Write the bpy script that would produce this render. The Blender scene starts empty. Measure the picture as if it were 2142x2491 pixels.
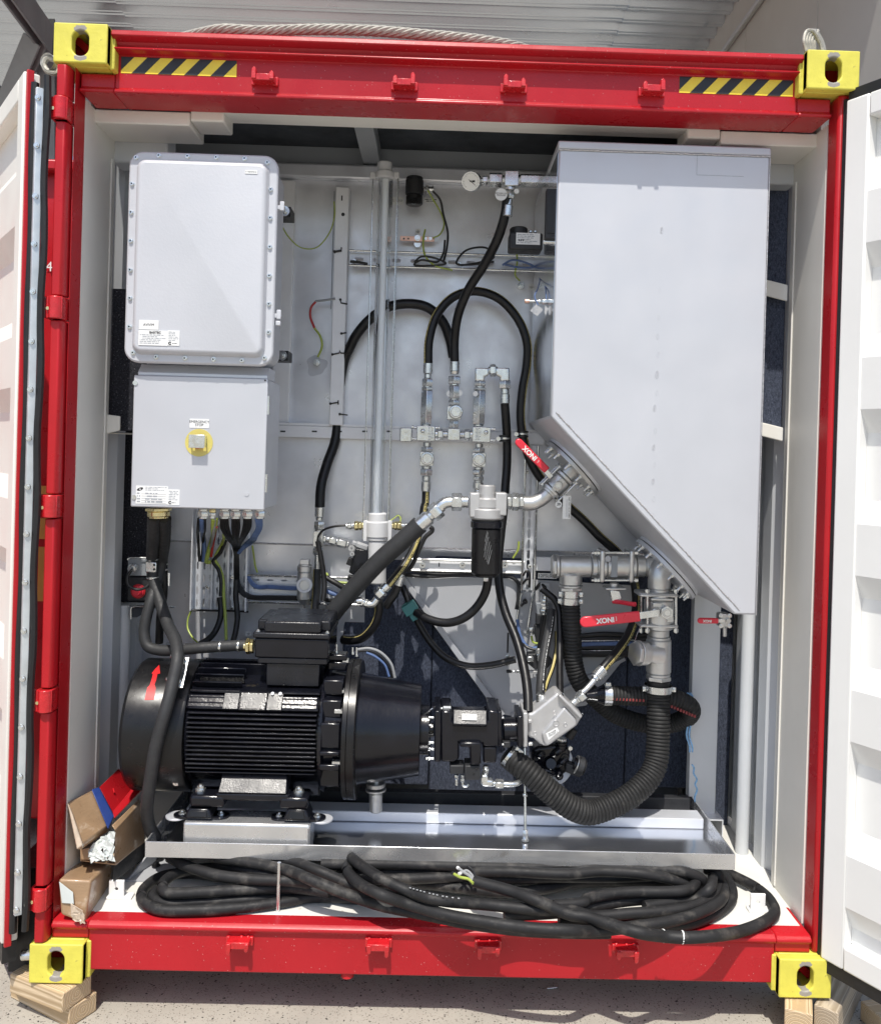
import bpy, bmesh, math, random
from mathutils import Vector, Matrix, noise
random.seed(7)
scene = bpy.context.scene
COL = scene.collection
PI = math.pi

# ------------------------------------------------------------------ camera
# world: X right, Y away from the camera (0 = front face of the container), Z up (0 = underside of the container)
FPX, IMW, IMH = 2100.0, 2142.0, 2491.0
CAMP = Vector((-0.0362, -2.6141, 1.6313))
YAW, PITCH, ROLL = -0.01498, -0.00487, -0.0288
PPX, PPY = 1091.2, 1116.2
CR = Matrix.Rotation(YAW, 3, 'Z') @ Matrix.Rotation(PITCH, 3, 'X') @ Matrix.Rotation(ROLL, 3, 'Y')
RIGHT, FWD, UP = CR.col[0].copy(), CR.col[1].copy(), CR.col[2].copy()
cam_d = bpy.data.cameras.new('camera')
cam = bpy.data.objects.new('camera', cam_d)
COL.objects.link(cam)
m4 = Matrix(((RIGHT.x, UP.x, -FWD.x, CAMP.x), (RIGHT.y, UP.y, -FWD.y, CAMP.y), (RIGHT.z, UP.z, -FWD.z, CAMP.z), (0, 0, 0, 1)))
cam.matrix_world = m4
cam_d.sensor_fit = 'HORIZONTAL'
cam_d.sensor_width = 36.0
cam_d.lens = FPX / IMW * 36.0
cam_d.shift_x = (IMW / 2 - PPX) / IMW
cam_d.shift_y = (PPY - IMH / 2) / IMW
cam_d.clip_start, cam_d.clip_end = 0.05, 500.0
scene.camera = cam

# ------------------------------------------------------------------ daylight
SUNDIR = Vector((0.16, 1.0, -1.9)).normalized()       # travel direction of the sunlight
to_sun = -SUNDIR
SUN_EL = math.asin(to_sun.z)
sun_d = bpy.data.lights.new('sun', 'SUN')
sun_d.energy = 3.8
sun_d.angle = math.radians(0.6)
sun_d.color = (1.0, 0.955, 0.88)
sun = bpy.data.objects.new('sun', sun_d)
COL.objects.link(sun)
sun.rotation_euler = SUNDIR.to_track_quat('-Z', 'Y').to_euler()
sun.location = (0, -6, 9)
world = bpy.data.worlds.new('World')
scene.world = world
world.use_nodes = True
wn = world.node_tree
bg = wn.nodes['Background']
sky = wn.nodes.new('ShaderNodeTexSky')
sky.sky_type = 'NISHITA'
sky.sun_disc = False
sky.sun_elevation = SUN_EL
sky.sun_rotation = math.atan2(to_sun.x, to_sun.y)
sky.air_density, sky.dust_density, sky.ozone_density = 1.0, 2.0, 1.0
wn.links.new(sky.outputs[0], bg.inputs[0])
bg.inputs[1].default_value = 0.14
scene.view_settings.view_transform = 'Standard'
scene.view_settings.look = 'None'
scene.view_settings.exposure = 0.25
scene.view_settings.gamma = 1.0

# ------------------------------------------------------------------ measuring helpers
# survey tables: photograph detail k at (x, y) -> full photograph pixel -> point at depth Y behind the container face
S1, S2 = 1782 / 720.0, 1782 / 742.0
ZT = {0: (0, 0, 1), 'F': (0, 0, 1782 / 2142.0),
      1: (0, 0, S1), 2: (700, 0, S1), 3: (1400, 0, S2), 4: (0, 600, S1), 5: (700, 600, S1), 6: (1400, 600, S2),
      7: (0, 1200, S1), 8: (700, 1200, S1), 9: (1400, 1200, S2), 10: (0, 1860, S1), 11: (700, 1860, S1), 12: (1400, 1860, S2),
      'A': (270, 1480, 1554 / 450.0), 'B': (600, 1560, 3.96), 'C': (1020, 1640, 1782 / 430.0), 'D': (1230, 1040, 6.6),
      'E': (1320, 1300, 4.455), 'G': (740, 1220, 1782 / 320.0), 'H': (1240, 1380, 1097 / 180.0), 'I': (440, 1200, 1658 / 320.0)}


def w(k, x, y, d):
    ox, oy, s = ZT[k]
    px, py = ox + x / s, oy + y / s
    r = RIGHT * ((px - PPX) / FPX) + FWD - UP * ((py - PPY) / FPX)
    return CAMP + r * ((d - CAMP.y) / r.y)


def mpp(k, d):                                          # metres per zoom pixel at depth d
    return (d - CAMP.y) / FPX / ZT[k][2]


# ------------------------------------------------------------------ mesh builder
ORG = {}


class MB:
    def __init__(self):
        self.v, self.f = [], []

    def add(self, vs, fs):
        n = len(self.v)
        self.v += [Vector(p) for p in vs]
        self.f += [tuple(i + n for i in q) for q in fs]
        return self

    def box(self, x0, x1, y0, y1, z0, z1):
        x0, x1 = min(x0, x1), max(x0, x1); y0, y1 = min(y0, y1), max(y0, y1); z0, z1 = min(z0, z1), max(z0, z1)
        return self.add([(x0, y0, z0), (x1, y0, z0), (x1, y1, z0), (x0, y1, z0), (x0, y0, z1), (x1, y0, z1), (x1, y1, z1), (x0, y1, z1)],
                        [(0, 3, 2, 1), (4, 5, 6, 7), (0, 1, 5, 4), (1, 2, 6, 5), (2, 3, 7, 6), (3, 0, 4, 7)])

    def obox(self, c, a, b, d):                         # centre and three half-axes
        c, a, b, d = Vector(c), Vector(a), Vector(b), Vector(d)
        if a.cross(b).dot(d) < 0:
            d = -d
        vs = [c + a * i + b * j + d * k for k in (-1, 1) for (i, j) in ((-1, -1), (1, -1), (1, 1), (-1, 1))]
        return self.add(vs, [(0, 3, 2, 1), (4, 5, 6, 7), (0, 1, 5, 4), (1, 2, 6, 5), (2, 3, 7, 6), (3, 0, 4, 7)])

    def zbox(self, k, xa, ya, xb, yb, y0, y1, at=None):  # box whose front face is measured in the photograph at depth `at`
        a, b = w(k, xa, ya, at if at is not None else y0), w(k, xb, yb, at if at is not None else y0)
        return self.box(a.x, b.x, y0, y1, b.z, a.z)

    def lathe(self, a, dr, prof, n=20, cap=True, up=None):
        a, dr = Vector(a), Vector(dr).normalized()
        u = Vector((0, 0, 1)) if abs(dr.z) < 0.9 else Vector((0, 1, 0))
        if up is not None:
            u = Vector(up)
        s = dr.cross(u).normalized(); t = s.cross(dr).normalized()
        vs, fs = [], []
        for (h, r) in prof:
            for i in range(n):
                an = 2 * PI * (i + 0.5) / n
                vs.append(a + dr * h + (s * math.cos(an) + t * math.sin(an)) * r)
        for j in range(len(prof) - 1):
            for i in range(n):
                i2 = (i + 1) % n
                fs.append((j * n + i, j * n + i2, (j + 1) * n + i2, (j + 1) * n + i))
        if cap:
            fs.append(tuple(range(n - 1, -1, -1)))
            m = (len(prof) - 1) * n
            fs.append(tuple(m + i for i in range(n)))
        return self.add(vs, fs)

    def cyl(self, a, b, r, r2=None, n=18, cap=True):
        a, b = Vector(a), Vector(b)
        return self.lathe(a, b - a, [(0, r), ((b - a).length, r if r2 is None else r2)], n, cap)

    def hex(self, a, b, r):
        return self.cyl(a, b, r, None, 6)

    def ball(self, c, r, n=12):
        c = Vector(c)
        prof = [(r - r * math.cos(PI * j / 8), max(1e-5, r * math.sin(PI * j / 8))) for j in range(9)]
        return self.lathe(c - Vector((0, 0, r)), (0, 0, 1), prof, n)

    def tube(self, pts, r, n=10, cap=True, a0=0.0, a1=2 * PI, rf=None):
        pts = [Vector(p) for p in pts]
        m = len(pts)
        tan = [(pts[min(i + 1, m - 1)] - pts[max(i - 1, 0)]).normalized() for i in range(m)]
        ref = Vector((0, -1, 0.13)).normalized()
        u = (ref - tan[0] * ref.dot(tan[0])).normalized()
        vs, fs = [], []
        full = (a1 - a0) > 2 * PI - 1e-6
        k = n if full else n + 1
        for i in range(m):
            u = (u - tan[i] * u.dot(tan[i])).normalized()
            if rf is None:                               # keep the seam on the camera side so printed stripes stay in view
                q = (ref - tan[i] * ref.dot(tan[i]))
                if q.length > 0.35:
                    u = q.normalized()
            s = tan[i].cross(u)
            rr = r if rf is None else r * rf(i)
            for j in range(k):
                an = a0 + (a1 - a0) * j / n
                vs.append(pts[i] + (u * math.cos(an) + s * math.sin(an)) * rr)
        for i in range(m - 1):
            for j in range(n):
                j2 = (j + 1) % n if full else j + 1
                fs.append((i * k + j, i * k + j2, (i + 1) * k + j2, (i + 1) * k + j))
        if cap and full:
            fs.append(tuple(range(n - 1, -1, -1)))
            fs.append(tuple((m - 1) * k + j for j in range(n)))
        return self.add(vs, fs)

    def prism(self, poly, ext):                          # planar polygon (3-D points) pushed along a vector
        poly = [Vector(p) for p in poly]; ext = Vector(ext)
        n = len(poly)
        nor = Vector((0, 0, 0))
        for i in range(n):
            nor += poly[i].cross(poly[(i + 1) % n])
        if nor.dot(ext) > 0:
            poly = poly[::-1]
        vs = poly + [p + ext for p in poly]
        fs = [tuple(range(n)), tuple(range(2 * n - 1, n - 1, -1))]
        for i in range(n):
            j = (i + 1) % n
            fs.append((j, i, n + i, n + j))
        return self.add(vs, fs)

    def holeplate(self, c, u, v, nrm, hw, hh, hole, t, back=True):
        """rectangular plate centre c, axes u (width) and v (height), outward normal nrm, with a hole given as function angle->(a,b)"""
        c, u, v, nrm = Vector(c), Vector(u), Vector(v), Vector(nrm)
        angs = sorted(set([2 * PI * i / 28 for i in range(28)] + [math.atan2(sy * hh, sx * hw) % (2 * PI) for sx in (-1, 1) for sy in (-1, 1)]))
        n = len(angs)
        inn, out = [], []
        for a in angs:
            ca, sa = math.cos(a), math.sin(a)
            s = min(hw / abs(ca) if abs(ca) > 1e-9 else 1e9, hh / abs(sa) if abs(sa) > 1e-9 else 1e9)
            out.append((ca * s, sa * s))
            inn.append(hole(a))
        P = lambda q, d: c + u * q[0] + v * q[1] - nrm * d
        vs = [P(q, 0) for q in inn] + [P(q, 0) for q in out] + [P(q, t) for q in inn] + [P(q, t) for q in out]
        fs = []
        flip = u.cross(v).dot(nrm) < 0
        for i in range(n):
            j = (i + 1) % n
            qs = [(i, n + i, n + j, j), (2 * n + i, i, j, 2 * n + j), (n + i, 3 * n + i, 3 * n + j, n + j)]
            if back:
                qs.append((2 * n + j, 3 * n + j, 3 * n + i, 2 * n + i))
            fs += [tuple(reversed(q)) if flip else q for q in qs]
        return self.add(vs, fs)

    def build(self, name, mat, parent=None, bevel=0.0, smooth=35, seg=2, org=None):
        me = bpy.data.meshes.new(name)
        if org is None:
            org = ORG.get(parent.name, Vector((0, 0, 0))) if parent else Vector((0, 0, 0))
        me.from_pydata([v - org for v in self.v], [], self.f)
        me.materials.append(mat)
        me.validate()
        if smooth:
            me.shade_smooth()
            me.set_sharp_from_angle(angle=math.radians(smooth))
        o = bpy.data.objects.new(name, me)
        COL.objects.link(o)
        if parent:
            o.parent = parent
            ORG[o.name] = ORG.get(parent.name, Vector((0, 0, 0)))
            if (org - ORG[o.name]).length > 1e-9:
                o.location = org - ORG[o.name]
                ORG[o.name] = Vector(org)
        else:
            o.location = org
            ORG[o.name] = Vector(org)
        if bevel:
            b = o.modifiers.new('bevel', 'BEVEL')
            b.width = bevel; b.segments = seg; b.limit_method = 'ANGLE'; b.angle_limit = math.radians(40)
        return o


def thing(name, label, cat, loc=(0, 0, 0), group=None):
    o = bpy.data.objects.new(name, None)
    o.empty_display_size = 0.05
    COL.objects.link(o)
    o.location = loc
    ORG[o.name] = Vector(loc)
    return tag(o, label, cat, group)


def tag(o, label, cat, group=None):
    o['label'] = label; o['category'] = cat
    if group:
        o['group'] = group
    return o


def inst(src, parent, delta, name=None):
    o = src.copy()
    COL.objects.link(o)
    o.parent = parent
    o.location = src.location + Vector(delta)
    return o


def spline(pts, n=10):
    pts = [Vector(p) for p in pts]
    P = [pts[0] * 2 - pts[1]] + pts + [pts[-1] * 2 - pts[-2]]
    out = []
    for i in range(1, len(P) - 2):
        a, b, c, d = P[i - 1], P[i], P[i + 1], P[i + 2]
        ta = max((b - a).length, 1e-6) ** 0.5; tb = max((c - b).length, 1e-6) ** 0.5; tc = max((d - c).length, 1e-6) ** 0.5
        m1 = ((b - a) / ta - (c - a) / (ta + tb) + (c - b) / tb) * tb
        m2 = ((c - b) / tb - (d - b) / (tb + tc) + (d - c) / tc) * tb
        for j in range(n):
            t = j / n
            out.append(b * (2 * t ** 3 - 3 * t * t + 1) + m1 * (t ** 3 - 2 * t * t + t) + c * (-2 * t ** 3 + 3 * t * t) + m2 * (t ** 3 - t * t))
    out.append(pts[-1])
    return out


def path(k, pts, n=10):                                  # [(x, y, depth) ...] in detail k, or (k, x, y, depth)
    return spline([w(*p) if len(p) == 4 else w(k, *p) for p in pts], n)


def resample(pts, step):
    out = [pts[0].copy()]; acc = 0.0
    for a, b in zip(pts, pts[1:]):
        L = (b - a).length; t = step - acc
        while t <= L:
            out.append(a.lerp(b, t / L)); t += step
        acc = (acc + L) % step
    return out


def plain(name, mb, mat, label, cat, group=None, bevel=0.0, **kw):   # a thing that is one mesh
    c = Vector((0, 0, 0))
    for v in mb.v:
        c += v
    c /= max(1, len(mb.v))
    return tag(mb.build(name, mat, None, bevel, org=c, **kw), label, cat, group)


def text(body, parent, c, right, up, size, mat, lift=0.0006, name='lettering', bold=0.0, align='CENTER'):
    cu = bpy.data.curves.new(name, 'FONT')
    cu.body = body; cu.size = size; cu.align_x = align; cu.align_y = 'CENTER'; cu.offset = bold; cu.space_line = 0.9
    tmp = bpy.data.objects.new(name, cu)
    me = bpy.data.meshes.new_from_object(tmp)            # flat letters as plain mesh
    bpy.data.objects.remove(tmp); bpy.data.curves.remove(cu)
    me.materials.clear(); me.materials.append(mat)
    o = bpy.data.objects.new(name, me)
    COL.objects.link(o)
    r = Vector(right).normalized(); u = Vector(up); u = (u - r * u.dot(r)).normalized(); n = r.cross(u)
    o.parent = parent
    o.matrix_local = Matrix.Translation(Vector(c) + n * lift - ORG[parent.name]) @ Matrix((r, u, n)).transposed().to_4x4()
    return o


X, Y, Z = Vector((1, 0, 0)), Vector((0, 1, 0)), Vector((0, 0, 1))
# ------------------------------------------------------------------ materials
def ramp(nt, fac, stops):
    r = nt.nodes.new('ShaderNodeValToRGB')
    els = r.color_ramp.elements
    while len(els) < len(stops):
        els.new(0.5)
    for e, (p, c) in zip(els, stops):
        e.position = p; e.color = tuple(c) + ((1,) if len(c) == 3 else ())
    nt.links.new(fac, r.inputs[0])
    return r.outputs[0]


def mat(name, base, rough=0.5, metal=0.0, var=0.12, vscale=6.0, rvar=0.12, bump=0.0, bscale=80.0, stretch=(1, 1, 1), coat=0.0, dirt=None, spec=0.5,
        speck=None, bstretch=None):
    """paint / metal / rubber: base colour with soft mottling, uneven gloss, fine relief and optional wear or specks"""
    m = bpy.data.materials.new(name)
    m.use_nodes = True
    nt = m.node_tree; L = nt.links.new
    p = nt.nodes['Principled BSDF']
    tc = nt.nodes.new('ShaderNodeTexCoord')
    mp = nt.nodes.new('ShaderNodeMapping'); mp.inputs['Scale'].default_value = stretch
    L(tc.outputs['Object'], mp.inputs[0])

    def nz(scale, detail=4.0, rough_=0.55, src=None):
        n = nt.nodes.new('ShaderNodeTexNoise')
        n.inputs['Scale'].default_value = scale; n.inputs['Detail'].default_value = detail; n.inputs['Roughness'].default_value = rough_
        L(src or mp.outputs[0], n.inputs['Vector'])
        return n.outputs['Fac']
    b = Vector(base)
    col = ramp(nt, nz(vscale, 5.0), [(0.3, tuple(b * (1 - var))), (0.7, tuple(min(1, c * (1 + var)) for c in b))])
    if dirt:                                             # (colour, scale, threshold 0..1, softness)
        dc, ds, th, so = dirt
        mask = ramp(nt, nz(ds, 8.0, 0.65), [(th, (0, 0, 0)), (min(1, th + so), (1, 1, 1))])
        mx = nt.nodes.new('ShaderNodeMixRGB'); mx.inputs[2].default_value = tuple(dc) + (1,)
        L(mask, mx.inputs[0]); L(col, mx.inputs[1]); col = mx.outputs[0]
    if speck:
        sc, ss, th = speck
        v = nt.nodes.new('ShaderNodeTexVoronoi'); v.inputs['Scale'].default_value = ss
        L(mp.outputs[0], v.inputs['Vector'])
        mask = ramp(nt, v.outputs['Distance'], [(th * 0.75, (1, 1, 1)), (th, (0, 0, 0))])
        mx = nt.nodes.new('ShaderNodeMixRGB'); mx.inputs[2].default_value = tuple(sc) + (1,)
        L(mask, mx.inputs[0]); L(col, mx.inputs[1]); col = mx.outputs[0]
    L(col, p.inputs['Base Color'])
    L(ramp(nt, nz(vscale * 2.3, 6.0), [(0.25, (max(0.02, rough - rvar),) * 3), (0.75, (min(1, rough + rvar),) * 3)]), p.inputs['Roughness'])
    p.inputs['Metallic'].default_value = metal
    p.inputs['Coat Weight'].default_value = coat
    p.inputs['Coat Roughness'].default_value = 0.08
    p.inputs['Specular IOR Level'].default_value = spec
    if bump:
        bn = nt.nodes.new('ShaderNodeBump'); bn.inputs['Strength'].default_value = bump; bn.inputs['Distance'].default_value = 0.002
        src = None
        if bstretch:
            mp2 = nt.nodes.new('ShaderNodeMapping'); mp2.inputs['Scale'].default_value = bstretch
            L(tc.outputs['Object'], mp2.inputs[0]); src = mp2.outputs[0]
        L(nz(bscale, 4.0, 0.6, src), bn.inputs['Height']); L(bn.outputs[0], p.inputs['Normal'])
    return m


M = {}
M['red'] = mat('red_paint', (0.41, 0.013, 0.020), 0.30, var=0.10, vscale=3.0, bump=0.12, bscale=35, coat=0.0, spec=0.35, speck=((0.70, 0.42, 0.40), 70.0, 0.075))
M['red_clean'] = mat('red_paint_clean', (0.44, 0.011, 0.017), 0.32, var=0.1, vscale=4, bump=0.15, bscale=60, coat=0.0, spec=0.38)
M['red_bracket'] = mat('thick_red_paint', (0.52, 0.014, 0.02), 0.28, var=0.15, vscale=30, bump=0.6, bscale=70, coat=0.3)
M['white_in'] = mat('cream_container_paint', (0.79, 0.77, 0.71), 0.45, var=0.04, vscale=2.5, bump=0.08, bscale=25, dirt=((0.42, 0.38, 0.31), 3.5, 0.66, 0.12))
M['white_door'] = mat('white_door_paint', (0.80, 0.80, 0.78), 0.4, var=0.03, vscale=3, bump=0.12, bscale=20, dirt=((0.55, 0.52, 0.47), 5.0, 0.70, 0.08))
M['floor_white'] = mat('white_floor_paint', (0.72, 0.71, 0.66), 0.5, var=0.06, vscale=8, bump=0.1, dirt=((0.30, 0.27, 0.22), 14.0, 0.64, 0.05))
M['grey_wall'] = mat('pale_grey_paint', (0.58, 0.60, 0.62), 0.5, var=0.05, vscale=3, bump=0.05)
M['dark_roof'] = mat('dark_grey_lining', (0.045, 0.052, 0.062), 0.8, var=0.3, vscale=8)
M['mid_grey'] = mat('mid_grey_paint', (0.30, 0.32, 0.34), 0.5, var=0.08, vscale=4)
M['tank'] = mat('satin_steel_tank', (0.545, 0.56, 0.595), 0.46, 0.3, var=0.03, vscale=3.5, rvar=0.10, bump=0.10, bscale=5)
M['mirror'] = mat('polished_side_sheet', (0.70, 0.72, 0.76), 0.16, 0.95, var=0.04, vscale=3, rvar=0.05)
M['weld'] = mat('weld_bead', (0.62, 0.62, 0.63), 0.35, 0.8, var=0.2, vscale=120, bump=0.8, bscale=260)
M['enclosure'] = mat('hammered_grey_enclosure', (0.54, 0.555, 0.59), 0.45, 0.1, var=0.03, vscale=3, bump=0.22, bscale=130)
M['stainless'] = mat('stainless_sheet', (0.70, 0.72, 0.76), 0.42, 0.45, var=0.05, vscale=3, rvar=0.1, bump=0.05, bscale=60, stretch=(1, 1, 1))
M['panel'] = mat('brushed_bulkhead_sheet', (0.76, 0.775, 0.81), 0.38, 0.5, var=0.10, vscale=4.0, rvar=0.16, bump=0.10, bscale=9, dirt=((0.86, 0.88, 0.92), 4.0, 0.48, 0.4))
M['strut'] = mat('pale_galvanised_strut', (0.84, 0.85, 0.87), 0.42, 0.1, var=0.04, vscale=12)
M['plate'] = mat('grey_primer_plate', (0.42, 0.43, 0.45), 0.5, 0.1, var=0.06, vscale=3)
M['zinc'] = mat('zinc_plated_steel', (0.72, 0.74, 0.74), 0.24, 0.92, var=0.1, vscale=30, rvar=0.1, bump=0.05, bscale=150)
M['cast'] = mat('cast_stainless', (0.62, 0.62, 0.61), 0.38, 0.85, var=0.08, vscale=25, rvar=0.1, bump=0.15, bscale=220)
M['alu'] = mat('cast_aluminium', (0.50, 0.50, 0.50), 0.42, 0.45, var=0.06, vscale=20, rvar=0.1, bump=0.2, bscale=150)
M['brass'] = mat('nickel_brass', (0.76, 0.66, 0.36), 0.25, 0.95, var=0.1, vscale=40)
M['copper'] = mat('copper_bar', (0.86, 0.56, 0.45), 0.4, 0.7, var=0.08, vscale=40)
M['motor'] = mat('gloss_black_cast', (0.006, 0.0065, 0.010), 0.17, var=0.3, vscale=10, rvar=0.08, bump=0.30, bscale=95, coat=0.0, spec=0.42)
M['motor_lid'] = mat('gloss_black_cast_lid', (0.008, 0.009, 0.013), 0.30, var=0.3, vscale=10, rvar=0.1, bump=0.4, bscale=210, coat=0.0, spec=0.5)
M['cowl'] = mat('black_sheet_paint', (0.007, 0.007, 0.008), 0.32, var=0.3, vscale=12, rvar=0.1, bump=0.08, bscale=50, spec=0.4, dirt=((0.03, 0.03, 0.028), 9, 0.68, 0.1))
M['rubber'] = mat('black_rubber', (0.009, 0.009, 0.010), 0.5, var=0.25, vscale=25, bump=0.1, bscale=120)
M['hose'] = mat('smooth_black_hose', (0.008, 0.008, 0.009), 0.40, spec=0.4, var=0.2, vscale=20, rvar=0.08, bump=0.06, bscale=150)
M['sleeve'] = mat('grey_black_sleeve', (0.026, 0.027, 0.029), 0.6, var=0.15, vscale=30, bump=0.15, bscale=300)
M['ribbed'] = mat('ribbed_rubber', (0.020, 0.020, 0.020), 0.6, spec=0.3, var=0.25, vscale=30, bump=0.2, bscale=160, dirt=((0.075, 0.07, 0.06), 18, 0.6, 0.15))
M['cable'] = mat('dusty_cable_jacket', (0.015, 0.015, 0.016), 0.6, spec=0.35, var=0.25, vscale=20, bump=0.15, bscale=130, dirt=((0.075, 0.07, 0.064), 14, 0.54, 0.16))
M['black'] = mat('black_plastic', (0.012, 0.012, 0.013), 0.45, var=0.2, vscale=30)
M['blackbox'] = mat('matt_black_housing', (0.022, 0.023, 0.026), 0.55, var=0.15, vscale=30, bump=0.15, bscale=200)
M['gauge_white'] = mat('white_dial', (0.78, 0.78, 0.74), 0.4, var=0.02)
M['label'] = mat('white_label', (0.80, 0.81, 0.80), 0.45, var=0.02, vscale=20)
M['ink'] = mat('black_ink', (0.02, 0.02, 0.022), 0.5, var=0.05)
M['ink_grey'] = mat('grey_print', (0.35, 0.37, 0.40), 0.6, var=0.3, vscale=900)
M['white_ink'] = mat('white_ink', (0.82, 0.82, 0.80), 0.5, var=0.05)
M['yellow_tape'] = mat('yellow_tape', (0.82, 0.62, 0.045), 0.35, var=0.05, vscale=20)
M['black_tape'] = mat('black_tape', (0.015, 0.015, 0.017), 0.4, var=0.1)
M['estop'] = mat('yellow_disc', (0.62, 0.54, 0.15), 0.5, var=0.04)
M['handle_red'] = mat('red_vinyl_sleeve', (0.70, 0.03, 0.055), 0.35, var=0.05, vscale=30, coat=0.15)
M['decal_red'] = mat('red_sticker', (0.68, 0.02, 0.022), 0.35, var=0.05)
M['cardboard'] = mat('brown_cardboard', (0.36, 0.235, 0.135), 0.35, var=0.12, vscale=12, bump=0.5, bscale=30, bstretch=(1, 1, 5), coat=0.35, dirt=((0.62, 0.50, 0.38), 8, 0.58, 0.1))
M['paper'] = mat('crumpled_white_paper', (0.60, 0.64, 0.62), 0.7, var=0.06, vscale=20)
M['film'] = mat('clear_packing_film', (0.52, 0.42, 0.32), 0.2, var=0.15, vscale=30, bump=0.8, bscale=45, coat=0.5)
M['blue_tape'] = mat('navy_tape', (0.02, 0.045, 0.19), 0.4, var=0.1, vscale=20, bump=0.15, bscale=30)
M['carpet'] = mat('navy_felt', (0.052, 0.060, 0.085), 0.95, var=0.45, vscale=160, bump=1.0, bscale=240, stretch=(1, 1, 0.45), spec=0.1, dirt=((0.12, 0.14, 0.19), 330, 0.5, 0.22))
M['foam'] = mat('speckled_black_foam', (0.026, 0.027, 0.034), 0.9, var=0.6, vscale=190, bump=1.0, bscale=170, spec=0.2, dirt=((0.20, 0.20, 0.22), 150, 0.60, 0.04))
M['rope'] = mat('weathered_wire', (0.36, 0.345, 0.30), 0.55, 0.25, var=0.25, vscale=60, bump=0.5, bscale=250)
M['blue_rope'] = mat('blue_rope', (0.22, 0.42, 0.66), 0.7, var=0.25, vscale=90, bump=0.5, bscale=200)
M['dull_red'] = mat('faded_red_print', (0.22, 0.035, 0.035), 0.6, var=0.3, vscale=80)
M['teal'] = mat('teal_plastic', (0.035, 0.16, 0.16), 0.5, var=0.1)
M['steel_dark'] = mat('dark_steel_beam', (0.26, 0.28, 0.30), 0.5, 0.1, var=0.15, vscale=3)
M['stripe'] = None
M['w_black'] = mat('black_wire', (0.012, 0.012, 0.013), 0.45, var=0.2)
M['w_blue'] = mat('blue_wire', (0.10, 0.16, 0.33), 0.45, var=0.2, vscale=20)
M['w_green'] = mat('green_yellow_wire', (0.36, 0.44, 0.08), 0.45, var=0.15, vscale=60)
M['w_red'] = mat('red_wire', (0.42, 0.03, 0.03), 0.45, var=0.2)
M['w_grey'] = mat('grey_wire', (0.30, 0.31, 0.32), 0.45, var=0.1)
M['pvc'] = mat('pale_grey_plastic', (0.62, 0.625, 0.63), 0.4, var=0.04)
M['pvc_white'] = mat('white_tube', (0.76, 0.77, 0.78), 0.35, var=0.03)
M['orange'] = mat('orange_vinyl', (0.62, 0.30, 0.06), 0.5, var=0.1)
M['spring'] = mat('galvanised_strip', (0.62, 0.66, 0.68), 0.38, 0.55, var=0.12, vscale=14, rvar=0.12, bump=0.1, bscale=12)
M['tray'] = mat('brushed_tray_sheet', (0.62, 0.625, 0.63), 0.25, 0.75, var=0.09, vscale=6, rvar=0.1, bump=0.04, bscale=25, dirt=((0.36, 0.33, 0.29), 8, 0.66, 0.12))
M['galv_roof'] = mat('galvanised_roof_sheet', (0.62, 0.66, 0.70), 0.22, 0.75, var=0.08, vscale=1.5, rvar=0.1, stretch=(0.2, 1, 1))
M['cladding'] = mat('beige_grey_cladding', (0.60, 0.59, 0.55), 0.5, var=0.04, vscale=1.0)


def wood(name, a, b):
    m = bpy.data.materials.new(name); m.use_nodes = True
    nt = m.node_tree; L = nt.links.new; p = nt.nodes['Principled BSDF']
    tc = nt.nodes.new('ShaderNodeTexCoord'); mp = nt.nodes.new('ShaderNodeMapping')
    mp.inputs['Scale'].default_value = (1.2, 14, 14)
    L(tc.outputs['Object'], mp.inputs[0])
    wv = nt.nodes.new('ShaderNodeTexWave'); wv.wave_type = 'RINGS'; wv.rings_direction = 'X'
    wv.inputs['Scale'].default_value = 2.2; wv.inputs['Distortion'].default_value = 3.0; wv.inputs['Detail'].default_value = 3; wv.inputs['Detail Scale'].default_value = 1.2
    L(mp.outputs[0], wv.inputs['Vector'])
    L(ramp(nt, wv.outputs['Fac'], [(0.1, a), (0.75, b), (1.0, tuple(Vector(a) * 0.8))]), p.inputs['Base Color'])
    p.inputs['Roughness'].default_value = 0.75
    bn = nt.nodes.new('ShaderNodeBump'); bn.inputs['Strength'].default_value = 0.25; bn.inputs['Distance'].default_value = 0.002
    L(wv.outputs['Fac'], bn.inputs['Height']); L(bn.outputs[0], p.inputs['Normal'])
    return m


M['pine'] = wood('sawn_pine', (0.46, 0.33, 0.19), (0.66, 0.52, 0.35))
M['pine_grey'] = wood('weathered_pine', (0.34, 0.27, 0.19), (0.50, 0.42, 0.32))


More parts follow.
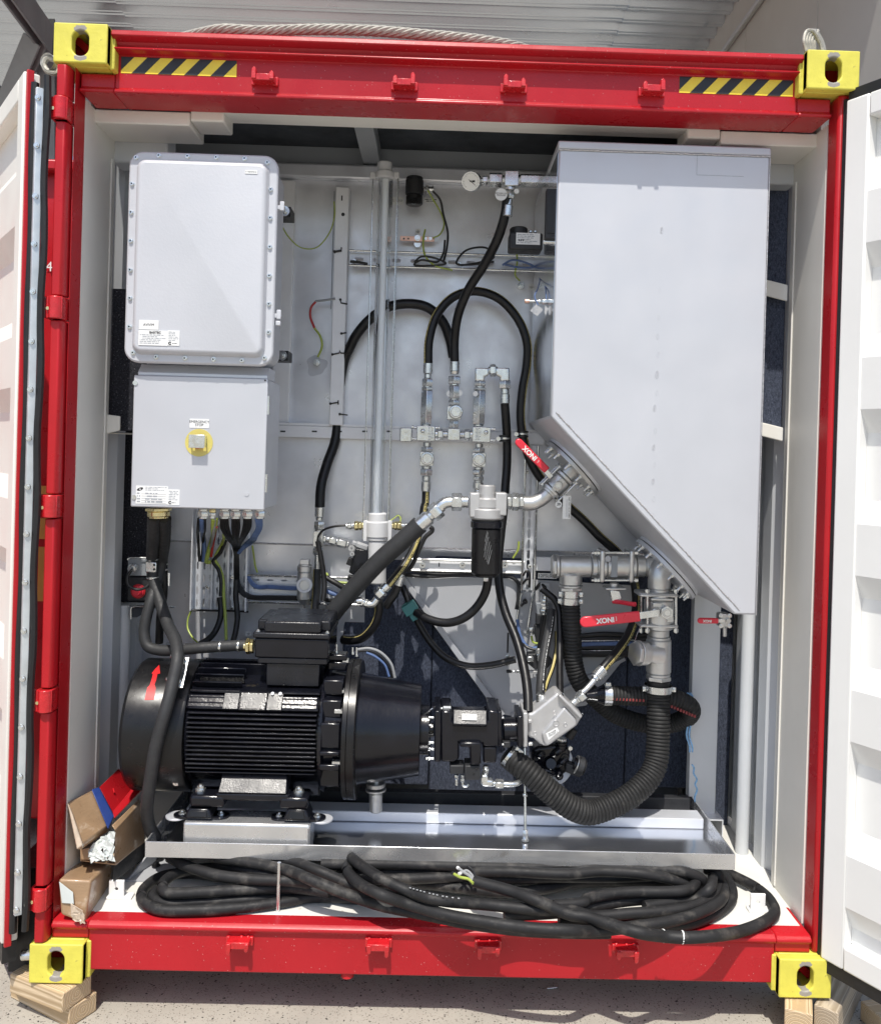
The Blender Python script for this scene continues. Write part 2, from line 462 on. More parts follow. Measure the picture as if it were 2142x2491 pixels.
def yellow_casting():
    m = mat('yellow_casting_paint', (0.66, 0.60, 0.085), 0.5, var=0.10, vscale=14, bump=0.6, bscale=55, coat=0.0, dirt=((0.40, 0.35, 0.08), 26, 0.66, 0.08), speck=((0.25, 0.2, 0.05), 40, 0.05))
    nt = m.node_tree; L = nt.links.new; p = nt.nodes['Principled BSDF']
    old = p.inputs['Base Color'].links[0].from_socket
    tc = nt.nodes.new('ShaderNodeTexCoord')
    sep = nt.nodes.new('ShaderNodeSeparateXYZ'); L(tc.outputs['Object'], sep.inputs[0])

    def mth(op, a, b=None):
        n = nt.nodes.new('ShaderNodeMath'); n.operation = op
        for i, q in enumerate((a, b)):
            if q is None: continue
            if isinstance(q, (int, float)): n.inputs[i].default_value = q
            else: L(q, n.inputs[i])
        return n.outputs[0]
    # bare steel rubbed through above and below the slot by lifting hooks
    ax = mth('DIVIDE', sep.outputs[0], 0.021); az = mth('DIVIDE', mth('SUBTRACT', mth('ABSOLUTE', sep.outputs[2]), 0.043), 0.011)
    rr = mth('ADD', mth('MULTIPLY', ax, ax), mth('MULTIPLY', az, az))
    nzn = nt.nodes.new('ShaderNodeTexNoise'); nzn.inputs['Scale'].default_value = 70; nzn.inputs['Detail'].default_value = 5
    L(tc.outputs['Object'], nzn.inputs['Vector'])
    msk = ramp(nt, mth('ADD', rr, mth('MULTIPLY', mth('SUBTRACT', nzn.outputs['Fac'], 0.5), 2.2)), [(0.8, (1, 1, 1)), (0.95, (0, 0, 0))])
    mx = nt.nodes.new('ShaderNodeMixRGB'); mx.inputs[2].default_value = (0.30, 0.28, 0.25, 1)
    L(msk, mx.inputs[0]); L(old, mx.inputs[1]); L(mx.outputs[0], p.inputs['Base Color'])
    return m


M['yellow'] = yellow_casting()


def print_stripe():
    """yellow hose stripe with a line of small black print (flat ink)"""
    m = mat('yellow_printed_stripe', (0.50, 0.42, 0.16), 0.5, var=0.08, vscale=30)
    return m


M['stripe'] = print_stripe()


def ground_mat():
    m = mat('cast_concrete', (0.385, 0.36, 0.31), 0.85, var=0.10, vscale=5, bump=0.5, bscale=180, spec=0.25, dirt=((0.36, 0.33, 0.29), 1.7, 0.55, 0.25))
    nt = m.node_tree; L = nt.links.new; p = nt.nodes['Principled BSDF']
    tc = nt.nodes.new('ShaderNodeTexCoord')
    col = p.inputs['Base Color'].links[0].from_socket
    for sc, th, c in ((105, 0.19, (0.06, 0.055, 0.05)), (210, 0.24, (0.16, 0.145, 0.12)), (64, 0.10, (0.04, 0.04, 0.036))):
        nz0 = nt.nodes.new('ShaderNodeTexNoise'); nz0.inputs['Scale'].default_value = sc * 1.3; nz0.inputs['Detail'].default_value = 2
        L(tc.outputs['Object'], nz0.inputs['Vector'])
        va = nt.nodes.new('ShaderNodeMixRGB'); va.inputs[0].default_value = 0.012
        L(tc.outputs['Object'], va.inputs[1]); L(nz0.outputs['Color'], va.inputs[2])
        v = nt.nodes.new('ShaderNodeTexVoronoi'); v.inputs['Scale'].default_value = sc
        L(va.outputs[0], v.inputs['Vector'])
        sep = nt.nodes.new('ShaderNodeSeparateColor'); L(v.outputs['Color'], sep.inputs[0])
        th2 = nt.nodes.new('ShaderNodeMath'); th2.operation = 'MULTIPLY'; th2.inputs[1].default_value = th * 2
        L(sep.outputs[0], th2.inputs[0])
        lt = nt.nodes.new('ShaderNodeMath'); lt.operation = 'LESS_THAN'
        L(v.outputs['Distance'], lt.inputs[0]); L(th2.outputs[0], lt.inputs[1])
        sel = nt.nodes.new('ShaderNodeMath'); sel.operation = 'LESS_THAN'; sel.inputs[1].default_value = 0.42
        L(sep.outputs[1], sel.inputs[0])
        mu = nt.nodes.new('ShaderNodeMath'); mu.operation = 'MULTIPLY'
        L(lt.outputs[0], mu.inputs[0]); L(sel.outputs[0], mu.inputs[1])
        mx = nt.nodes.new('ShaderNodeMixRGB'); mx.inputs[2].default_value = c + (1,)
        L(mu.outputs[0], mx.inputs[0]); L(col, mx.inputs[1]); col = mx.outputs[0]
    L(col, p.inputs['Base Color'])
    return m


M['ground'] = ground_mat()


def clear_mat():
    m = bpy.data.materials.new('clear_acrylic'); m.use_nodes = True
    p = m.node_tree.nodes['Principled BSDF']
    p.inputs['Base Color'].default_value = (0.93, 0.95, 0.96, 1)
    p.inputs['Roughness'].default_value = 0.06
    p.inputs['IOR'].default_value = 1.1
    p.inputs['Transmission Weight'].default_value = 1.0
    return m


M['clear'] = clear_mat()
# ------------------------------------------------------------------ ground
GZ = -0.125
g = MB().add([(-60, -40, GZ), (60, -40, GZ), (60, 80, GZ), (-60, 80, GZ)], [(0, 1, 2, 3)]).build('ground', M['ground'])
g['kind'] = 'structure'

# ------------------------------------------------------------------ the container
box = thing('shipping_container', 'red offshore container with yellow corner blocks, its doors open on hydraulic machinery', 'container')
XL0, XR0 = w(1, 402, 1559, 0.03).x, w(6, 1545, 600, 0.03).x
XIL, XIR = w(4, 430, 400, 0.05).x, w(6, 1478, 600, 0.05).x     # clear opening between the posts
HT = 2.896
# header and sill rails: rolled profiles run between the corner blocks
def rail(name, prof, x0, x1, mt):
    mb = MB().prism([(x0, y, z) for y, z in prof], (x1 - x0, 0, 0))
    return mb.build(name, mt, box, bevel=0.004, smooth=30)


TOPP = [(0.040, 2.893), (0.020, 2.889), (0.016, 2.872), (0.040, 2.862), (0.048, 2.850), (0.030, 2.842), (0.030, 2.836), (0.062, 2.832), (0.062, 2.728), (0.050, 2.722),
        (0.050, 2.712), (0.185, 2.712), (0.185, 2.893)]
header = rail('top_rail', TOPP, -1.055, 1.055, M['red'])
SILLP = [(0.028, 0.172), (0.020, 0.165), (0.022, 0.155), (0.034, 0.150), (0.034, 0.024), (0.20, 0.024), (0.20, 0.176), (0.034, 0.176)]
sill = rail('bottom_rail', SILLP, -1.055, 1.055, M['red'])
for sx in (-1, 1):                                       # rail ends below and above the corner blocks
    MB().prism([(sx * 1.0552, y, z) for y, z in ((0.062, 2.772), (0.062, 2.728), (0.050, 2.722), (0.050, 2.712), (0.185, 2.712), (0.185, 2.772))], (sx * 0.105, 0, 0)).build('rail_end', M['red_clean'], box, bevel=.004)
    MB().prism([(sx * 1.0552, y, z) for y, z in ((0.028, 0.172), (0.020, 0.165), (0.022, 0.155), (0.034, 0.150), (0.034, 0.121), (0.20, 0.121), (0.20, 0.176), (0.034, 0.176))], (sx * 0.110, 0, 0)).build('rail_end', M['red_clean'], box, bevel=.004)
# corner posts
for sx, xo, xi in ((-1, -1.165, XIL), (1, XR0 + 0.02, XIR)):
    mb = MB().box(xo, xi, 0.034, 0.11, 0.118, HT - 0.118)
    mb.build('corner_post', M['red_clean'], box, bevel=0.010)
# corner blocks with their lifting slots
def stad(hw, hh):
    def f(a):
        ca, sa = math.cos(a), math.sin(a)
        c = hh - hw
        if abs(ca) > 1e-9 and abs(sa / ca * hw) <= c:
            return (math.copysign(hw, ca), sa / abs(ca) * hw)
        s = 1 if sa > 0 else -1
        b = sa * s * c
        t = b + math.sqrt(max(0, b * b - c * c + hw * hw))
        return (ca * t, sa * t)
    return f


def casting(cx, cz, sx, sz):
    hw, hh = 0.0805, 0.0595
    c = Vector((cx, 0, cz))
    mb = MB()
    hx = 0.013 * -sx * -1
    mb.holeplate(c, X, Z, -Y, hw, hh, stad(0.0255, 0.0385), 0.03)
    mb.box(cx - hw, cx - hw + 0.008, 0.001, 0.17, cz - hh, cz + hh)
    mb.box(cx + hw - 0.008, cx + hw, 0.001, 0.17, cz - hh, cz + hh)
    mb.box(cx - hw + 0.0081, cx + hw - 0.0081, 0.031, 0.17, cz - hh, cz - hh + 0.008)
    mb.box(cx - hw + 0.0081, cx + hw - 0.0081, 0.031, 0.17, cz + hh - 0.008, cz + hh)
    # thinner weld collar behind the block towards the rail
    x_in = cx - sx * (hw + 0.012)
    mb.box(min(cx - sx * (hw - .004), x_in), max(cx - sx * (hw - .004), x_in), 0.03, 0.17, cz - hh - (0.004 if sz > 0 else -0.002), cz + hh - 0.004)
    o = mb.build('corner_casting', M['yellow'], box, bevel=0.007, org=c, seg=3)
    inn = MB().box(cx - hw + 0.009, cx + hw - 0.009, 0.12, 0.168, cz - hh + 0.009, cz + hh - 0.009)
    inn.obox((cx, 0.09, cz + 0.006), Vector((0.05, 0, -0.045)), Vector((0, 0.012, 0)), Vector((0.007, 0, 0.008)))
    inn.build('casting_interior', M['red_clean'], o)
    return o


for sx in (-1, 1):
    for sz in (-1, 1):
        casting(sx * (1.219 - 0.0805), HT / 2 + sz * (HT / 2 - 0.0595), sx, sz)
# lashing brackets on both rails
def bracket(c, s, tall, crust):
    mb = MB()
    x, y, z = c
    mb.box(x - 0.034, x + 0.034, y - 0.040, y + 0.002, z - 0.010, z + 0.010)
    for e in (-1, 1):
        h = 0.030 if e == tall else 0.020
        mb.prism([(x + e * 0.034, y - 0.046, z - s * 0.008), (x + e * 0.020, y - 0.046, z - s * 0.008), (x + e * 0.021, y - 0.044, z + s * (h - 0.006)),
                  (x + e * 0.027, y - 0.042, z + s * h), (x + e * 0.033, y - 0.044, z + s * (h - 0.008))], (0, 0.026, 0))
        mb.box(x + e * 0.030, x + e * 0.041, y - 0.012, y + 0.002, z - 0.014, z + 0.012)
    mb.box(x - 0.020, x + 0.020, y - 0.012, y + 0.001, z + s * 0.008, z + s * 0.020)
    for dx_ in (-.030, .006, .027):
        mb.ball((x + dx_ + random.uniform(-.004, .004), y - 0.004, z - s * 0.008), random.uniform(0.004, 0.007), 8)
    return mb.build('lashing_bracket', M['red_bracket'], box, bevel=0.004, smooth=50, org=Vector(c))


for k, x, y, t in ((1, 1590, 478, -1), (2, 700, 508, 1), (2, 1360, 522, -1), (3, 446, 528, 1)):
    c = w(k, x, y, 0.045); c.y = 0.062
    bracket(c, 1, t, 0)
for k, x, y, t in ((10, 1440, 1066, -1), (11, 545, 1078, 1), (11, 1205, 1090, -1), (12, 292, 1080, 1)):
    c = w(k, x, y, 0.02); c.y = 0.034
    bracket(c, -1, t, 0)


def clipx(poly, x0, x1):
    def cut(p, inside, xx):
        out = []
        for i in range(len(p)):
            a, b = p[i], p[(i + 1) % len(p)]
            if inside(a[0]): out.append(a)
            if inside(a[0]) != inside(b[0]):
                t = (xx - a[0]) / (b[0] - a[0]); out.append((xx, a[1] + t * (b[1] - a[1])))
        return out
    poly = cut(poly, lambda v: v >= x0, x0)
    return cut(poly, lambda v: v <= x1, x1) if poly else poly


for (k, xa, ya, xb, yb) in ((1, 730, 322, 1423, 436), (3, 607, 432, 1268, 536)):
    a, b = w(k, xa, ya, 0.06), w(k, xb, yb, 0.06)
    a.z = min(a.z, 2.826); z0 = a.z - 0.050
    yt = 0.0608
    tape = MB().box(a.x, b.x, yt, 0.0622, z0, a.z).build('hazard_stripe', M['yellow_tape'], box)
    h = a.z - z0
    n = 0
    xs = a.x - 0.048
    while xs < b.x:
        pl = clipx([(xs, z0), (xs + 0.040, z0), (xs + 0.040 + h * 0.95, a.z), (xs + h * 0.95, a.z)], a.x, b.x)
        if len(pl) > 2:
            MB().prism([(q[0], yt - 0.0006, q[1]) for q in pl], (0, 0.0005, 0)).build('black_stripe', M['black_tape'], tape)
        xs += 0.0805
# white inside: returns behind the posts, ribbed side walls, roof, floor
zt = 2.711
for sx, xi in ((-1, XIL), (1, XIR)):
    mb = MB()
    mb.prism([(xi - 0.004 * -sx * -1, 0.111, 0.17), (xi, 0.37, 0.17), (xi, 0.37, zt), (xi, 0.111, zt)], (sx * 0.012, 0, 0))
    o = mb.build('wall_return', M['white_in'], box)
    MB().tube([(xi - sx * 0.001, 0.335, 0.18), (xi - sx * 0.001, 0.335, 2.6)], 0.004, 6).build('weld_seam', M['white_in'], o)
    # rib profile in plan, extruded upwards
    prof = []
    y = 0.37
    while y < 1.7:
        for dy, dx in ((0, 0.045), (0.075, 0.045), (0.12, 0.010), (0.195, 0.010)):
            prof.append((xi + sx * dx, y + dy))
        y += 0.24
    poly = [(px, py, 0.17) for px, py in prof] + [(xi + sx * 0.10, prof[-1][1], 0.17), (xi + sx * 0.10, 0.37, 0.17)]
    MB().prism(poly, (0, 0, 2.68)).build('corrugated_wall', M['grey_wall'], box, smooth=20)
    MB().box(xi + sx * .013, sx * 1.20, 0.186, 0.40, 2.700, 2.849).build('corner_filler', M['white_in'], box)
    # corner gusset under the roof
    gx = sx * 0.86
    gz = MB().box(xi + sx * 0.01, gx, 0.187, 0.36, 2.668, 2.712)
    gz.build('corner_gusset', M['white_in'], box, bevel=0.004)
    MB().box(gx - sx * 0.001, gx - sx * 0.11, 0.187, 0.31, 2.684, 2.735).build('corner_gusset', M['white_in'], box, bevel=0.006)
    MB().box(xi + sx * 0.01, sx * 0.985, 0.361, 0.46, 2.60, 2.72).build('corner_gusset', M['grey_wall'], box, bevel=0.008)
sof = MB().box(-0.86, 0.86, 0.187, 0.245, 2.714, 2.78).box(-0.86, 0.86, 0.246, 0.30, 2.722, 2.79)
sof.build('header_channel', M['white_in'], box, bevel=0.004)
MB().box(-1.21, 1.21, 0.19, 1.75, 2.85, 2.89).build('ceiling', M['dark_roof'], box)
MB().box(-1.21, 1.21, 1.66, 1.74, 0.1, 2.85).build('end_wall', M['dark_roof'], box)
MB().box(-0.36, -0.29, 0.31, 1.6, 2.78, 2.849).build('roof_bow', M['mid_grey'], box, bevel=0.004)
MB().box(-1.19, 1.19, 0.2005, 1.7, 0.10, 0.170).build('floor', M['floor_white'], box)
MB().box(-1.155, 1.155, 0.085, 0.30, 0.1705, 0.1765).build('threshold_plate', M['floor_white'], box, bevel=0.002)
# lashing eyes welded to the floor
for k, x, y in ((10, 700, 752), (12, 1065, 810)):
    c = w(k, x, y, 0.16); c.z = 0.2
    o = MB().holeplate(c + Vector((0, 0, 0.008)), X, Z, -Y, 0.024, 0.028, lambda a: (math.cos(a) * 0.0055, math.sin(a) * 0.0055), 0.008)
    o.box(c.x - 0.03, c.x + 0.05, c.y - 0.005, c.y + 0.03, 0.177, 0.1845)
    o.build('lashing_eye', M['white_door'], box, bevel=0.002)
MB().cyl(w(10, 963, 935, 0.055) + Vector((0, 0, -0.005)), w(10, 963, 935, 0.055) + Vector((0, 0, 0.004)), 0.010).build('drain_plug', M['zinc'], box)
MB().cyl((w(11, 357, 1310, 0.06).x, 0.06, 0.023), (w(11, 357, 1310, 0.06).x, 0.06, 0.006), 0.017, 0.020).build('drain_stub', M['red_clean'], box)

MB().box(-1.33, -1.224, 0.10, 0.30, -0.03, 0.30).build('side_shade_box', M['rubber'], box, bevel=.004)  # added black box, stands in for the shaded container side behind the casting
MB().cyl((-1.262, .05, .055), (-1.222, .05, .060), .016, None, 18).build('lock_catch', M['zinc'], box, bevel=.002)
# hinge column on the left: knuckles and pin covers, each its own part
xh = w(1, 350, 1200, 0.0).x
hz = [(1, 665), (4, 372), (7, 75), (7, 1238), (10, 790)]
kz = []
for k, y in hz:
    xm = {1: 345, 4: 318, 7: 288 if y < 500 else 250, 10: 205}[k]
    c = w(k, xm, y, 0.02)
    kz.append(c.z)
    mb = MB().box(xh - 0.028, xh + 0.022, -0.005, 0.06, c.z - 0.034, c.z + 0.034)
    mb.lathe((xh, 0.004, c.z - 0.034), Z, [(0, 0.022), (0.068, 0.022)], 14)
    mb.obox((xh - 0.036, 0.0, c.z), (0.016, 0.01, 0), (0, 0, 0.032), (0.002, -0.003, 0))
    o = mb.build('hinge', M['red_bracket'], box, bevel=0.003, smooth=50)
    MB().cyl((xh - 0.018, -0.012, c.z - 0.004), (xh - 0.018, 0.0, c.z - 0.004), 0.005).build('grease_nipple', M['brass'], o)
edges = [HT - 0.125] + [v for c in kz for v in (c + 0.038, c - 0.038)] + [0.122]
for i in range(0, len(edges), 2):
    zt_, zb_ = edges[i], edges[i + 1]
    if zt_ - zb_ > 0.02:
        MB().prism([(xh - 0.014, 0.0, zb_), (xh + 0.012, 0.0, zb_), (xh + 0.020, 0.012, zb_), (xh + 0.020, 0.05, zb_), (xh - 0.014, 0.05, zb_)],
                   (0, 0, zt_ - zb_)).build('hinge_bar', M['red_clean'], box, bevel=0.003)

# ------------------------------------------------------------------ doors (children of the container)
def door(hx, ang_dir, nrm, width, zb, zt_, name, mt, mat_edge, ribs):
    """leaf from hinge (hx,0) along ang_dir; inner face along nrm"""
    d = Vector(ang_dir).normalized(); n = Vector(nrm).normalized()
    h = Vector((hx[0], hx[1], 0))
    P = lambda a, o, z: h + d * a + n * o + Z * z
    mb = MB()
    T = 0.035
    def slab(a0, a1, z0, z1, o0, o1):
        c = P((a0 + a1) / 2, (o0 + o1) / 2, (z0 + z1) / 2)
        mb.obox(c, d * (a1 - a0) / 2, n * abs(o1 - o0) / 2, Z * (z1 - z0) / 2)
    f = 0.075
    slab(0, f, zb, zt_, -T, 0.012); slab(width - f, width, zb, zt_, -T, 0.012)
    slab(f, width - f, zt_ - 0.07, zt_, -T, 0.012); slab(f, width - f, zb, zb + 0.07, -T, 0.012)
    # trapezoid ribbed sheet: ribs run along the leaf
    z = zb + 0.07
    prof = [(z, -0.03)]
    step = (zt_ - zb - 0.14) / ribs
    for i in range(ribs):
        for fz, fo in ((0.10, -0.03), (0.24, 0.008), (0.55, 0.008), (0.69, -0.03), (1.0, -0.03)):
            prof.append((z + step * (i + fz), fo))
    poly = [P(f, o, zz) for zz, o in prof] + [P(f, -T - 0.004, zt_ - 0.07), P(f, -T - 0.004, zb + 0.07)]
    mb2 = MB().prism(poly, d * (width - 2 * f))
    leaf = mb.build(name, mt, box, bevel=0.006)
    mb2.build('ribbed_sheet', mt, leaf, smooth=20)
    return leaf, P


# right leaf swings towards the camera, left leaf is folded back past the side
hR = w(9, 1486, 900, 0.03)
rd, PR = door((hR.x, 0.02), (0.52, -0.852, 0), (-0.852, -0.52, 0), 1.12, 0.118, 2.75, 'container_door', M['white_door'], None, 5)
MB().obox(PR(-0.012, -0.012, 1.435), Vector((0.52, -0.852, 0)) * 0.006, Vector((-0.852, -0.52, 0)) * 0.013, Z * 1.325).build('door_gasket', M['rubber'], rd)
MB().obox(PR(0.56, -0.028, 0.098), Vector((0.52, -0.852, 0)) * 0.56, Vector((-0.852, -0.52, 0)) * 0.034, Z * 0.019).build('door_gasket', M['rubber'], rd)
MB().obox(PR(0.56, -0.028, 2.768), Vector((0.52, -0.852, 0)) * 0.56, Vector((-0.852, -0.52, 0)) * 0.03, Z * 0.016).build('door_gasket', M['rubber'], rd)
hl = w(1, 178, 1200, 0.03)
dl = Vector((-0.60, 0.80, 0)); nl = Vector((-0.80, -0.60, 0))
ld, PL = door((hl.x, 0.0), dl, nl, 1.12, 0.118, 2.745, 'container_door', M['white_in'], None, 5)
MB().obox(PL(-0.012, -0.004, 1.43), dl * 0.006, nl * 0.010, Z * 1.315).build('door_edge', M['red_clean'], ld, bevel=0.002)
MB().obox(PL(0.42, -0.012, 0.088), dl * 0.42, nl * 0.02, Z * 0.030).build('door_gasket', M['rubber'], ld)
# galvanised gasket strip with its screws on the hinge edge
gx0, gx1 = w(1, 196, 1200, -0.02).x, w(1, 245, 1200, -0.02).x
zs0, zs1 = w(10, 100, 905, -0.02).z, w(1, 235, 530, -0.02).z
strip = MB().prism([(gx0, -0.022, zs0), (gx0 + 0.008, -0.030, zs0), (gx1 - 0.008, -0.026, zs0), (gx1, -0.020, zs0), (gx1, -0.016, zs0), (gx0, -0.016, zs0)], (0, 0, zs1 - zs0))
so = strip.build('gasket_strip', M['spring'], ld, bevel=0.001)
MB().tube(spline([(gx1 + 0.008 + 0.003 * math.sin(i * 1.7), -0.014, zs0 - 0.05 + (zs1 - zs0 + 0.09) * i / 24) for i in range(25)], 4), 0.011, 8).build('rubber_lip', M['rubber'], ld)
MB().tube(spline([(gx0 - 0.008 + 0.002 * math.sin(i * 1.3 + 1), -0.008, zs0 - 0.06 + (zs1 - zs0 + 0.08) * i / 24) for i in range(25)], 4), 0.012, 8).build('rubber_lip', M['rubber'], ld)
scr = [(1, 245, 587), (1, 238, 875), (1, 222, 1180), (1, 212, 1468), (4, 210, 270), (4, 207, 570), (4, 200, 860), (4, 196, 1152), (4, 186, 1447),
       (7, 180, 247), (7, 175, 538), (7, 158, 830), (7, 145, 1118), (7, 135, 1410), (10, 128, 75), (10, 113, 358), (10, 103, 652), (10, 98, 878)]
s0 = None
for k, x, y in scr:
    c = w(k, x, y, -0.028); c.x = (gx0 + gx1) / 2; c.y = -0.028
    if s0 is None:
        mb = MB().cyl(c, c + Vector((0, -0.003, 0)), 0.0095, 0.0085, 16).hex(c + Vector((0, -0.003, 0)), c + Vector((0, -0.008, 0)), 0.0055)
        s0 = mb.build('screw', M['zinc'], ld, org=c, bevel=0)
    else:
        o = s0.copy(); COL.objects.link(o); o.parent = ld; o.location = c - ORG[ld.name]

# ------------------------------------------------------------------ neighbouring container, roof, wall, beams
nb = thing('red_container', 'second red container with orange lettering, glimpsed past the left door hinges', 'container')
nx1 = -1.36
nz = w(1, 290, 985, 1.15).z
MB().box(-3.6, nx1, 1.2, 7, GZ + 0.1, nz).build('side_panel', M['red_clean'], nb, bevel=0.01)
MB().box(-3.6, nx1 + 0.01, 1.14, 1.199, nz - 0.03, nz + 0.02).build('top_rail', M['red_clean'], nb, bevel=0.01)
for k, x0, y0, x1, y1 in ((7, 236, 150, 270, 275), (7, 234, 322, 268, 650), (4, 248, 1440, 275, 1490)):
    a, b = w(k, x0, y0, 1.195), w(k, x1, y1, 1.195)
    MB().box(a.x, b.x + 0.03, 1.192, 1.1985, b.z, a.z).build('lettering_stroke', M['orange'], nb, bevel=0.0)
text('4', nb, w(4, 296, 122, 1.19), X, Z, 0.06, M['white_ink'])

HC = 4.5                                                 # roof height above the eye
zc = CAMP.z + HC
ctr = thing('canopy_roof', 'corrugated metal canopy roof overhead behind the red container', 'roof')
prof = []
yy = 2.4
while yy < 11:
    for dy, dz in ((0, 0), (0.028, 0), (0.034, 0.012), (0.05, 0.012), (0.056, 0), (0.09, 0), (0.125, 0.07), (0.155, 0.07), (0.160, 0.058), (0.176, 0.058), (0.181, 0.07), (0.215, 0.07)):
        prof.append((yy + dy, zc + dz))
    yy += 0.25
poly = [(-12, a, b) for a, b in prof]
mb = MB()
n = len(prof)
for x0, x1, dz in ((-12, -3.4, 0.0), (-3.41, 1.75, -0.012), (1.74, 3.2, -0.024)):
    vs = [(x0, a, b + dz) for a, b in prof] + [(x1, a, b + dz) for a, b in prof]
    mb = MB().add(vs, [(i, i + 1, n + i + 1, n + i) for i in range(n - 1)])
    mb.build('roof_sheet', M['galv_roof'], ctr, smooth=0)
wx = 2.82
bw = thing('warehouse_wall', 'beige grey panelled building wall rising behind the right end of the container', 'wall')
for i, (y0, y1) in enumerate(((2.4, 4.05), (4.06, 5.65), (5.66, 7.5), (7.51, 9.5), (9.51, 15))):
    MB().box(wx, wx + 0.1, y0, y1, GZ, zc + 2).build('wall_panel', M['cladding'], bw, bevel=0.006)
MB().box(wx - 0.05, wx - 0.001, 2.4, 15, zc - 0.30, zc + 0.08).build('eaves_flashing', M['cladding'], bw, bevel=0.01)
MB().box(wx - 0.075, wx - 0.051, 2.4, 15, zc - 0.33, zc - 0.29).build('eaves_flashing', M['grey_wall'], bw, bevel=0.006)


def beam(k0, x0, y0, d0, k1, x1, y1, d1, wd, label):
    a, b = w(k0, x0, y0, d0), w(k1, x1, y1, d1)
    dr = (b - a).normalized(); s = dr.cross(Y).normalized(); t = dr.cross(s)
    c = (a + b) / 2; L = (b - a).length / 2
    mb = MB().obox(c, dr * L, s * wd, t * 0.012).obox(c + t * 0.09, dr * L, s * wd, t * 0.012).obox(c + t * 0.045, dr * L, s * 0.012, t * 0.033)
    plain('steel_beam', mb, M['steel_dark'], label, 'beam', 'steel frame under the canopy roof', bevel=0.003)


beam(1, 60, -120, 4.9, 1, 310, 240, 6.0, 0.13, 'broad dark grey steel rafter sloping down behind the top left corner block')
beam(1, 232, 240, 5.9, 1, 30, 720, 6.3, 0.10, 'dark grey steel brace slanting down to the left of the top left corner block')
beam(1, 300, 140, 6.2, 1, 300, 1200, 6.2, 0.09, 'upright dark steel column behind the left container door')
beam(1, -80, 480, 7.1, 1, 60, 720, 7.1, 0.10, 'short dark steel brace above the receding left door')

# ------------------------------------------------------------------ timber under the corners, loose bolt
def plank(name, a, b, wd, th, mt, label, zc_):
    a, b = Vector((a[0], a[1], zc_)), Vector((b[0], b[1], zc_))
    d = (b - a).normalized(); s = d.cross(Z)
    o = MB().obox((0, 0, 0), X * (b - a).length / 2, Y * wd / 2, Z * th / 2).build(name, mt, None, bevel=0.004, org=Vector((0, 0, 0)))
    o.location = (a + b) / 2
    o.rotation_euler = (0, 0, math.atan2(d.y, d.x))
    tag(o, label, 'timber block', 'timber blocks under the container corners')


def gp(k, x, y, z):                                      # where the sight line meets height z
    p0, p1 = w(k, x, y, 0.0), w(k, x, y, 1.0)
    t = (z - p0.z) / (p1.z - p0.z)
    q = p0.lerp(p1, t)
    return (q.x, q.y)


TH = 0.0595
a, b = gp(10, 500, 1480, GZ + TH / 2), gp(10, 60, 1290, GZ + TH / 2)
b = gp(10, 150, 1300, GZ + TH / 2)
plank('timber_block', a, b, 0.10, TH, M['pine'], 'lower pale pine plank under the bottom left corner block', GZ + TH / 2 + 0.001)
a = gp(10, 465, 1385, GZ + TH * 1.5)
b = gp(10, 150, 1262, GZ + TH * 1.5)
plank('timber_block', a, b, 0.11, TH, M['pine'], 'upper pale pine plank resting on another under the bottom left corner', GZ + TH * 1.5 + 0.002)
xa_ = w(12, 1290, 1440, -.05).x
plank('timber_block', (xa_ + .004, -.055), (xa_ + .118, .22), 0.078, TH * 2, M['pine'], 'pale pine block with end grain forward under the bottom right corner block', GZ + TH + 0.0005)
plank('timber_block', (xa_ + .098, -.03), (xa_ + .33, .27), 0.070, TH * 1.9, M['pine_grey'], 'greyed timber baulk slanting back beside the pale block at bottom right', GZ + TH * .95 + 0.0005)
a = gp(12, 1720, 1490, GZ + TH / 2)
plank('timber_block', (a[0], a[1]), (a[0] + 0.4, a[1] + 0.1), 0.09, TH, M['pine'], 'loose timber offcut on the concrete under the right door', GZ + TH / 2 + 0.001)
q = gp(11, 1590, 1350, GZ + 0.006)
mb = MB().cyl((q[0] - 0.018, q[1], GZ + 0.006), (q[0] + 0.014, q[1] + 0.006, GZ + 0.006), 0.003).hex((q[0] + 0.014, q[1] + 0.006, GZ + 0.006), (q[0] + 0.019, q[1] + 0.007, GZ + 0.006), 0.006)
plain('bolt', mb, M['zinc'], 'loose steel bolt lying on shaded concrete beneath the bottom rail', 'bolt')

# ------------------------------------------------------------------ wire rope slings on the roof
def strand_rope(pts, r, label, name='wire_rope', k=6, pitch=0.16):
    pts = resample(pts, 0.012)
    t = thing(name, label, 'wire rope')
    m = len(pts)
    for s in range(k):
        q = []
        for i, p in enumerate(pts):
            d = (pts[min(i + 1, m - 1)] - pts[max(i - 1, 0)]).normalized()
            u = d.cross(Z).normalized(); v = u.cross(d)
            an = 2 * PI * (s / k + i * 0.012 / pitch)
            q.append(p + (u * math.cos(an) + v * math.sin(an)) * r * 0.58)
        MB().tube(q, r * 0.44, 6).build('strand', M['rope'], t)


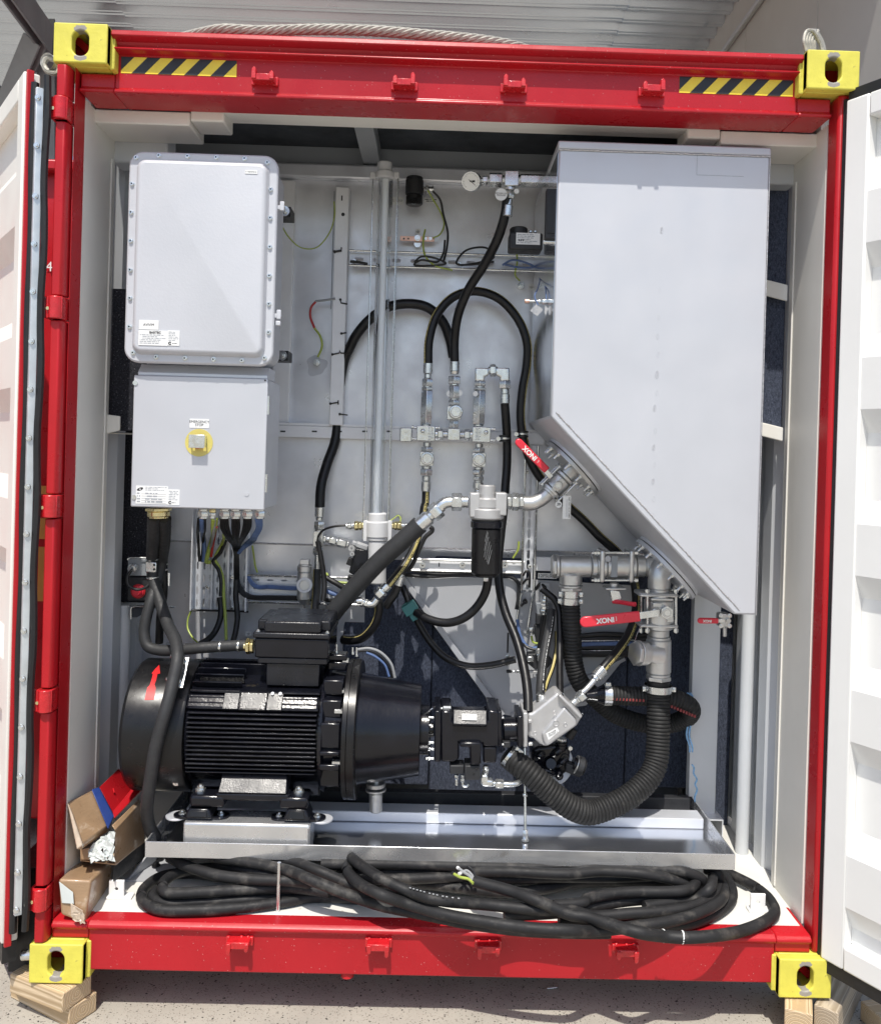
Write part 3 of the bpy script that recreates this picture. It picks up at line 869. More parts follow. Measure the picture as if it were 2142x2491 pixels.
strand_rope(path('F', [(370, 76, 0.21), (410, 66, 0.18), (450, 59, 0.155), (520, 62, 0.14), (640, 59, 0.13), (760, 62, 0.13), (860, 70, 0.14), (960, 79, 0.16), (1030, 90, 0.19), (1090, 108, 0.23)], 12), 0.017,
            'thick twisted wire rope lying along the top rail')
loop = thing('wire_loop', 'coiled wire loops standing up behind the top right corner block', 'wire rope')
for i in range(5):
    dx = i * 15
    MB().tube(path(3, [(1345 + dx * .8, 300, 0.17 + i * .008), (1332 + dx, 235, 0.17 + i * .008), (1350 + dx * 1.02, 180, 0.18 + i * .008), (1385 + dx * .4, 185, 0.19 + i * .008), (1425 + dx * .25, 250, 0.2 + i * .008), (1440 + dx * .2, 300, 0.2 + i * .008)], 8),
              0.0065, 8).build('wire_turn', M['rope'], loop)
th_ = thing('rope_thimble', 'wire rope eye with pale thimble hanging behind the top left corner block', 'wire rope')
MB().lathe(w(1, 300, 375, 0.12), Vector((0.3, 1, 0.1)), [(-0.012, 0.026), (0, 0.021), (0.012, 0.026)], 20, False).build('thimble', M['pvc'], th_)
MB().tube(path(1, [(330, 360, 0.12), (285, 350, 0.12), (265, 385, 0.12), (285, 425, 0.12), (335, 438, 0.12), (345, 400, 0.14)], 10), 0.009, 8).build('rope_eye', M['rope'], th_)
# ------------------------------------------------------------------ fittings helper
def hexn(k, a, b, r, d):
    pass


def fit(parent, k, a, b, d, segs, default='zinc', d2=None):
    """turned and hexagonal pieces strung along the line a-b of detail k: (from, to, radius in detail pixels, kind, name[, material])"""
    A, B = w(k, a[0], a[1], d), w(k, b[0], b[1], d if d2 is None else d2)
    L = math.hypot(b[0] - a[0], b[1] - a[1]); dr = (B - A)
    s = mpp(k, d)
    out = []
    for sg in segs:
        t0, t1, r, kind, nm = sg[:5]
        mt = M[sg[5] if len(sg) > 5 else default]
        p, q = A + dr * (t0 / L), A + dr * (t1 / L)
        R = r * s; ln = (q - p).length; ch = min(ln, R) * 0.14
        if kind == 'h':
            mb = MB().lathe(p, q - p, [(0, R * 0.96), (ch, R * 1.06), (ln - ch, R * 1.06), (ln, R * 0.96)], 6)
            bev = 0.0008
        elif kind == 'c':
            mb = MB().lathe(p, q - p, [(0, R - ch), (ch, R), (ln - ch, R), (ln, R - ch)], 20); bev = 0
        elif kind == 'r':                                # ridged (crimped / threaded)
            pr = [(0, R * 0.9)]
            nn = max(2, int(ln / 0.006))
            for i in range(nn):
                pr += [(ln * (i + 0.1) / nn, R), (ln * (i + 0.6) / nn, R), (ln * (i + 0.8) / nn, R * 0.93)]
            pr.append((ln, R * 0.9))
            mb = MB().lathe(p, q - p, pr, 20); bev = 0
        elif kind == 'k':                                # cone
            mb = MB().cyl(p, q, R, R * 0.72, 20); bev = 0
        elif kind == 'b':                                # square block
            d3 = (q - p).normalized(); sd = d3.cross(Y).normalized()
            mb = MB().obox((p + q) / 2, d3 * ln / 2, sd * R, Y * R); bev = 0.002
        out.append(mb.build(nm, mt, parent, bevel=bev, smooth=40))
    return out


def hose(name, label, pts, r, mt='hose', group='hydraulic hoses', stripe=None, cat='hose', n=14, parent=None, marks=True):
    mb = MB().tube(pts, r, n)
    if parent is None:
        root = thing(name, label, cat, pts[len(pts) // 2], group)
    else:
        root = parent
    ho = mb.build('hose_tube' if parent is None else name, M[mt], root, smooth=60)
    if stripe is not None:
        a, wd, colr = stripe                              # angle round the hose, half width in radians
        q = resample(pts, 0.012)
        MB().tube(q, r * 1.012, 3, False, a - wd, a + wd).build('printed_stripe', M[colr], root, smooth=60)
        if marks:
            ink = MB()
            q = resample(pts, 0.004)
            i = 3
            while i < len(q) - 8:
                ln = random.choice((1, 1, 2, 2, 3))
                if random.random() < 0.80:
                    sub = q[i:i + ln + 1]
                    if len(sub) > 1:
                        ww = wd * random.uniform(0.28, 0.5)
                        off = random.uniform(-.1, .1) * wd
                        ink.tube(sub, r * 1.02, 2, False, a + off - ww, a + off + ww)
                i += ln + 1
            if ink.v:
                ink.build('print', M['ink' if colr == 'stripe' else 'white_ink'], root, smooth=0)['kind'] = 'stuff'
    return root


def screwhead(parent, c, r, mt='zinc', ax=-Y, kind='cap', name='bolt'):
    ax = Vector(ax).normalized()
    if kind == 'cap':                                    # socket cap screw
        mb = MB().lathe(c, ax, [(0, r * 1.25), (r * 0.12, r * 1.25), (r * 0.14, r), (r * 0.85, r), (r, r * 0.85)], 16)
        o = mb.build(name, M[mt], parent, smooth=40)
        MB().hex(c + ax * (r * 1.001), c + ax * (r * 1.03), r * 0.5).build('socket', M['ink'], o, smooth=0)
    else:
        mb = MB().lathe(c, ax, [(0, r * 1.35), (r * 0.15, r * 1.35), (r * 0.17, r * 0.1)], 16).hex(c + ax * r * 0.15, c + ax * r * 0.9, r * 0.95).cyl(c + ax * r * 0.9, c + ax * r * 1.3, r * 0.5, None, 10)
        o = mb.build(name, M[mt], parent, smooth=40)
    return o


def lines(parent, x0, x1, z0, z1, y, rows, mt='ink_grey', seed=1, cols=1):
    """rows of tiny illegible print on a label"""
    rnd = random.Random(seed)
    mb = MB()
    h = (z1 - z0) / rows
    for i in range(rows):
        z = z1 - (i + 0.5) * h
        x = x0 + rnd.choice((0, 0, 0.1)) * (x1 - x0)
        end = x0 + (x1 - x0) * rnd.uniform(0.55, 1.0)
        while x < end:
            l = rnd.uniform(0.4, 2.6) * h
            mb.add([(x, y, z - h * 0.24), (min(x + l, x1), y, z - h * 0.24), (min(x + l, x1), y, z + h * 0.24), (x, y, z + h * 0.24)], [(0, 1, 2, 3)])
            x += l + h * 0.4
    mb.build('print', M[mt], parent, smooth=0)['kind'] = 'stuff'


# ------------------------------------------------------------------ bulkhead and its framing
YP = 0.85
pan = thing('bulkhead_panel', 'brushed stainless bulkhead sheet that carries pipes, hoses and cable trays', 'panel', (0, YP, 1.5))
zt_, zm_, zl_ = w(2, 600, 1000, YP).z, w(7, 900, 283, YP).z, 1.02
XA, XB = w(1, 640, 1000, YP).x - 0.08, 1.10
MB().box(XA, XB, YP, YP + 0.004, zm_, zt_ - 0.03).build('panel_sheet', M['panel'], pan)
XM = w(0, 885, 1500, YP).x
for xa_, xb_, zz_ in ((XA, XM, w(0, 600, 1625, .92).z), (XM + .001, XB, w(8, 1300, 470, .88).z)):
    MB().prism([(xa_, YP, zm_ - 0.002), (xa_, YP + 0.05, zz_), (xa_, YP + 0.054, zz_), (xa_, YP + 0.004, zm_ - 0.002)], (xb_ - xa_, 0, 0)).build('panel_sheet', M['panel'], pan)
MB().tube([(XA, YP - 0.001, zm_), (XB, YP - 0.001, zm_)], 0.004, 6).build('weld_seam', M['weld'], pan)
ztb = w(2, 600, 995, YP - 0.03).z; zbb = w(2, 600, 1088, YP - 0.03).z
MB().box(XA, XB, YP - 0.035, YP - 0.001, zbb, ztb).build('top_channel', M['panel'], pan, bevel=0.010)
MB().box(-1.15, 1.15, YP + 0.008, YP + 0.02, ztb - 0.02, 2.849).build('upper_plate', M['mid_grey'], pan)
# uprights and weld marks on the sheet
for k, xa, xb, ya, yb, kk, dep in ((1, 1668, 1745, 1060, 1559, 1, 0.03), ):
    a, b = w(1, 1672, 1080, YP - dep), w(4, 1735, 1060, YP - dep)
    MB().box(a.x, b.x, YP - dep, YP - 0.001, b.z, a.z).build('upright', M['strut'], pan, bevel=0.003)
a, b = w(2, 0, 1080, YP - .004), w(2, 14, 1559, YP - .004)
MB().box(a.x - 0.02, b.x, YP - 0.004, YP - 0.0005, 1.9, a.z).build('upright', M['panel'], pan)
for x, d in ((1530, 0.002), (280, 0.002)):
    a = w(2, x, 1150, YP)
    MB().box(a.x - 0.0015, a.x + 0.0015, YP - 0.003, YP - 0.0005, w(5, 1500, 1080, YP).z if x > 1000 else 2.2, a.z).build('sheet_joint', M['ink_grey'], pan)
# horizontal strut across the middle
a, b = w(5, -80, 1070, YP - 0.04), w(5, 1545, 1178, YP - 0.04)
za, zb_ = w(5, 700, 1095, YP - 0.04).z, w(5, 700, 1168, YP - 0.04).z
st = thing('steel_strut', 'pale horizontal steel strut crossing the bulkhead behind the valve blocks', 'strut', (0, YP, za))
MB().box(a.x, b.x, YP - 0.04, YP - 0.002, zb_, za).build('strut_body', M['strut'], st, bevel=0.003)
MB().box(a.x, b.x, YP - 0.041, YP - 0.0005, za + 0.0005, za + 0.010).build('strut_lip', M['strut'], st)
for x in (310, 463, 610, -30, 160):
    c = w(5, x, 1112, YP - 0.0405)
    MB().box(c.x - 0.010, c.x + 0.010, YP - 0.0418, YP - 0.0412, c.z - 0.003, c.z + 0.003).build('slot', M['ink'], st)
# upright strut with black ties
us = thing('cable_strut', 'upright pale steel strut with black cable ties beside the sight tube', 'strut', (w(2, 325, 1300, .8).x, .8, 2.2))
YS = 0.79
a, b = w(2, 288, 1122, YS), w(5, 348, 1076, YS)
MB().box(a.x, a.x + (w(2, 370, 1122, YS).x - a.x), YS, YP - 0.002, b.z, a.z).build('strut_body', M['strut'], us, bevel=0.003)
c = w(2, 325, 1192, YS); MB().box(c.x - .0025, c.x + .0025, YS - .0012, YS - .0006, c.z - .010, c.z + .010).build('slot', M['ink'], us)
c = w(2, 332, 1290, YS); MB().cyl(c - Y * 0.0012, c - Y * 0.0006, 0.007).build('hole', M['ink'], us)
for k, pts in ((2, [(280, 1512), (322, 1505), (322, 1488)]), (5, [(282, 32), (322, 26), (322, 10)]), (5, [(316, 318), (320, 338), (358, 345)]), (5, [(322, 522), (352, 518)]), (5, [(268, 648), (310, 640), (312, 625), (318, 640), (375, 645)]),
               (5, [(256, 945), (300, 938), (303, 925), (303, 950)]), (5, [(312, 1008), (360, 1014)])):
    p = [w(k, x, y, YS - 0.003) for x, y in pts]
    mb = MB().tube(p, 0.0028, 6)
    e = p[0] if pts[0][0] > 310 else p[-1]
    mb.ball(p[0], 0.005, 8)
    mb.build('cable_tie', M['black'], us)
# horizontal cable tray: perforated strip between two rods
def perf(parent, x0, x1, z0, z1, y, nx, nz, horiz, fill=0.55, t=0.0015, mt='stainless', name='perforated_strip', hw=None, hh=None):
    mb = MB()
    cx, cz = (x1 - x0) / nx, (z1 - z0) / nz
    for i in range(nx):
        for j in range(nz):
            c = Vector((x0 + (i + .5) * cx, y, z0 + (j + .5) * cz))
            a = (hw if hw else cx * fill / 2); b = (hh if hh else cz * fill / 2)
            if horiz:
                mb.holeplate(c, X, Z, -Y, cx / 2, cz / 2, lambda an, a=a, b=b: (lambda q: (q[1], -q[0]))(stad(b, a)(an - PI / 2)), t, False) if False else mb.holeplate(c, X, Z, -Y, cx / 2, cz / 2, ell(a, b), t, False)
            else:
                mb.holeplate(c, X, Z, -Y, cx / 2, cz / 2, ell(a, b), t, False)
    return mb.build(name, M[mt], parent, smooth=0)


def ell(a, b, p=4):                                       # rounded slot outline
    def f(an):
        ca, sa = math.cos(an), math.sin(an)
        r = (abs(ca / a) ** p + abs(sa / b) ** p) ** (-1 / p)
        return (ca * r, sa * r)
    return f


YT = 0.80
ct = thing('cable_tray', 'narrow perforated cable tray of two rods under the black flow switch', 'cable tray', (0.2, YT, 2.1), 'cable trays on the bulkhead')
a, b = w(5, 372, 38, YT), w(5, 1605, 128, YT)
zr = [w(5, 800, 41, YT).z, w(5, 800, 130, YT).z]
for zz in zr:
    MB().tube([(a.x, YT - 0.012, zz), (b.x, YT - 0.012, zz)], 0.0045, 8).build('tray_rod', M['zinc'], ct)
perf(ct, a.x, b.x, zr[1] + 0.004, zr[0] - 0.004, YT + 0.006, 11, 1, True, hw=0.017, hh=0.008)
c = w(5, 380, 85, YT)
for dx in (10, 640, 1150):
    q = w(5, 390 + dx, 85 + dx * 0.028, YT - 0.001)
    screwhead(ct, q, 0.006, ax=-Y)
# lower-left tray with its branch to the right
YL = 0.80
lt = thing('cable_tray', 'wide perforated cable tray under the control cabinet with branch to the right', 'cable tray', (-.7, YL, 1.2), 'cable trays on the bulkhead')
a, b = w('I', 150, 210, YL), w('I', 860, 1480, YL)
x0, x1 = w('I', 165, 900, YL).x, w('I', 840, 900, YL).x
z0, z1 = w('I', 500, 1470, YL).z, w('I', 500, 215, YL).z
perf(lt, x0, x1, z0, z1, YL + 0.006, 8, 8, False, hw=0.0035, hh=0.016, mt='stainless')
for xx in (x0 - .002, x1 + .002):
    MB().box(xx - 0.003, xx + 0.003, YL - 0.03, YL + 0.01, z0 if xx < -.7 else w('I', 850, 1490, YL).z, z1).build('tray_lip', M['stainless'], lt)
for x in (405, 610):
    xx = w('I', x, 900, YL).x
    MB().box(xx - 0.003, xx + 0.004, YL - 0.02, YL + 0.005, z0, z1).build('tray_lip', M['stainless'], lt)
MB().tube(path('I', [(125, 1480, YL - .02), (240, 1475, YL - .02), (430, 1480, YL - .02), (640, 1482, YL - .02), (850, 1495, YL - .02)]), 0.004, 8).build('edge_trim', M['black'], lt)
c0, c1 = w('I', 860, 1040, YL), w(8, 350, 640, YL)
perf(lt, c0.x, c1.x, w('I', 1100, 1360, YL).z, w('I', 1100, 1045, YL).z, YL + 0.006, 7, 3, True, hw=0.012, hh=0.0035)
for y in (1028, 1365):
    zz = w('I', 1150, y, YL).z
    MB().tube([(c0.x - 0.004, YL - 0.022, zz), (c1.x + .1, YL - 0.022, zz)], 0.005, 8).build('tray_rod', M['zinc'], lt)
for x, y in ((835, 1070), (335, 1185), (640, 1450), (385, 1090), (650, 1060)):
    screwhead(lt, w('I', x, y, YL + .003), 0.006)
# vertical tray at the right of the filter
YV = 0.78
vt = thing('cable_tray', 'upright perforated cable tray right of the black filter bowl', 'cable tray', (.25, YV, 1.5), 'cable trays on the bulkhead')
a, b = w(5, 1412, 1320, YV), w(8, 1488, 590, YV)
xs = w(8, 1412, 300, YV).x, w(8, 1488, 300, YV).x
z1, z0 = w(5, 1450, 1200, YV).z, w(8, 1450, 585, YV).z
perf(vt, xs[0] + .006, xs[1] - .006, z0, z1, YV + .006, 1, 14, False, hw=0.006, hh=0.018)
for xx in xs:
    MB().tube([(xx, YV - .014, z1), (xx, YV - .014, z0)], 0.0045, 8).build('tray_rod', M['zinc'], vt)
MB().tube(path('H', [(170, 380, YV - .014), (140, 560, YV - .014), (85, 880, YV - .014)], 6), 0.0045, 8).build('tray_rod', M['zinc'], vt)
MB().tube(path('H', [(355, 380, YV - .014), (330, 480, YV - .014), (250, 1010, YV - .014)], 6), 0.0045, 8).build('tray_rod', M['zinc'], vt)
pl = [w('H', *q, YV + .012) for q in ((180, 360), (345, 360), (260, 1000), (90, 900))]
MB().prism(pl, (0, 0.003, 0)).build('tray_floor', M['plate'], vt)
for k, x, y in ((5, 1440, 1355), (8, 1455, 440)):
    screwhead(vt, w(k, x, y, YV), 0.007)
# lower horizontal rail behind the filter bowl
YR = 0.79
lr = thing('mounting_rail', 'bright horizontal mounting rail with bolts behind the black filter bowl', 'rail', (.1, YR, 1.3))
a, b = w(8, 690, 455, YR), w(8, 1600, 500, YR)
za, zb_ = w(8, 1000, 400, YR).z, w(8, 1000, 462, YR).z
MB().box(a.x, w(8, 1420, 440, YR).x, YR, YR + 0.006, zb_, za).build('rail_body', M['strut'], lr)
for zz in (za, zb_ - .003):
    MB().tube([(a.x, YR - .014, zz), (w(8, 1420, 440, YR).x, YR - .014, zz)], 0.005, 8).build('tray_rod', M['zinc'], lr)
for x in (810, 1050, 1305):
    c = w(8, x, 432, YR - .001)
    MB().cyl(c, c - Y * .004, 0.012).build('washer', M['zinc'], lr); screwhead(lr, c - Y * .004, 0.007)
for x in (910, 1180):
    c = w(8, x, 430, YR); MB().box(c.x - .002, c.x + .002, YR - .0012, YR - .0004, c.z - .008, c.z + .008).build('slot', M['ink'], lr)
a, b = w(8, 1495, 385, YR), w(8, 1600, 470, YR)
MB().box(a.x, b.x + .05, YR, YR + .03, b.z, a.z).build('rail_body', M['strut'], lr, bevel=.002)
a, b = w(8, 1505, 480, YR), w(8, 1600, 515, YR)
lb = MB().box(a.x, b.x + .01, YR - .001, YR + .001, b.z, a.z).build('label_plate', M['label'], lr)
text('12PSL03', lr, (a + b) / 2 - Y * .001, X, Z, 0.018, M['ink'])
# grey folded hopper plate and dark linings below the bulkhead
YG = 0.80
hp = thing('hopper_plate', 'grey triangular folded plate behind the hydraulic pump', 'plate', (.2, YG, 1.1))
poly = [w(8, 700, 500, YG), w(8, 1395, 515, YG), w(9, 360, 540, YG), w(9, 280, 970, YG), w(9, 60, 1240, YG), w(8, 1340, 1340, YG), w(8, 1290, 1330, YG)]
MB().prism(poly, (0, 0.004, 0)).build('plate_sheet', M['plate'], hp)
e0, e1 = w(8, 690, 505, YG - .012), w(8, 1290, 1335, YG - .012)
d = (e1 - e0).normalized(); s = d.cross(Y)
MB().obox((e0 + e1) / 2, d * (e1 - e0).length / 2, s * 0.011, Y * 0.012).build('edge_angle', M['plate'], hp, bevel=0.002)
e0, e1 = w(9, 285, 965, YG - .012), w(8, 1345, 1340, YG - .012)
d = (e1 - e0).normalized(); s = d.cross(Y)
MB().obox((e0 + e1) / 2, d * (e1 - e0).length / 2, s * 0.007, Y * 0.012).build('edge_angle', M['plate'], hp, bevel=0.002)
cp = thing('insulation_mat', 'navy felt insulation hung behind the motor and pump', 'insulation', (.2, .9, .9))
YC = 0.88
for (xa, xb, dz, dy) in ((w(8, 480, 900, YC).x - .1, w(8, 870, 900, YC).x, 0, 0.0), (w(8, 872, 900, YC).x, w(9, 300, 900, YC).x, -.02, -.012), (w(9, 302, 900, YC).x, w(9, 680, 900, YC).x, 0.02, -0.02)):
    MB().box(xa, xb, YC + dy, YC + 0.03, w(12, 300, 150, YC).z + dz, 1.55).build('felt_sheet', M['carpet'], cp, bevel=0.006)
sl = [(6, 1095, 0, 1250, 1030), (9, 815, 740, 892, 1513), (3, 1130, 930, 1250, 1513)]
MB().box(-.45, 1.0, .93, .95, .171, .95).build('shadow_backing', M['dark_roof'], cp)  # dark sheet added for the shadow below the felt and behind the tray
fr = thing('insulation_mat', 'tall navy felt strip between the tank and the right wall', 'insulation', (.95, .8, 2))
a = w(3, 1120, 930, .43); b = w(6, 1215, 1050, .43)
MB().box(a.x - .06, a.x + (w(3, 1252, 930, .43).x - a.x), .43, .46, b.z - 0.01, w(3, 1200, 880, .43).z).build('felt_sheet', M['carpet'], fr, bevel=.005)
a, b = w(9, 815, 760, .84), w(12, 885, 420, .84)
MB().box(a.x - .02, b.x, .84, .87, b.z, a.z + .2).build('felt_sheet', M['carpet'], fr, bevel=.005)
fm = thing('insulation_foam', 'speckled black foam lining strip left of the grey enclosures', 'insulation', (-1.0, .62, 1.9))
YF = 0.40
a, b = w(4, 665, 250, YF), w(4, 800, 1110, YF)
MB().box(a.x, b.x + .03, YF, YF + .04, b.z, a.z).build('foam_sheet', M['foam'], fm, bevel=.004)
a, b = w(4, 745, 1150, .64), w(7, 880, 660, .64)
MB().box(a.x, b.x + .02, .64, .68, b.z, a.z + .03).build('foam_sheet', M['foam'], fm, bevel=.004)
a = w(10, 605, 60, .55)
plain('foam_offcut', MB().box(a.x - .022, a.x + .022, .5, .6, a.z - .03, a.z + .03), M['foam'], 'small speckled foam offcut above the cardboard sleeve by the left wall', 'foam', bevel=.008)
# angle brackets carrying the side linings
br = []
for i, (k, x0, y0, x1, y1, dpt, lab) in enumerate(((6, 1108, 195, 1236, 318, .40, 'cream angle bracket right of the tank, the upper of two'), (6, 1080, 1030, 1210, 1138, .40, 'cream angle bracket right of the tank, the lower of two'),
                                     (4, 652, 1005, 772, 1160, .36, 'cream angle bracket left of the control cabinet'))):
    a, b = w(k, x0, y0, dpt), w(k, x1, y1, dpt)
    z1 = max(a.z, b.z); z0 = min(a.z, b.z)
    if k == 6:
        mb = MB().prism([(a.x - .1, dpt, z1 + .025), (b.x, dpt, z1 - .014), (b.x, dpt, z0), (a.x - .1, dpt, z0 + .04)], (0, .008, 0))
        mb.prism([(a.x - .1, dpt + .009, z1 + .02), (b.x, dpt + .009, z1 - .016), (b.x, dpt + .009, z1 - .022), (a.x - .1, dpt + .009, z1 + .014)], (0, .12, 0))
    else:
        mb = MB().prism([(a.x - .03, dpt, z1), (b.x - .03, dpt, z1 - .008), (b.x - .03, dpt, z0 + .03), (a.x - .03, dpt, z0 + .01)], (0, .008, 0))
        mb.prism([(a.x - .03, dpt + .009, z0 + .018), (b.x, dpt + .15, z0 + .018), (b.x, dpt + .15, z0 + .024), (a.x - .03, dpt + .009, z0 + .024)], (0, 0.01, 0))
    plain('angle_bracket', mb, M['white_in'], lab, 'bracket', 'cream angle brackets on the side linings', bevel=.003)
# grey pipes and panels in the right corner
rp = thing('conduit_pipe', 'upright pale grey pipe in the right rear corner', 'pipe', (1.0, .6, .8))
a, b = w(9, 1010, 720, .60), w(12, 985, 590, .60)
MB().cyl((a.x, .60, b.z), (a.x, .60, a.z + .12), 0.024).build('pipe_body', M['grey_wall'], rp)
MB().cyl((a.x, .60, b.z - .004), (a.x, .60, b.z + .012), 0.028).build('pipe_collar', M['grey_wall'], rp)
rp = thing('conduit_pipe', 'upright pale grey pipe behind the left wall return', 'pipe', (-1.0, .6, .8))
a = w(7, 745, 800, .60)
MB().cyl((a.x, .60, .35), (a.x, .60, a.z + .08), 0.024).build('pipe_body', M['grey_wall'], rp)
sp = thing('support_post', 'flat pale grey support post below the oil tank', 'post', (.85, .5, .6))
a, b = w(9, 693, 640, .66), w(12, 812, 310, .66)
MB().box(a.x, b.x, .66, .70, b.z, a.z + .05).build('post_plate', M['grey_wall'], sp, bevel=.002)
a, b = w(12, 750, 322, .60), w(12, 858, 440, .60)
mb = MB().box(a.x, b.x, .60, .75, a.z - .004, a.z).box(b.x - .004, b.x, .60, .75, b.z, a.z - .0041)
mb.build('channel_end', M['stainless'], sp)
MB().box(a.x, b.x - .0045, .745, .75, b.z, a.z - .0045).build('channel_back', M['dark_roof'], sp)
rb_c = thing('hanging_rope', 'thin twisted blue cord hanging beside the support post', 'rope', (.8, .5, .6))
for dx in (-.004, .006):
    MB().tube([p + X * (dx + .004 * math.sin(i * 0.9)) for i, p in enumerate(path(9, [(655, 1168, .62), (665, 1180, .60), (655, 1350, .60), (668, 1513, .60)], 8))], 0.0035, 6).build('cord_strand', M['blue_rope'], rb_c)
MB().tube([p + X * .004 * math.sin(i * .9) for i, p in enumerate(path(12, [(678, 0, .60), (700, 80, .60), (702, 150, .6), (695, 270, .60)], 8))], 0.0035, 6).build('cord_strand', M['blue_rope'], rb_c)

# ------------------------------------------------------------------ oil tank
YK, YKB = 0.155, 0.80
A0, A1, A2, A3, A4 = w(2, 1630, 905, YK), w(3, 1138, 905, YK), w(9, 1050, 712, YK), w(9, 925, 708, YK), w(5, 1585, 1025, YK)
A1.x = (A1.x + A2.x) / 2; A2.x = A1.x; A0.x = (A0.x + A4.x) / 2; A4.x = A0.x
zt_ = (A0.z + A1.z) / 2; A0.z = A1.z = zt_; zb_ = (A2.z + A3.z) / 2; A2.z = A3.z = zb_
tank = thing('oil_tank', 'large pale satin steel oil tank with sloping underside at upper right', 'tank', (A0 + A2) / 2)
MB().prism([A0, A1, A2, A3, A4], (0, YKB - YK, 0)).build('tank_shell', M['tank'], tank, bevel=0.006)
MB().box(A0.x - .0016, A0.x - .0004, YK + .012, YKB - .004, A4.z + .006, zt_ - .004).build('polished_side', M['mirror'], tank)
ztt = w(3, 500, 862, YK).z
MB().box(A0.x - .003, A1.x + .003, YK - .003, YKB, zt_ + .0005, max(ztt, zt_ + .028)).build('tank_lid', M['tank'], tank, bevel=.005)
def bead(p, q, r, parent, name='weld_bead'):
    p, q = Vector(p), Vector(q)
    n = int((q - p).length / 0.006)
    MB().tube([p.lerp(q, i / n) + Vector((0, 0, random.uniform(-.001, .001))) for i in range(n + 1)], r, 6, rf=lambda i: random.uniform(.75, 1.2)).build(name, M['weld'], parent, smooth=60)
off = (A3 - A4).normalized().cross(Y) * -1
if off.x < 0: off = -off
bead(A4 + off * .022 - Y * .0005, A3 + off * .022 - Y * .0005, .0024, tank)
bead((A0.x, YK - .002, zt_ - .002), (A1.x, YK - .002, zt_ - .002), .0022, tank)
bead((A1.x, YK + .0, zt_), (A2.x, YK, A2.z), .0016, tank)
# plug welds down the face
for k, x, y, s in ((3, 500, 1345, 1.2), (6, 490, 250, .5), (6, 485, 415, .6), (6, 478, 525, .9), (6, 481, 632, .7), (6, 473, 747, 1.5), (6, 473, 855, .8), (6, 459, 942, 1.3), (6, 465, 1076, .8), (6, 454, 1173, 1.2), (6, 460, 1275, .6), (6, 450, 1372, 1.2), (6, 455, 1475, .9), (9, 450, 130, .9)):
    c = w(k, x, y, YK)
    mb = MB()
    q = []
    for i in range(13):
        an = 2 * PI * i / 12
        q.append(c + Vector((math.cos(an) * .0042 * s ** .5, -.0002, math.sin(an) * .0095 * s ** .5)))
    mb.tube(q, .0008 * s, 5, False)
    mb.build('plug_weld', M['tank'], tank)
    if s > 1.1:
        MB().tube([c + Z * .006 - Y * .0004, c - Z * .006 - Y * .0004], .0013, 5).build('plug_weld', M['weld'], tank)
# name seam at the top right corner
mb = MB()
a, b = w(3, 710, 870, YK), w(3, 980, 1030, YK)
mb.box(a.x - .0006, a.x + .0006, YK - .0006, YK - .0002, b.z, zt_ - .004).box(a.x, b.x, YK - .0006, YK - .0002, b.z - .0006, b.z + .0006)
mb.build('scribe_line', M['ink_grey'], tank)

# ------------------------------------------------------------------ explosion-proof enclosure and control cabinet
YE = 0.15
def rrect(a, b, r, y, n=6):
    x0, x1, z0, z1 = a.x, b.x, b.z, a.z
    out = []
    for cx, cz, s in ((x1 - r, z1 - r, 0), (x0 + r, z1 - r, 1), (x0 + r, z0 + r, 2), (x1 - r, z0 + r, 3)):
        for i in range(n + 1):
            an = PI / 2 * (s + i / n)
            out.append(Vector((cx + r * math.cos(an), y, cz + r * math.sin(an))))
    return out


a, b = w(4, 770, 0, YE), w(4, 1655, 0, YE)
a = Vector((w(1, 763, 1450, YE).x, 0, w(1, 1215, 920, YE).z)); b = Vector((w(4, 1655, 250, YE).x, 0, w(4, 1200, 708, YE).z))
ej = thing('flameproof_enclosure', 'large grey bolted enclosure with rounded corners at upper left', 'enclosure', ((a.x + b.x) / 2, YE, (a.z + b.z) / 2))
MB().prism(rrect(a, b, .045, YE), (0, .028, 0)).build('cover_flange', M['enclosure'], ej, bevel=.006)
in_ = 0.026
a2, b2 = Vector((a.x + in_, 0, a.z - in_)), Vector((b.x - in_, 0, b.z + in_))
a3, b3 = Vector((a.x + in_ + .010, 0, a.z - in_ - .010)), Vector((b.x - in_ - .010, 0, b.z + in_ + .010))
r1, r2 = rrect(a2, b2, .03, YE - .0), rrect(a3, b3, .024, YE - .020)
n = len(r1)
mb = MB().add(r1 + r2, [(i, (i + 1) % n, n + (i + 1) % n, n + i) for i in range(n)] + [tuple(n + i for i in range(n))])
mb.build('cover_dome', M['enclosure'], ej, bevel=.007, seg=3, smooth=60)
MB().prism(rrect(a + Vector((.012, 0, -.012)), b + Vector((-.012, 0, .012)), .04, YE + .0285), (0, .15, 0)).build('enclosure_body', M['enclosure'], ej, bevel=.004)
bolts = [(1, x, y) for x, y in ((820, 948), (957, 936), (1130, 940), (1302, 947), (1473, 954), (1610, 978), (795, 1106), (790, 1278), (788, 1450), (1630, 1140), (1627, 1312), (1625, 1486))] + \
        [(4, x, y) for x, y in ((785, 140), (783, 310), (780, 482), (1622, 175), (1619, 345), (1617, 516), (801, 638), (940, 664), (1113, 671), (1285, 678), (1456, 685), (1592, 670))]
for k, x, y in bolts:
    screwhead(ej, w(k, x, y, YE - .0005), 0.0062)
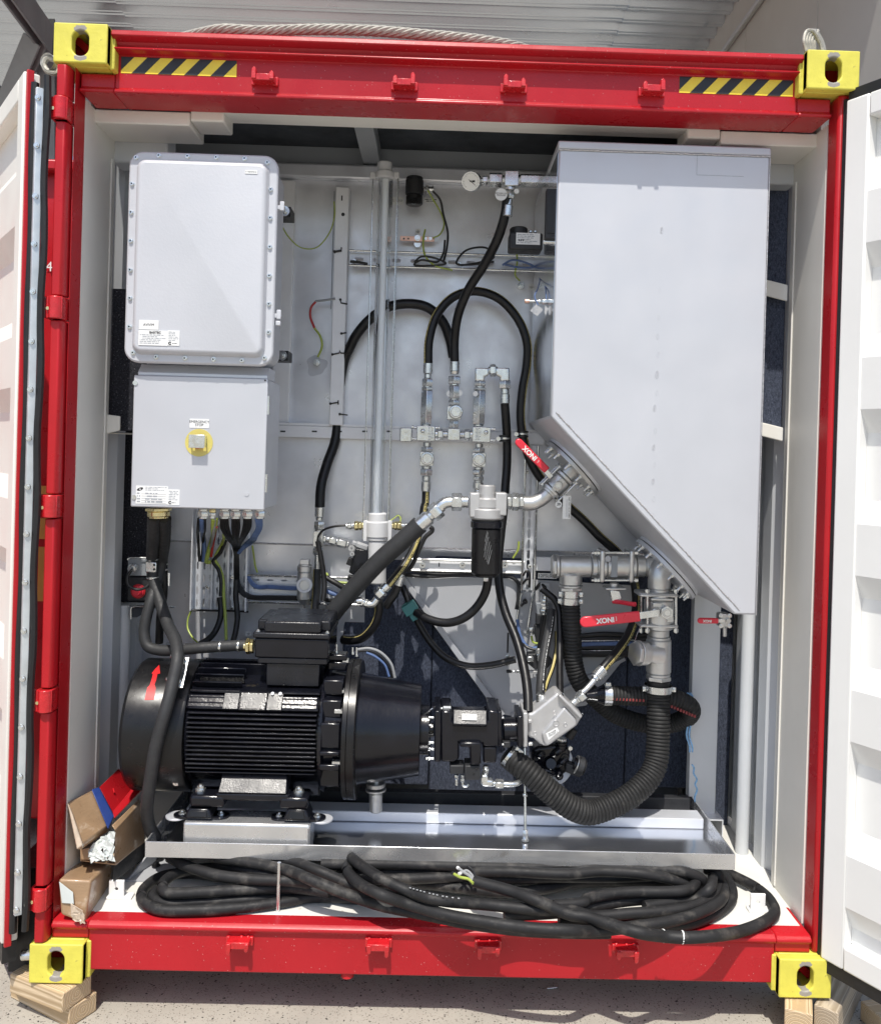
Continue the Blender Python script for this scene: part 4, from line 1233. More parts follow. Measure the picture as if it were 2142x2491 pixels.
# latch lugs and fixing bosses on the right
for k, x0, y0, x1, y1 in ((1, 1655, 1235, 1712, 1262), (4, 1650, 402, 1692, 430)):
    p, q = w(k, x0, y0, YE + .01), w(k, x1, y1, YE + .01)
    MB().box(p.x, q.x, YE + .008, YE + .03, q.z, p.z).box(q.x - .014, q.x, YE + .004, YE + .0079, q.z - .004, p.z + .012).build('hinge_lug', M['enclosure'], ej, bevel=.003)
p = w(4, 1675, 462, YE + .012)
MB().box(p.x - .008, p.x + .008, YE + .006, YE + .02, p.z - .008, p.z + .008).build('hinge_lug', M['enclosure'], ej, bevel=.003)
for k, x, y in ((1, 1715, 1272), (4, 1700, 655)):
    c = w(k, x, y, .55)
    bs = thing('fixing_boss', 'round steel fixing boss beside the flameproof enclosure, ' + ('the upper one' if k == 1 else 'the lower one'), 'fixing', c, 'fixing bosses beside the enclosure')
    MB().box(c.x - .03, c.x + .02, .552, .64, c.z - .018, c.z + .018).build('boss_bracket', M['black'], bs)
    MB().cyl(c - Y * .001, c - Y * .007, .018, None, 24).build('washer', M['zinc'], bs)
    MB().hex(c - Y * .007, c - Y * .02, .010).build('nut', M['zinc'], bs)
    MB().cyl(c - Y * .02, c - Y * .026, .0055).build('stud', M['zinc'], bs)
# labels
def label(parent, k, x0, y0, x1, y1, d, th=.0012, mt='label', name='label_plate'):
    a, b = w(k, x0, y0, d), w(k, x1, y1, d)
    MB().box(a.x, b.x, d - th, d - .0002, b.z, a.z).build(name, M[mt], parent, smooth=0)
    return a.x, b.x, b.z, a.z, d - th - .0003


yl = YE - .0205
q = label(ej, 4, 838, 440, 955, 500, yl); text('AVIVIM', ej, ((q[0] + q[1]) / 2, q[4], (q[2] + q[3]) / 2), X, Z, .011, M['ink'])
q = label(ej, 4, 836, 501, 1008, 597, yl, .0016); lines(ej, q[0] + .004, q[1] - .004, q[2] + .004, q[3] - .012, q[4], 6, seed=3)
text('BARTEC', ej, (q[0] + .052, q[4], q[3] - .007), X, Z, .010, M['ink'], bold=.0003)
q = label(ej, 4, 1011, 503, 1080, 597, yl, .0014); lines(ej, q[0] + .003, q[1] - .003, q[2] + .014, q[3] - .003, q[4], 6, seed=4)
text('C', ej, (q[0] + .007, q[4], q[2] + .007), X, Z, .012, M['ink'], bold=.0008); lines(ej, q[0] + .013, q[1] - .003, q[2] + .005, q[2] + .009, q[4], 1, 'ink', seed=5)
q = label(ej, 1, 1475, 1022, 1550, 1047, yl); text('9  9507570 01', ej, ((q[0] + q[1]) / 2, q[4], (q[2] + q[3]) / 2), X, Z, .006, M['ink'])

YB = 0.18
a, b = w(4, 803, 770, YB), w(7, 1600, 95, YB)
xl = (w(4, 803, 770, YB).x + w(7, 787, 80, YB).x) / 2; xr = (w(4, 1608, 795, YB).x + w(7, 1596, 100, YB).x) / 2
z1, z0 = w(4, 1200, 783, YB).z, w(7, 1200, 92, YB).z
cb = thing('control_cabinet', 'pale grey control cabinet with yellow emergency stop disc', 'cabinet', ((xl + xr) / 2, YB, (z0 + z1) / 2))
MB().box(xl + .004, xr - .004, YB + .0145, YB + .24, z0 + .003, z1 + .0).build('cabinet_body', M['stainless'], cb, bevel=.003)
MB().box(xl, xr, YB, YB + .014, z0, z1).build('cabinet_door', M['tank'], cb, bevel=.004)
MB().prism([(xl + .006, YB + .02, z1 + .001), (xl + .006, YB + .02, z1 + .012), (xl + .006, YB + .05, z1 + .04), (xl + .006, YB + .148, z1 + .04), (xl + .006, YB + .148, z1 + .001)], (xr - xl - .012, 0, 0)).build('sloping_hood', M['stainless'], cb, bevel=.002)
for y0, y1 in ((900, 1010), (1370, 1480)):
    p, q = w(4, 1614, y0, YB + .004), w(4, 1614, y1, YB + .004)
    MB().cyl((xr + .003, YB + .006, q.z), (xr + .003, YB + .006, p.z), .004, None, 10).build('door_hinge', M['zinc'], cb)
for k, x, y in ((4, 815, 820), (4, 808, 1508)):
    c = w(k, x, y, YB); MB().cyl(c, c - Y * .003, .008).build('door_lock', M['zinc'], cb)
c = w(4, 1485, 1490, YB); MB().cyl(c, c - Y * .002, .007).build('rivet', M['tank'], cb)
c = w(4, 1596, 805, YB); MB().cyl(c, c - Y * .0008, .003).build('vent_hole', M['ink'], cb)
c = w(4, 1198, 1180, YB)
r = 83 * mpp(4, YB)
MB().cyl(c, c - Y * .0015, r, None, 48).build('stop_disc', M['estop'], cb)
p, q = w(4, 1136, 1131, YB - .03), w(4, 1229, 1213, YB - .03)
o = MB().box(p.x, q.x, YB - .030, YB - .028, q.z, p.z).box(p.x, p.x + .002, YB - .0279, YB - .0016, q.z + .004, p.z - .002).box(q.x - .002, q.x, YB - .0279, YB - .0016, q.z + .004, p.z - .002).build('guard_flap', M['zinc'], cb, bevel=.0015)
MB().cyl((c.x, YB - .0016, c.z - .006), (c.x, YB - .022, c.z - .006), .013).build('stop_button', M['handle_red'], cb)
q = label(cb, 4, 1143, 1035, 1258, 1093, YB)
text('EMERGENCY\nSTOP', cb, ((q[0] + q[1]) / 2, q[4], (q[2] + q[3]) / 2), X, Z, .0112, M['ink'])
q = label(cb, 4, 820, 1438, 1010, 1552, YB)
lines(cb, q[0] + .030, q[1] - .004, q[3] - .016, q[3] - .002, q[4], 3, seed=7)
mb = MB()
for i in range(5):
    z = q[2] + .003 + i * .0072
    mb.add([(q[0] + .018, q[4], z), (q[1] - .006, q[4], z), (q[1] - .006, q[4], z + .0006), (q[0] + .018, q[4], z + .0006)], [(0, 1, 2, 3)])
mb.build('table_rule', M['ink'], cb, smooth=0)
lines(cb, q[0] + .03, q[1] - .014, q[2] + .003, q[3] - .020, q[4] - .0002, 4, seed=8)
lines(cb, q[0] + .003, q[0] + .014, q[2] + .003, q[3] - .020, q[4] - .0002, 4, seed=9)
mb = MB()
e = Vector((q[0] + .013, q[4], q[3] - .011))
mb.add([e + Vector((math.cos(t) * .010, 0, math.sin(t) * .005 + math.cos(t) * .003)) for t in [2 * PI * i / 24 for i in range(24)]] + [e + Vector((math.cos(t) * .0035, -.0002, math.sin(t) * .002)) for t in [2 * PI * i / 24 for i in range(24)]],
       [(i, (i + 1) % 24, 24 + (i + 1) % 24, 24 + i) for i in range(24)])
mb.build('emblem', M['ink'], cb, smooth=0)
q = label(cb, 4, 1012, 1461, 1080, 1556, YB); lines(cb, q[0] + .003, q[1] - .003, q[2] + .014, q[3] - .003, q[4], 6, seed=14)
text('C', cb, (q[0] + .007, q[4], q[2] + .007), X, Z, .012, M['ink'], bold=.0008); lines(cb, q[0] + .013, q[1] - .003, q[2] + .005, q[2] + .009, q[4], 1, 'ink', seed=15)
# cable glands under the cabinet
YGl = YB + .075
fit(cb, 7, (955, 88), (955, 160), YGl, [(0, 20, 74, 'h', 'cable_gland', 'brass'), (20, 52, 66, 'c', 'cable_gland', 'brass'), (52, 62, 55, 'c', 'cable_gland', 'brass')])
for x in (1225, 1355, 1420, 1492, 1566):
    fit(cb, 7, (x, 95), (x, 160), YGl, [(0, 10, 30, 'c', 'cable_gland'), (10, 45, 33, 'h', 'cable_gland'), (45, 58, 28, 'c', 'cable_gland')])
fit(cb, 7, (1281, 95), (1281, 160), YGl, [(0, 20, 20, 'h', 'cable_gland', 'brass'), (20, 40, 22, 'h', 'cable_gland'), (40, 58, 17, 'c', 'cable_gland')])
# ------------------------------------------------------------------ drip tray and its rails
YD0, YD1 = 0.17, 0.64
a, b = w(10, 873, 470, YD0), w(12, 930, 608, YD0)
zt0 = (w(10, 900, 470, YD0).z + w(12, 900, 520, YD0).z) / 2
zb0 = (w(10, 900, 566, YD0).z + w(12, 900, 611, YD0).z) / 2
tr = thing('drip_tray', 'wide shallow stainless drip tray holding the motor above the coiled cable', 'tray', ((a.x + b.x) / 2, YD0, zb0))
TX0, TX1 = a.x, b.x
MB().box(TX0, TX1, YD0, YD0 + .004, zb0, zt0).build('front_lip', M['tray'], tr, bevel=.0015)
MB().box(TX0, TX0 + .004, YD0 + .0045, YD1, zb0, zt0).build('side_lip', M['tray'], tr)
MB().box(TX1 - .004, TX1, YD0 + .0045, YD1, zb0, zt0).build('side_lip', M['tray'], tr)
MB().box(TX0, TX1, YD1 + .0005, YD1 + .0045, zb0, zt0).build('rear_lip', M['blackbox'], tr)  # black puts the shadow at the back of the tray into its colour
MB().box(TX0 + .0045, TX1 - .0045, YD0 + .0045, YD1 - .0005, zb0 + .001, zb0 + .005).build('tray_floor', M['mirror'], tr)
zr1 = w(11, 700, 288, .46).z
MB().box(TX0 + .05, TX1 - .012, .46, .54, zb0 + .0055, zr1).build('rear_rail', M['stainless'], tr, bevel=.004)
MB().box(TX0 + .05, TX1 - .02, .60, .636, zb0 + .0055, zr1 + .018).build('rear_rail', M['blackbox'], tr, bevel=.004)  # coloured black for the dark shadow band above the bright rail
a, b = w('A', 603, 1798, .19), w('B', 606, 1940, .19)
MB().box(a.x, b.x, .19, .30, zb0 + .0055, a.z).build('motor_rail', M['tray'], tr, bevel=.009, seg=3)
for k, x, y in (('A', 545, 1780), ('B', 720, 1740)):
    c = w(k, x, y, .235); c.z = a.z
    mb = MB().cyl((c.x, .245, c.z - .006), (c.x, .245, c.z + .0005), .036, None, 28)
    mb.build('mounting_pad', M['stainless'], tr, bevel=.001)
bead((b.x - .006, .189, zb0 + .02), (b.x - .006, .189, a.z - .01), .0025, tr)
for x0 in (10, 1010):
    pass
# legs under the tray, folded feet bolted to the floor
for k, x0, y0, x1, y1 in ((10, 700, 560, 900, 780),):
    p = [w(k, 905, 560, .30), w(k, 860, 580, .30), w(k, 735, 735, .26), w(k, 780, 775, .22), w(k, 840, 770, .24), w(k, 1000, 640, .34)]
lf = thing('floor_bracket', 'folded grey floor bracket bolted to the floor left of the cable coil', 'bracket', (TX0 + .05, .4, .2))
fx0, fx1 = w(10, 745, 760, .27).x, w(10, 1020, 700, .4).x
MB().prism([(fx0, .27, .178), (fx0 + .10, .27, .178), (fx0 + .26, .62, .178), (fx0 + .13, .62, .178)], (0, 0, .006)).build('foot_plate', M['plate'], lf)
MB().prism([(fx0 + .012, .275, .185), (fx0 + .14, .62, .185), (fx0 + .15, .62, zb0 - .002), (fx0 + .10, .45, zb0 - .002)], (.006, 0, 0)).build('foot_web', M['plate'], lf)
for k, x, y in ((10, 930, 638), (10, 1003, 632), (10, 938, 660)):
    c = w(k, x, y, .42)
    q = w(k, x, y, .42); q.z = .19
    c = Vector((w(k, x, y, .36).x, .36 + (0 if y > 650 else .05), .19))
    screwhead(lf, c, .011, 'black', Z, 'hexh')
a, b = w(10, 1680, 590, .105), w(10, 1670, 900, .105)
plain('steel_rod', MB().cyl((a.x, .105, .177), (a.x, .105, a.z), .0058), M['zinc'], 'thin upright steel rod between drip tray and floor in front of the cables', 'rod')

# ------------------------------------------------------------------ electric motor
YM = 0.42
AXZ = w(0, 600, 1764, YM).z
def mx(k, x, y=None, d=.2):
    return w(k, x, 965 if k == 'A' and y is None else (822 if y is None else y), d).x


X0, X1 = mx('A', 48), mx('A', 596)
XF0, XF1 = mx('A', 610), mx('B', 690)
XD0, XD1, XD2 = mx('B', 905, None, .19), mx('B', 955, None, .18), mx('B', 1036, None, .18)
XC1 = mx('B', 1668, None, .26)
mo = thing('electric_motor', 'black finned electric motor with red arrow on its fan cowl', 'motor', ((X0 + XD2) / 2, YM, AXZ))
def ax(x): return Vector((x, YM, AXZ))
R = .222
MB().lathe(ax(X0), X, [(0, R - .035), (.0, R - .022), (.004, R - .010), (.016, R), (X1 - X0 - .006, R), (X1 - X0, R - .003)], 72).build('fan_cowl', M['cowl'], mo, smooth=30)
MB().lathe(ax(X1 + .001), X, [(0, .200), (XF0 - X1 + .01, .205)], 48).build('cowl_collar', M['motor'], mo)
RC = .186
MB().cyl(ax(XF0), ax(XF1 + .004), RC, None, 64).build('motor_frame', M['motor'], mo)
RE = .224
z_hi, z_lo = w('A', 1000, 745, .21).z, w('A', 1000, 1380, .22).z
NF = 18
for i in range(NF):
    z = z_lo + (z_hi - z_lo) * i / (NF - 1)
    h = z - AXZ
    yo = YM - math.sqrt(max(.001, RE * RE - h * h)); yo = max(yo, YM - .214)
    yi = YM - math.sqrt(max(.0004, RC * RC - min(h * h, RC * RC - .0005))) + .01
    t = .0030
    xa, xb = XF0 + .003 + random.uniform(0, .003), XF1 - random.uniform(.006, .012)
    mb = MB().prism([(xa, yi, z + t * 1.5), (xa, yo + .004, z + t * 1.1), (xa, yo, z), (xa, yo + .003, z - t), (xa, yi, z - t * 1.5)], (xb - xa, 0, 0))
    mb.build('cooling_fin', M['motor'], mo, bevel=.0018, seg=2)
for an in (46, 55, 64, 73, 82, 91, 100, 110, 120, 130, -62, -74, -86, -98):
    r = math.radians(an)
    rd_ = Vector((0, -math.cos(r), math.sin(r))); tn = Vector((0, math.sin(r), math.cos(r)))
    xb = XF1 - .008 if an > 90 or an < 0 else (w('A', 1080, 500, .25).x if an < 75 else XF1 - .008)
    c = ax((XF0 + xb) / 2) + rd_ * ((RC + RE - .004) / 2)
    MB().obox(c, X * (xb - XF0) / 2, rd_ * ((RE - RC) / 2 + .004), tn * .0030).build('cooling_fin', M['motor'], mo, bevel=.002, seg=1)
# name plate strip on the shoulder of the frame
r = math.radians(37)
rd_ = Vector((0, -math.cos(r), math.sin(r))); tn = Vector((0, math.sin(r), math.cos(r)))
def pad(name, k0, x0, k1, x1, rr, hh, th, mt='motor', off=0, bev=.002, par=mo):
    xa, xb = w(k0, x0, 650 if k0 == 'A' else 450, .245).x, w(k1, x1, 650 if k1 == 'A' else 450, .245).x
    return MB().obox(ax((xa + xb) / 2) + rd_ * rr + tn * off, X * (xb - xa) / 2, tn * hh, rd_ * th).build(name, M[mt], par, bevel=bev)


pad('shoulder_strip', 'A', 640, 'B', 700, .212, .026, .010, 'motor', bev=.008)
pad('boss_plate', 'A', 950, 'A', 1082, .217, .028, .010, 'motor_lid')
pad('plate_frame', 'A', 1088, 'A', 1312, .218, .030, .010, 'motor')
pad('rating_plate', 'A', 1104, 'A', 1300, .2285, .025, .0008, 'motor_lid', bev=0)
pad('boss_plate', 'A', 1318, 'B', 352, .217, .029, .011, 'motor_lid')
for x in (245, 320):
    c = ax(w('B', x, 365, .235).x) + rd_ * .228 + tn * .026
    MB().hex(c, c + rd_ * .006, .0062).build('bolt', M['plate'], mo)
# terminal box
YTB = .30
bx0, bx1 = w('A', 1208, 330, YTB).x, w('B', 785, 100, YTB).x
bz1, bz0 = w('A', 1400, 252, YTB).z, w('A', 1400, 418, YTB).z
MB().box(bx0, bx1, YTB, .56, bz0, bz1).build('terminal_box', M['motor'], mo, bevel=.005)
MB().box(bx0 - .006, bx1 + .004, YTB - .008, .565, bz1 + .0005, bz1 + .020).build('box_rim', M['motor_lid'], mo, bevel=.005)
lz1 = w('A', 1450, 108, YTB).z
lx0, lx1 = w('A', 1288, 150, YTB).x, w(8, 200, 800, YTB).x
MB().box(lx0, lx1, YTB - .006, .55, bz1 + .0205, lz1).box(lx0 - .028, lx1 + .028, YTB + .03, .53, bz1 + .0206, lz1 - .002).build('terminal_lid', M['motor_lid'], mo, bevel=.006)
for x in (bx0 + .008, bx1 - .006):
    screwhead(mo, Vector((x, YTB + .008, bz1 + .020)), .006, 'zinc', Z, 'hexh')
MB().box(bx0 + .010, bx1 - .004, YTB + .004, .55, w('A', 1400, 468, YTB).z, bz0 - .0005).build('box_base', M['motor_lid'], mo, bevel=.003)
MB().box(w('A', 1300, 500, YTB).x, w('B', 695, 270, YTB).x, YTB + .012, .54, AXZ + .17, w('A', 1400, 469, YTB).z).build('box_neck', M['motor_lid'], mo, bevel=.003)
# drive end shield, flange discs, bell housing
MB().lathe(ax(XF1 - .004), X, [(0, .21), (.012, .214), (.02, .198), (XD0 - XF1 + .002, .190)], 64).build('end_shield', M['motor'], mo)
for y0, y1 in ((235, 300), (310, 400), (425, 575), (590, 760), (785, 1030), (1045, 1090), (1180, 1240), (1255, 1430)):
    z1, z0 = w('B', 800, y0, .22).z, w('B', 800, y1, .22).z
    zc_ = (z0 + z1) / 2
    yo = YM - math.sqrt(max(.002, .222 ** 2 - (zc_ - AXZ) ** 2))
    xa = XF1 + (.004 if y0 != 425 else .002); xb = XD0 - (.004 if (y1 - y0) > 100 or y0 in (235, 310) else .002)
    MB().box(xa, xb, yo + (.012 if y1 - y0 > 160 else .0), yo + .06, z0, z1).build('shield_lug', M['motor'], mo, bevel=.005)
for y, x in ((290, 915), (520, 885), (680, 880), (1150, 865)):
    c = w('B', x, y, .24)
    yo = YM - math.sqrt(max(.002, .215 ** 2 - (c.z - AXZ) ** 2))
    MB().hex((c.x - .012, yo + .012, c.z), (XD0 + .001, yo + .012, c.z), .0095).build('flange_nut', M['zinc'], mo)
MB().lathe(ax(XD0), X, [(0, .232), (.003, .236), (XD1 - XD0 - .001, .236), (XD1 - XD0, .234)], 72).build('motor_flange', M['cowl'], mo)
bh = thing('bell_housing', 'tapered glossy black bell housing between motor and hydraulic pump', 'housing', ax((XD2 + XC1) / 2))
MB().lathe(ax(XD1 + .0005), X, [(0, .234), (.001, .237), (XD2 - XD1 - .003, .237), (XD2 - XD1, .233)], 72).build('housing_flange', M['cowl'], bh)
MB().lathe(ax(XD2 + .0005), X, [(0, .190), (.006, .188), (XC1 - XD2 - .002, .154), (XC1 - XD2, .151)], 64).build('housing_cone', M['motor'], bh)
MB().cyl(ax(XC1), ax(XC1 + .03), .085, None, 40).build('housing_neck', M['motor'], bh)
for i in range(3):
    an = math.radians(112 + i * 8)
# small pipe stubs on top of the flange
for k, x, y0, y1 in (('B', 865, 120, 30), ('B', 1020, 130, 62), ('B', 1058, 150, 60)):
    fit(bh, k, (x, y0), (x, y1), YM - .02, [(0, 22, 14, 'h', 'pipe_stub'), (22, abs(y1 - y0), 9, 'c', 'pipe_stub')])
# motor foot on rubber mounts
zf = lambda y: w('A', 800, y, .20).z
fxl, fxm0 = w('A', 655, 1640, .20).x, w('A', 950, 1640, .20).x
fxm1, fxr = w('B', 312, 1570, .20).x, w('B', 588, 1570, .20).x
for xa, xb in ((fxl, fxm0), (fxm1, fxr)):
    MB().box(xa, xb, .20, .29, zf(1678), zf(1575)).build('motor_foot', M['motor'], mo, bevel=.010)
MB().box(fxm0 - .03, fxm1 + .03, .202, .28, zf(1615), zf(1553)).build('motor_foot', M['motor'], mo, bevel=.006)
p = [w('A', 895, 1552, .197), w('A', 930, 1398, .235)]
xa0, xa1, xb0, xb1 = w('A', 893, 1552, .2).x, w('A', 920, 1400, .22).x, w('B', 384, 1455, .2).x, w('B', 384, 1290, .22).x
zlo, zhi = zf(1550), w('A', 1200, 1398, .232).z
MB().add([(xa0, .199, zlo), (xb0, .199, zlo), (xb1, .240, zhi), (xa1, .240, zhi), (xa0, .30, zlo), (xb0, .30, zlo), (xb1, .30, zhi), (xa1, .30, zhi)],
         [(0, 1, 2, 3), (5, 4, 7, 6), (4, 0, 3, 7), (1, 5, 6, 2), (3, 2, 6, 7), (4, 5, 1, 0)]).build('foot_rib', M['motor_lid'], mo, bevel=.004)
for k, x, y in (('A', 748, 1578), ('B', 498, 1498), ):
    c = w(k, x, y, .235)
    z0 = zf(1575)
    MB().cyl((c.x, .24, z0), (c.x, .24, z0 + .006), .017, None, 24).build('washer', M['zinc'], mo)
    screwhead(mo, Vector((c.x, .24, z0 + .006)), .0125, 'zinc', Z, 'hexh')
zrl = w('A', 603, 1798, .19).z
for k, xs, ys in (('A', (612, 640, 812, 848), (1768, 1690)), ('B', (345, 385, 560, 610), (1718, 1625))):
    x0, x1, x2, x3 = [w(k, x, ys[0], .195).x for x in xs]
    z1 = w(k, xs[1], ys[1], .195).z
    rm = thing('rubber_mount', 'trapezoid black rubber mount under the ' + ('left front motor foot' if k == 'A' else 'right front motor foot'), 'mount', ((x0 + x3) / 2, .24, zrl), 'rubber mounts under the motor')
    MB().prism([(x0, .197, zrl + .008), (x3, .197, zrl + .008), (x2, .205, z1), (x1, .205, z1)], (0, .085, 0)).build('mount_body', M['motor'], rm, bevel=.006)
    MB().prism([(x0 + .018, .1955, zrl + .016), (x3 - .018, .1955, zrl + .016), (x2 - .008, .2022, z1 - .008), (x1 + .008, .2022, z1 - .008)], (0, .002, 0)).build('mount_recess', M['cowl'], rm, bevel=.002)
    for e in (-1, 1):
        cx = x0 - .018 if e < 0 else x3 + .018
        MB().cyl((cx, .24, zrl + .001), (cx, .24, zrl + .007), .028, None, 24).build('mount_ear', M['motor'], rm, bevel=.001)
        screwhead(rm, Vector((cx, .24, zrl + .007)), .0095, 'zinc', Z, 'hexh')
    MB().box(x0 - .018, x3 + .018, .212, .268, zrl + .0005, zrl + .0078).build('mount_base', M['motor'], rm)
c = w('A', 562, 1442, .28)
screwhead(mo, c - Y * .02, .0095, 'zinc', Vector((0, -1, -.25)), 'hexh')
# rotation arrow sticker wrapped on the cowl
def cowlpt(x, y):
    p0, p1 = w('A', x, y, 0.0), w('A', x, y, 1.0)
    d = p1 - p0
    ky, kz = p0.y - YM, p0.z - AXZ
    A_ = d.y ** 2 + d.z ** 2; B_ = 2 * (ky * d.y + kz * d.z); C_ = ky ** 2 + kz ** 2 - (R + .0008) ** 2
    t = (-B_ - math.sqrt(max(0, B_ * B_ - 4 * A_ * C_))) / (2 * A_)
    return p0 + d * t


def strip(parent, name, mt, L_, R_, n=10):
    vs, fs = [], []
    for (l, r) in zip(L_, R_):
        vs += [cowlpt(*l), cowlpt(*r)]
    for i in range(len(L_) - 1):
        fs.append((2 * i, 2 * i + 1, 2 * i + 3, 2 * i + 2))
    return vs, fs


Ls = [(282, 770), (292, 720), (305, 665), (325, 645), (340, 600), (352, 550), (340, 548), (370, 510), (404, 476)]
Rs = [(358, 768), (368, 720), (375, 668), (365, 640), (378, 605), (390, 550), (412, 548), (408, 510), (405, 475)]
L2, R2 = [], []
for i in range(len(Ls) - 1):
    for j in range(4):
        t = j / 4
        L2.append((Ls[i][0] + (Ls[i + 1][0] - Ls[i][0]) * t, Ls[i][1] + (Ls[i + 1][1] - Ls[i][1]) * t))
        R2.append((Rs[i][0] + (Rs[i + 1][0] - Rs[i][0]) * t, Rs[i][1] + (Rs[i + 1][1] - Rs[i][1]) * t))
L2.append(Ls[-1]); R2.append(Rs[-1])
vs, fs = strip(mo, 'x', None, L2, R2)
MB().add(vs, fs).build('arrow_sticker', M['decal_red'], mo, smooth=60)
# lifting bracket strip with hose clamps on the cowl
c0, c1 = w('A', 640, 400, .30), w('A', 585, 655, .235)
d = (c1 - c0).normalized(); s = d.cross(Y).normalized()
hb = thing('hose_bracket', 'pale zinc strip bracket clamping the grey sleeve to the fan cowl', 'bracket', (c0 + c1) / 2)
MB().obox((c0 + c1) / 2 - Y * .02, d * (c1 - c0).length / 2, s * .013, (d.cross(s)) * .002).build('bracket_strip', M['zinc'], hb, bevel=.001)
for t in (.14, .92):
    screwhead(hb, c0.lerp(c1, t) - Y * .023, .006, 'zinc', Vector((0, -1, .3)), 'hexh')
# support under the bell housing
sm = thing('support_mount', 'stainless pedestal mount under the bell housing', 'mount', w('B', 1240, 1500, .42))
a, b = w('B', 1070, 1290, .36), w('B', 1362, 1338, .36)
MB().box(a.x, b.x, .36, .48, b.z, a.z + .004).build('mount_plate', M['alu'], sm, bevel=.002)
fit(sm, 'B', (1243, 1340), (1243, 1640), .42, [(0, 20, 40, 'c', 'mount_stem'), (20, 62, 92, 'c', 'mount_dome', 'cast'), (62, 80, 70, 'c', 'mount_stem', 'black'), (80, 98, 100, 'c', 'mount_dome', 'cast'), (98, 120, 50, 'k', 'mount_stem'), (120, 300, 64, 'c', 'mount_pillar', 'cast')])

# ------------------------------------------------------------------ hydraulic pump
YU = .31
hp_ = thing('hydraulic_pump', 'black cast axial piston pump with white label on top', 'pump', w('C', 480, 640, .4))
P3 = lambda pts, d: [w('C', x, y, d) for x, y in pts]
MB().prism(P3([(150, 372), (215, 372), (215, 890), (150, 890)], YU), (0, .18, 0)).build('pump_flange', M['motor'], hp_, bevel=.005)
MB().prism(P3([(216, 375), (322, 375), (330, 470), (690, 470), (690, 368), (805, 375), (805, 735), (640, 735), (630, 700), (400, 690), (400, 860), (340, 890), (216, 888)], YU + .006), (0, .17, 0)).build('pump_body', M['motor'], hp_, bevel=.008)
mb = MB().obox(sum(P3([(335, 400), (680, 400), (680, 488), (335, 488)], YU + .012), Vector()) / 4, X * (w('C', 680, 400, YU).x - w('C', 335, 400, YU).x) / 2, Vector((0, .016, .022)), Vector((0, -.008, .006)))
mb.build('sloped_pad', M['motor_lid'], hp_, bevel=.004)
cc = sum(P3([(428, 405), (578, 405), (578, 460), (428, 460)], YU + .0), Vector()) / 4
up = Vector((0, .016, .022)).normalized(); nrm = X.cross(up)
mb = MB().obox(cc + Vector((0, -.001, .0)), X * .0245, up * .0105, nrm * .0006)
lp = mb.build('label_plate', M['label'], hp_)
text('SK PUMP\nCIRCUIT 1', hp_, cc - nrm * 0 + Vector((0, -.001, 0)) + nrm * (.0012 if nrm.y < 0 else -.0012), X, up, .0085, M['ink'])
MB().prism(P3([(335, 470), (690, 470), (670, 500), (345, 500)], YU + .002), (0, .03, 0)).build('pad_ledge', M['motor'], hp_, bevel=.003)
MB().prism(P3([(405, 690), (620, 690), (620, 920), (510, 920), (505, 740), (405, 740)], YU - .012), (0, .10, 0)).build('control_housing', M['motor'], hp_, bevel=.006)
MB().prism(P3([(640, 735), (775, 735), (775, 900), (640, 900)], YU + .01), (0, .12, 0)).build('port_block', M['motor'], hp_, bevel=.006)
MB().prism(P3([(306, 922), (450, 922), (450, 1010), (306, 1010)], YU + .01), (0, .06, 0)).build('solenoid', M['blackbox'], hp_, bevel=.004)
MB().prism(P3([(456, 925), (612, 925), (612, 1072), (456, 1072)], YU), (0, .08, 0)).build('control_block', M['blackbox'], hp_, bevel=.004)
for x, y in ((572, 955), (546, 1000)):
    screwhead(hp_, w('C', x, y, YU - .0005), .003, 'black')
MB().prism(P3([(790, 375), (830, 375), (830, 730), (790, 730)], YU + .004), (0, .16, 0)).build('rear_cover', M['motor'], hp_, bevel=.006)
for x, y in ((832, 440), (832, 710), (215, 345)):
    fit(hp_, 'C', (x - 4, y), (x + 22, y), YU + .01, [(0, 24, 12, 'h', 'bolt')])
MB().prism(P3([(122, 328), (215, 328), (215, 355), (122, 355)], YU + .05), (0, .06, 0)).build('top_lug', M['motor'], hp_, bevel=.003)
mb = MB().prism(P3([(240, 325), (315, 325), (315, 355), (240, 355)], YU + .04), (0, .002, 0)); mb.build('label_plate', M['label'], hp_)
for y in (440, 690, 755, 850):
    fit(hp_, 'C', (60, y), (148, y), YU + .06, [(0, 26, 16, 'h', 'stud_nut'), (26, 50, 20, 'c', 'stud_nut'), (50, 88, 13, 'r', 'stud_nut')])
for y0 in (405, 510):
    MB().tube(path('C', [(50, y0 + 5, YU + .06), (100, y0 - 35 if y0 < 450 else y0 + 4, YU + .05), (135, y0 - 60 if y0 < 450 else y0 + 8, YU + .05)], 6), .0025, 6).build('lock_wire', M['zinc'], hp_)
fit(hp_, 'C', (8, 560), (148, 560), YU + .12, [(0, 40, 130, 'c', 'pump_adaptor', 'motor'), (40, 140, 70, 'c', 'pump_adaptor', 'motor')])
fit(hp_, 'C', (832, 560), (985, 555), YU + .08, [(0, 150, 122, 'c', 'coupling', 'motor')])
MB().prism(P3([(988, 425), (1042, 425), (1042, 738), (988, 738)], YU + .01), (0, .14, 0)).build('adaptor_plate', M['motor'], hp_, bevel=.004)
MB().prism(P3([(840, 685), (915, 685), (915, 745), (840, 745)], YU + .03), (0, .06, 0)).build('shaft_block', M['blackbox'], hp_, bevel=.003)
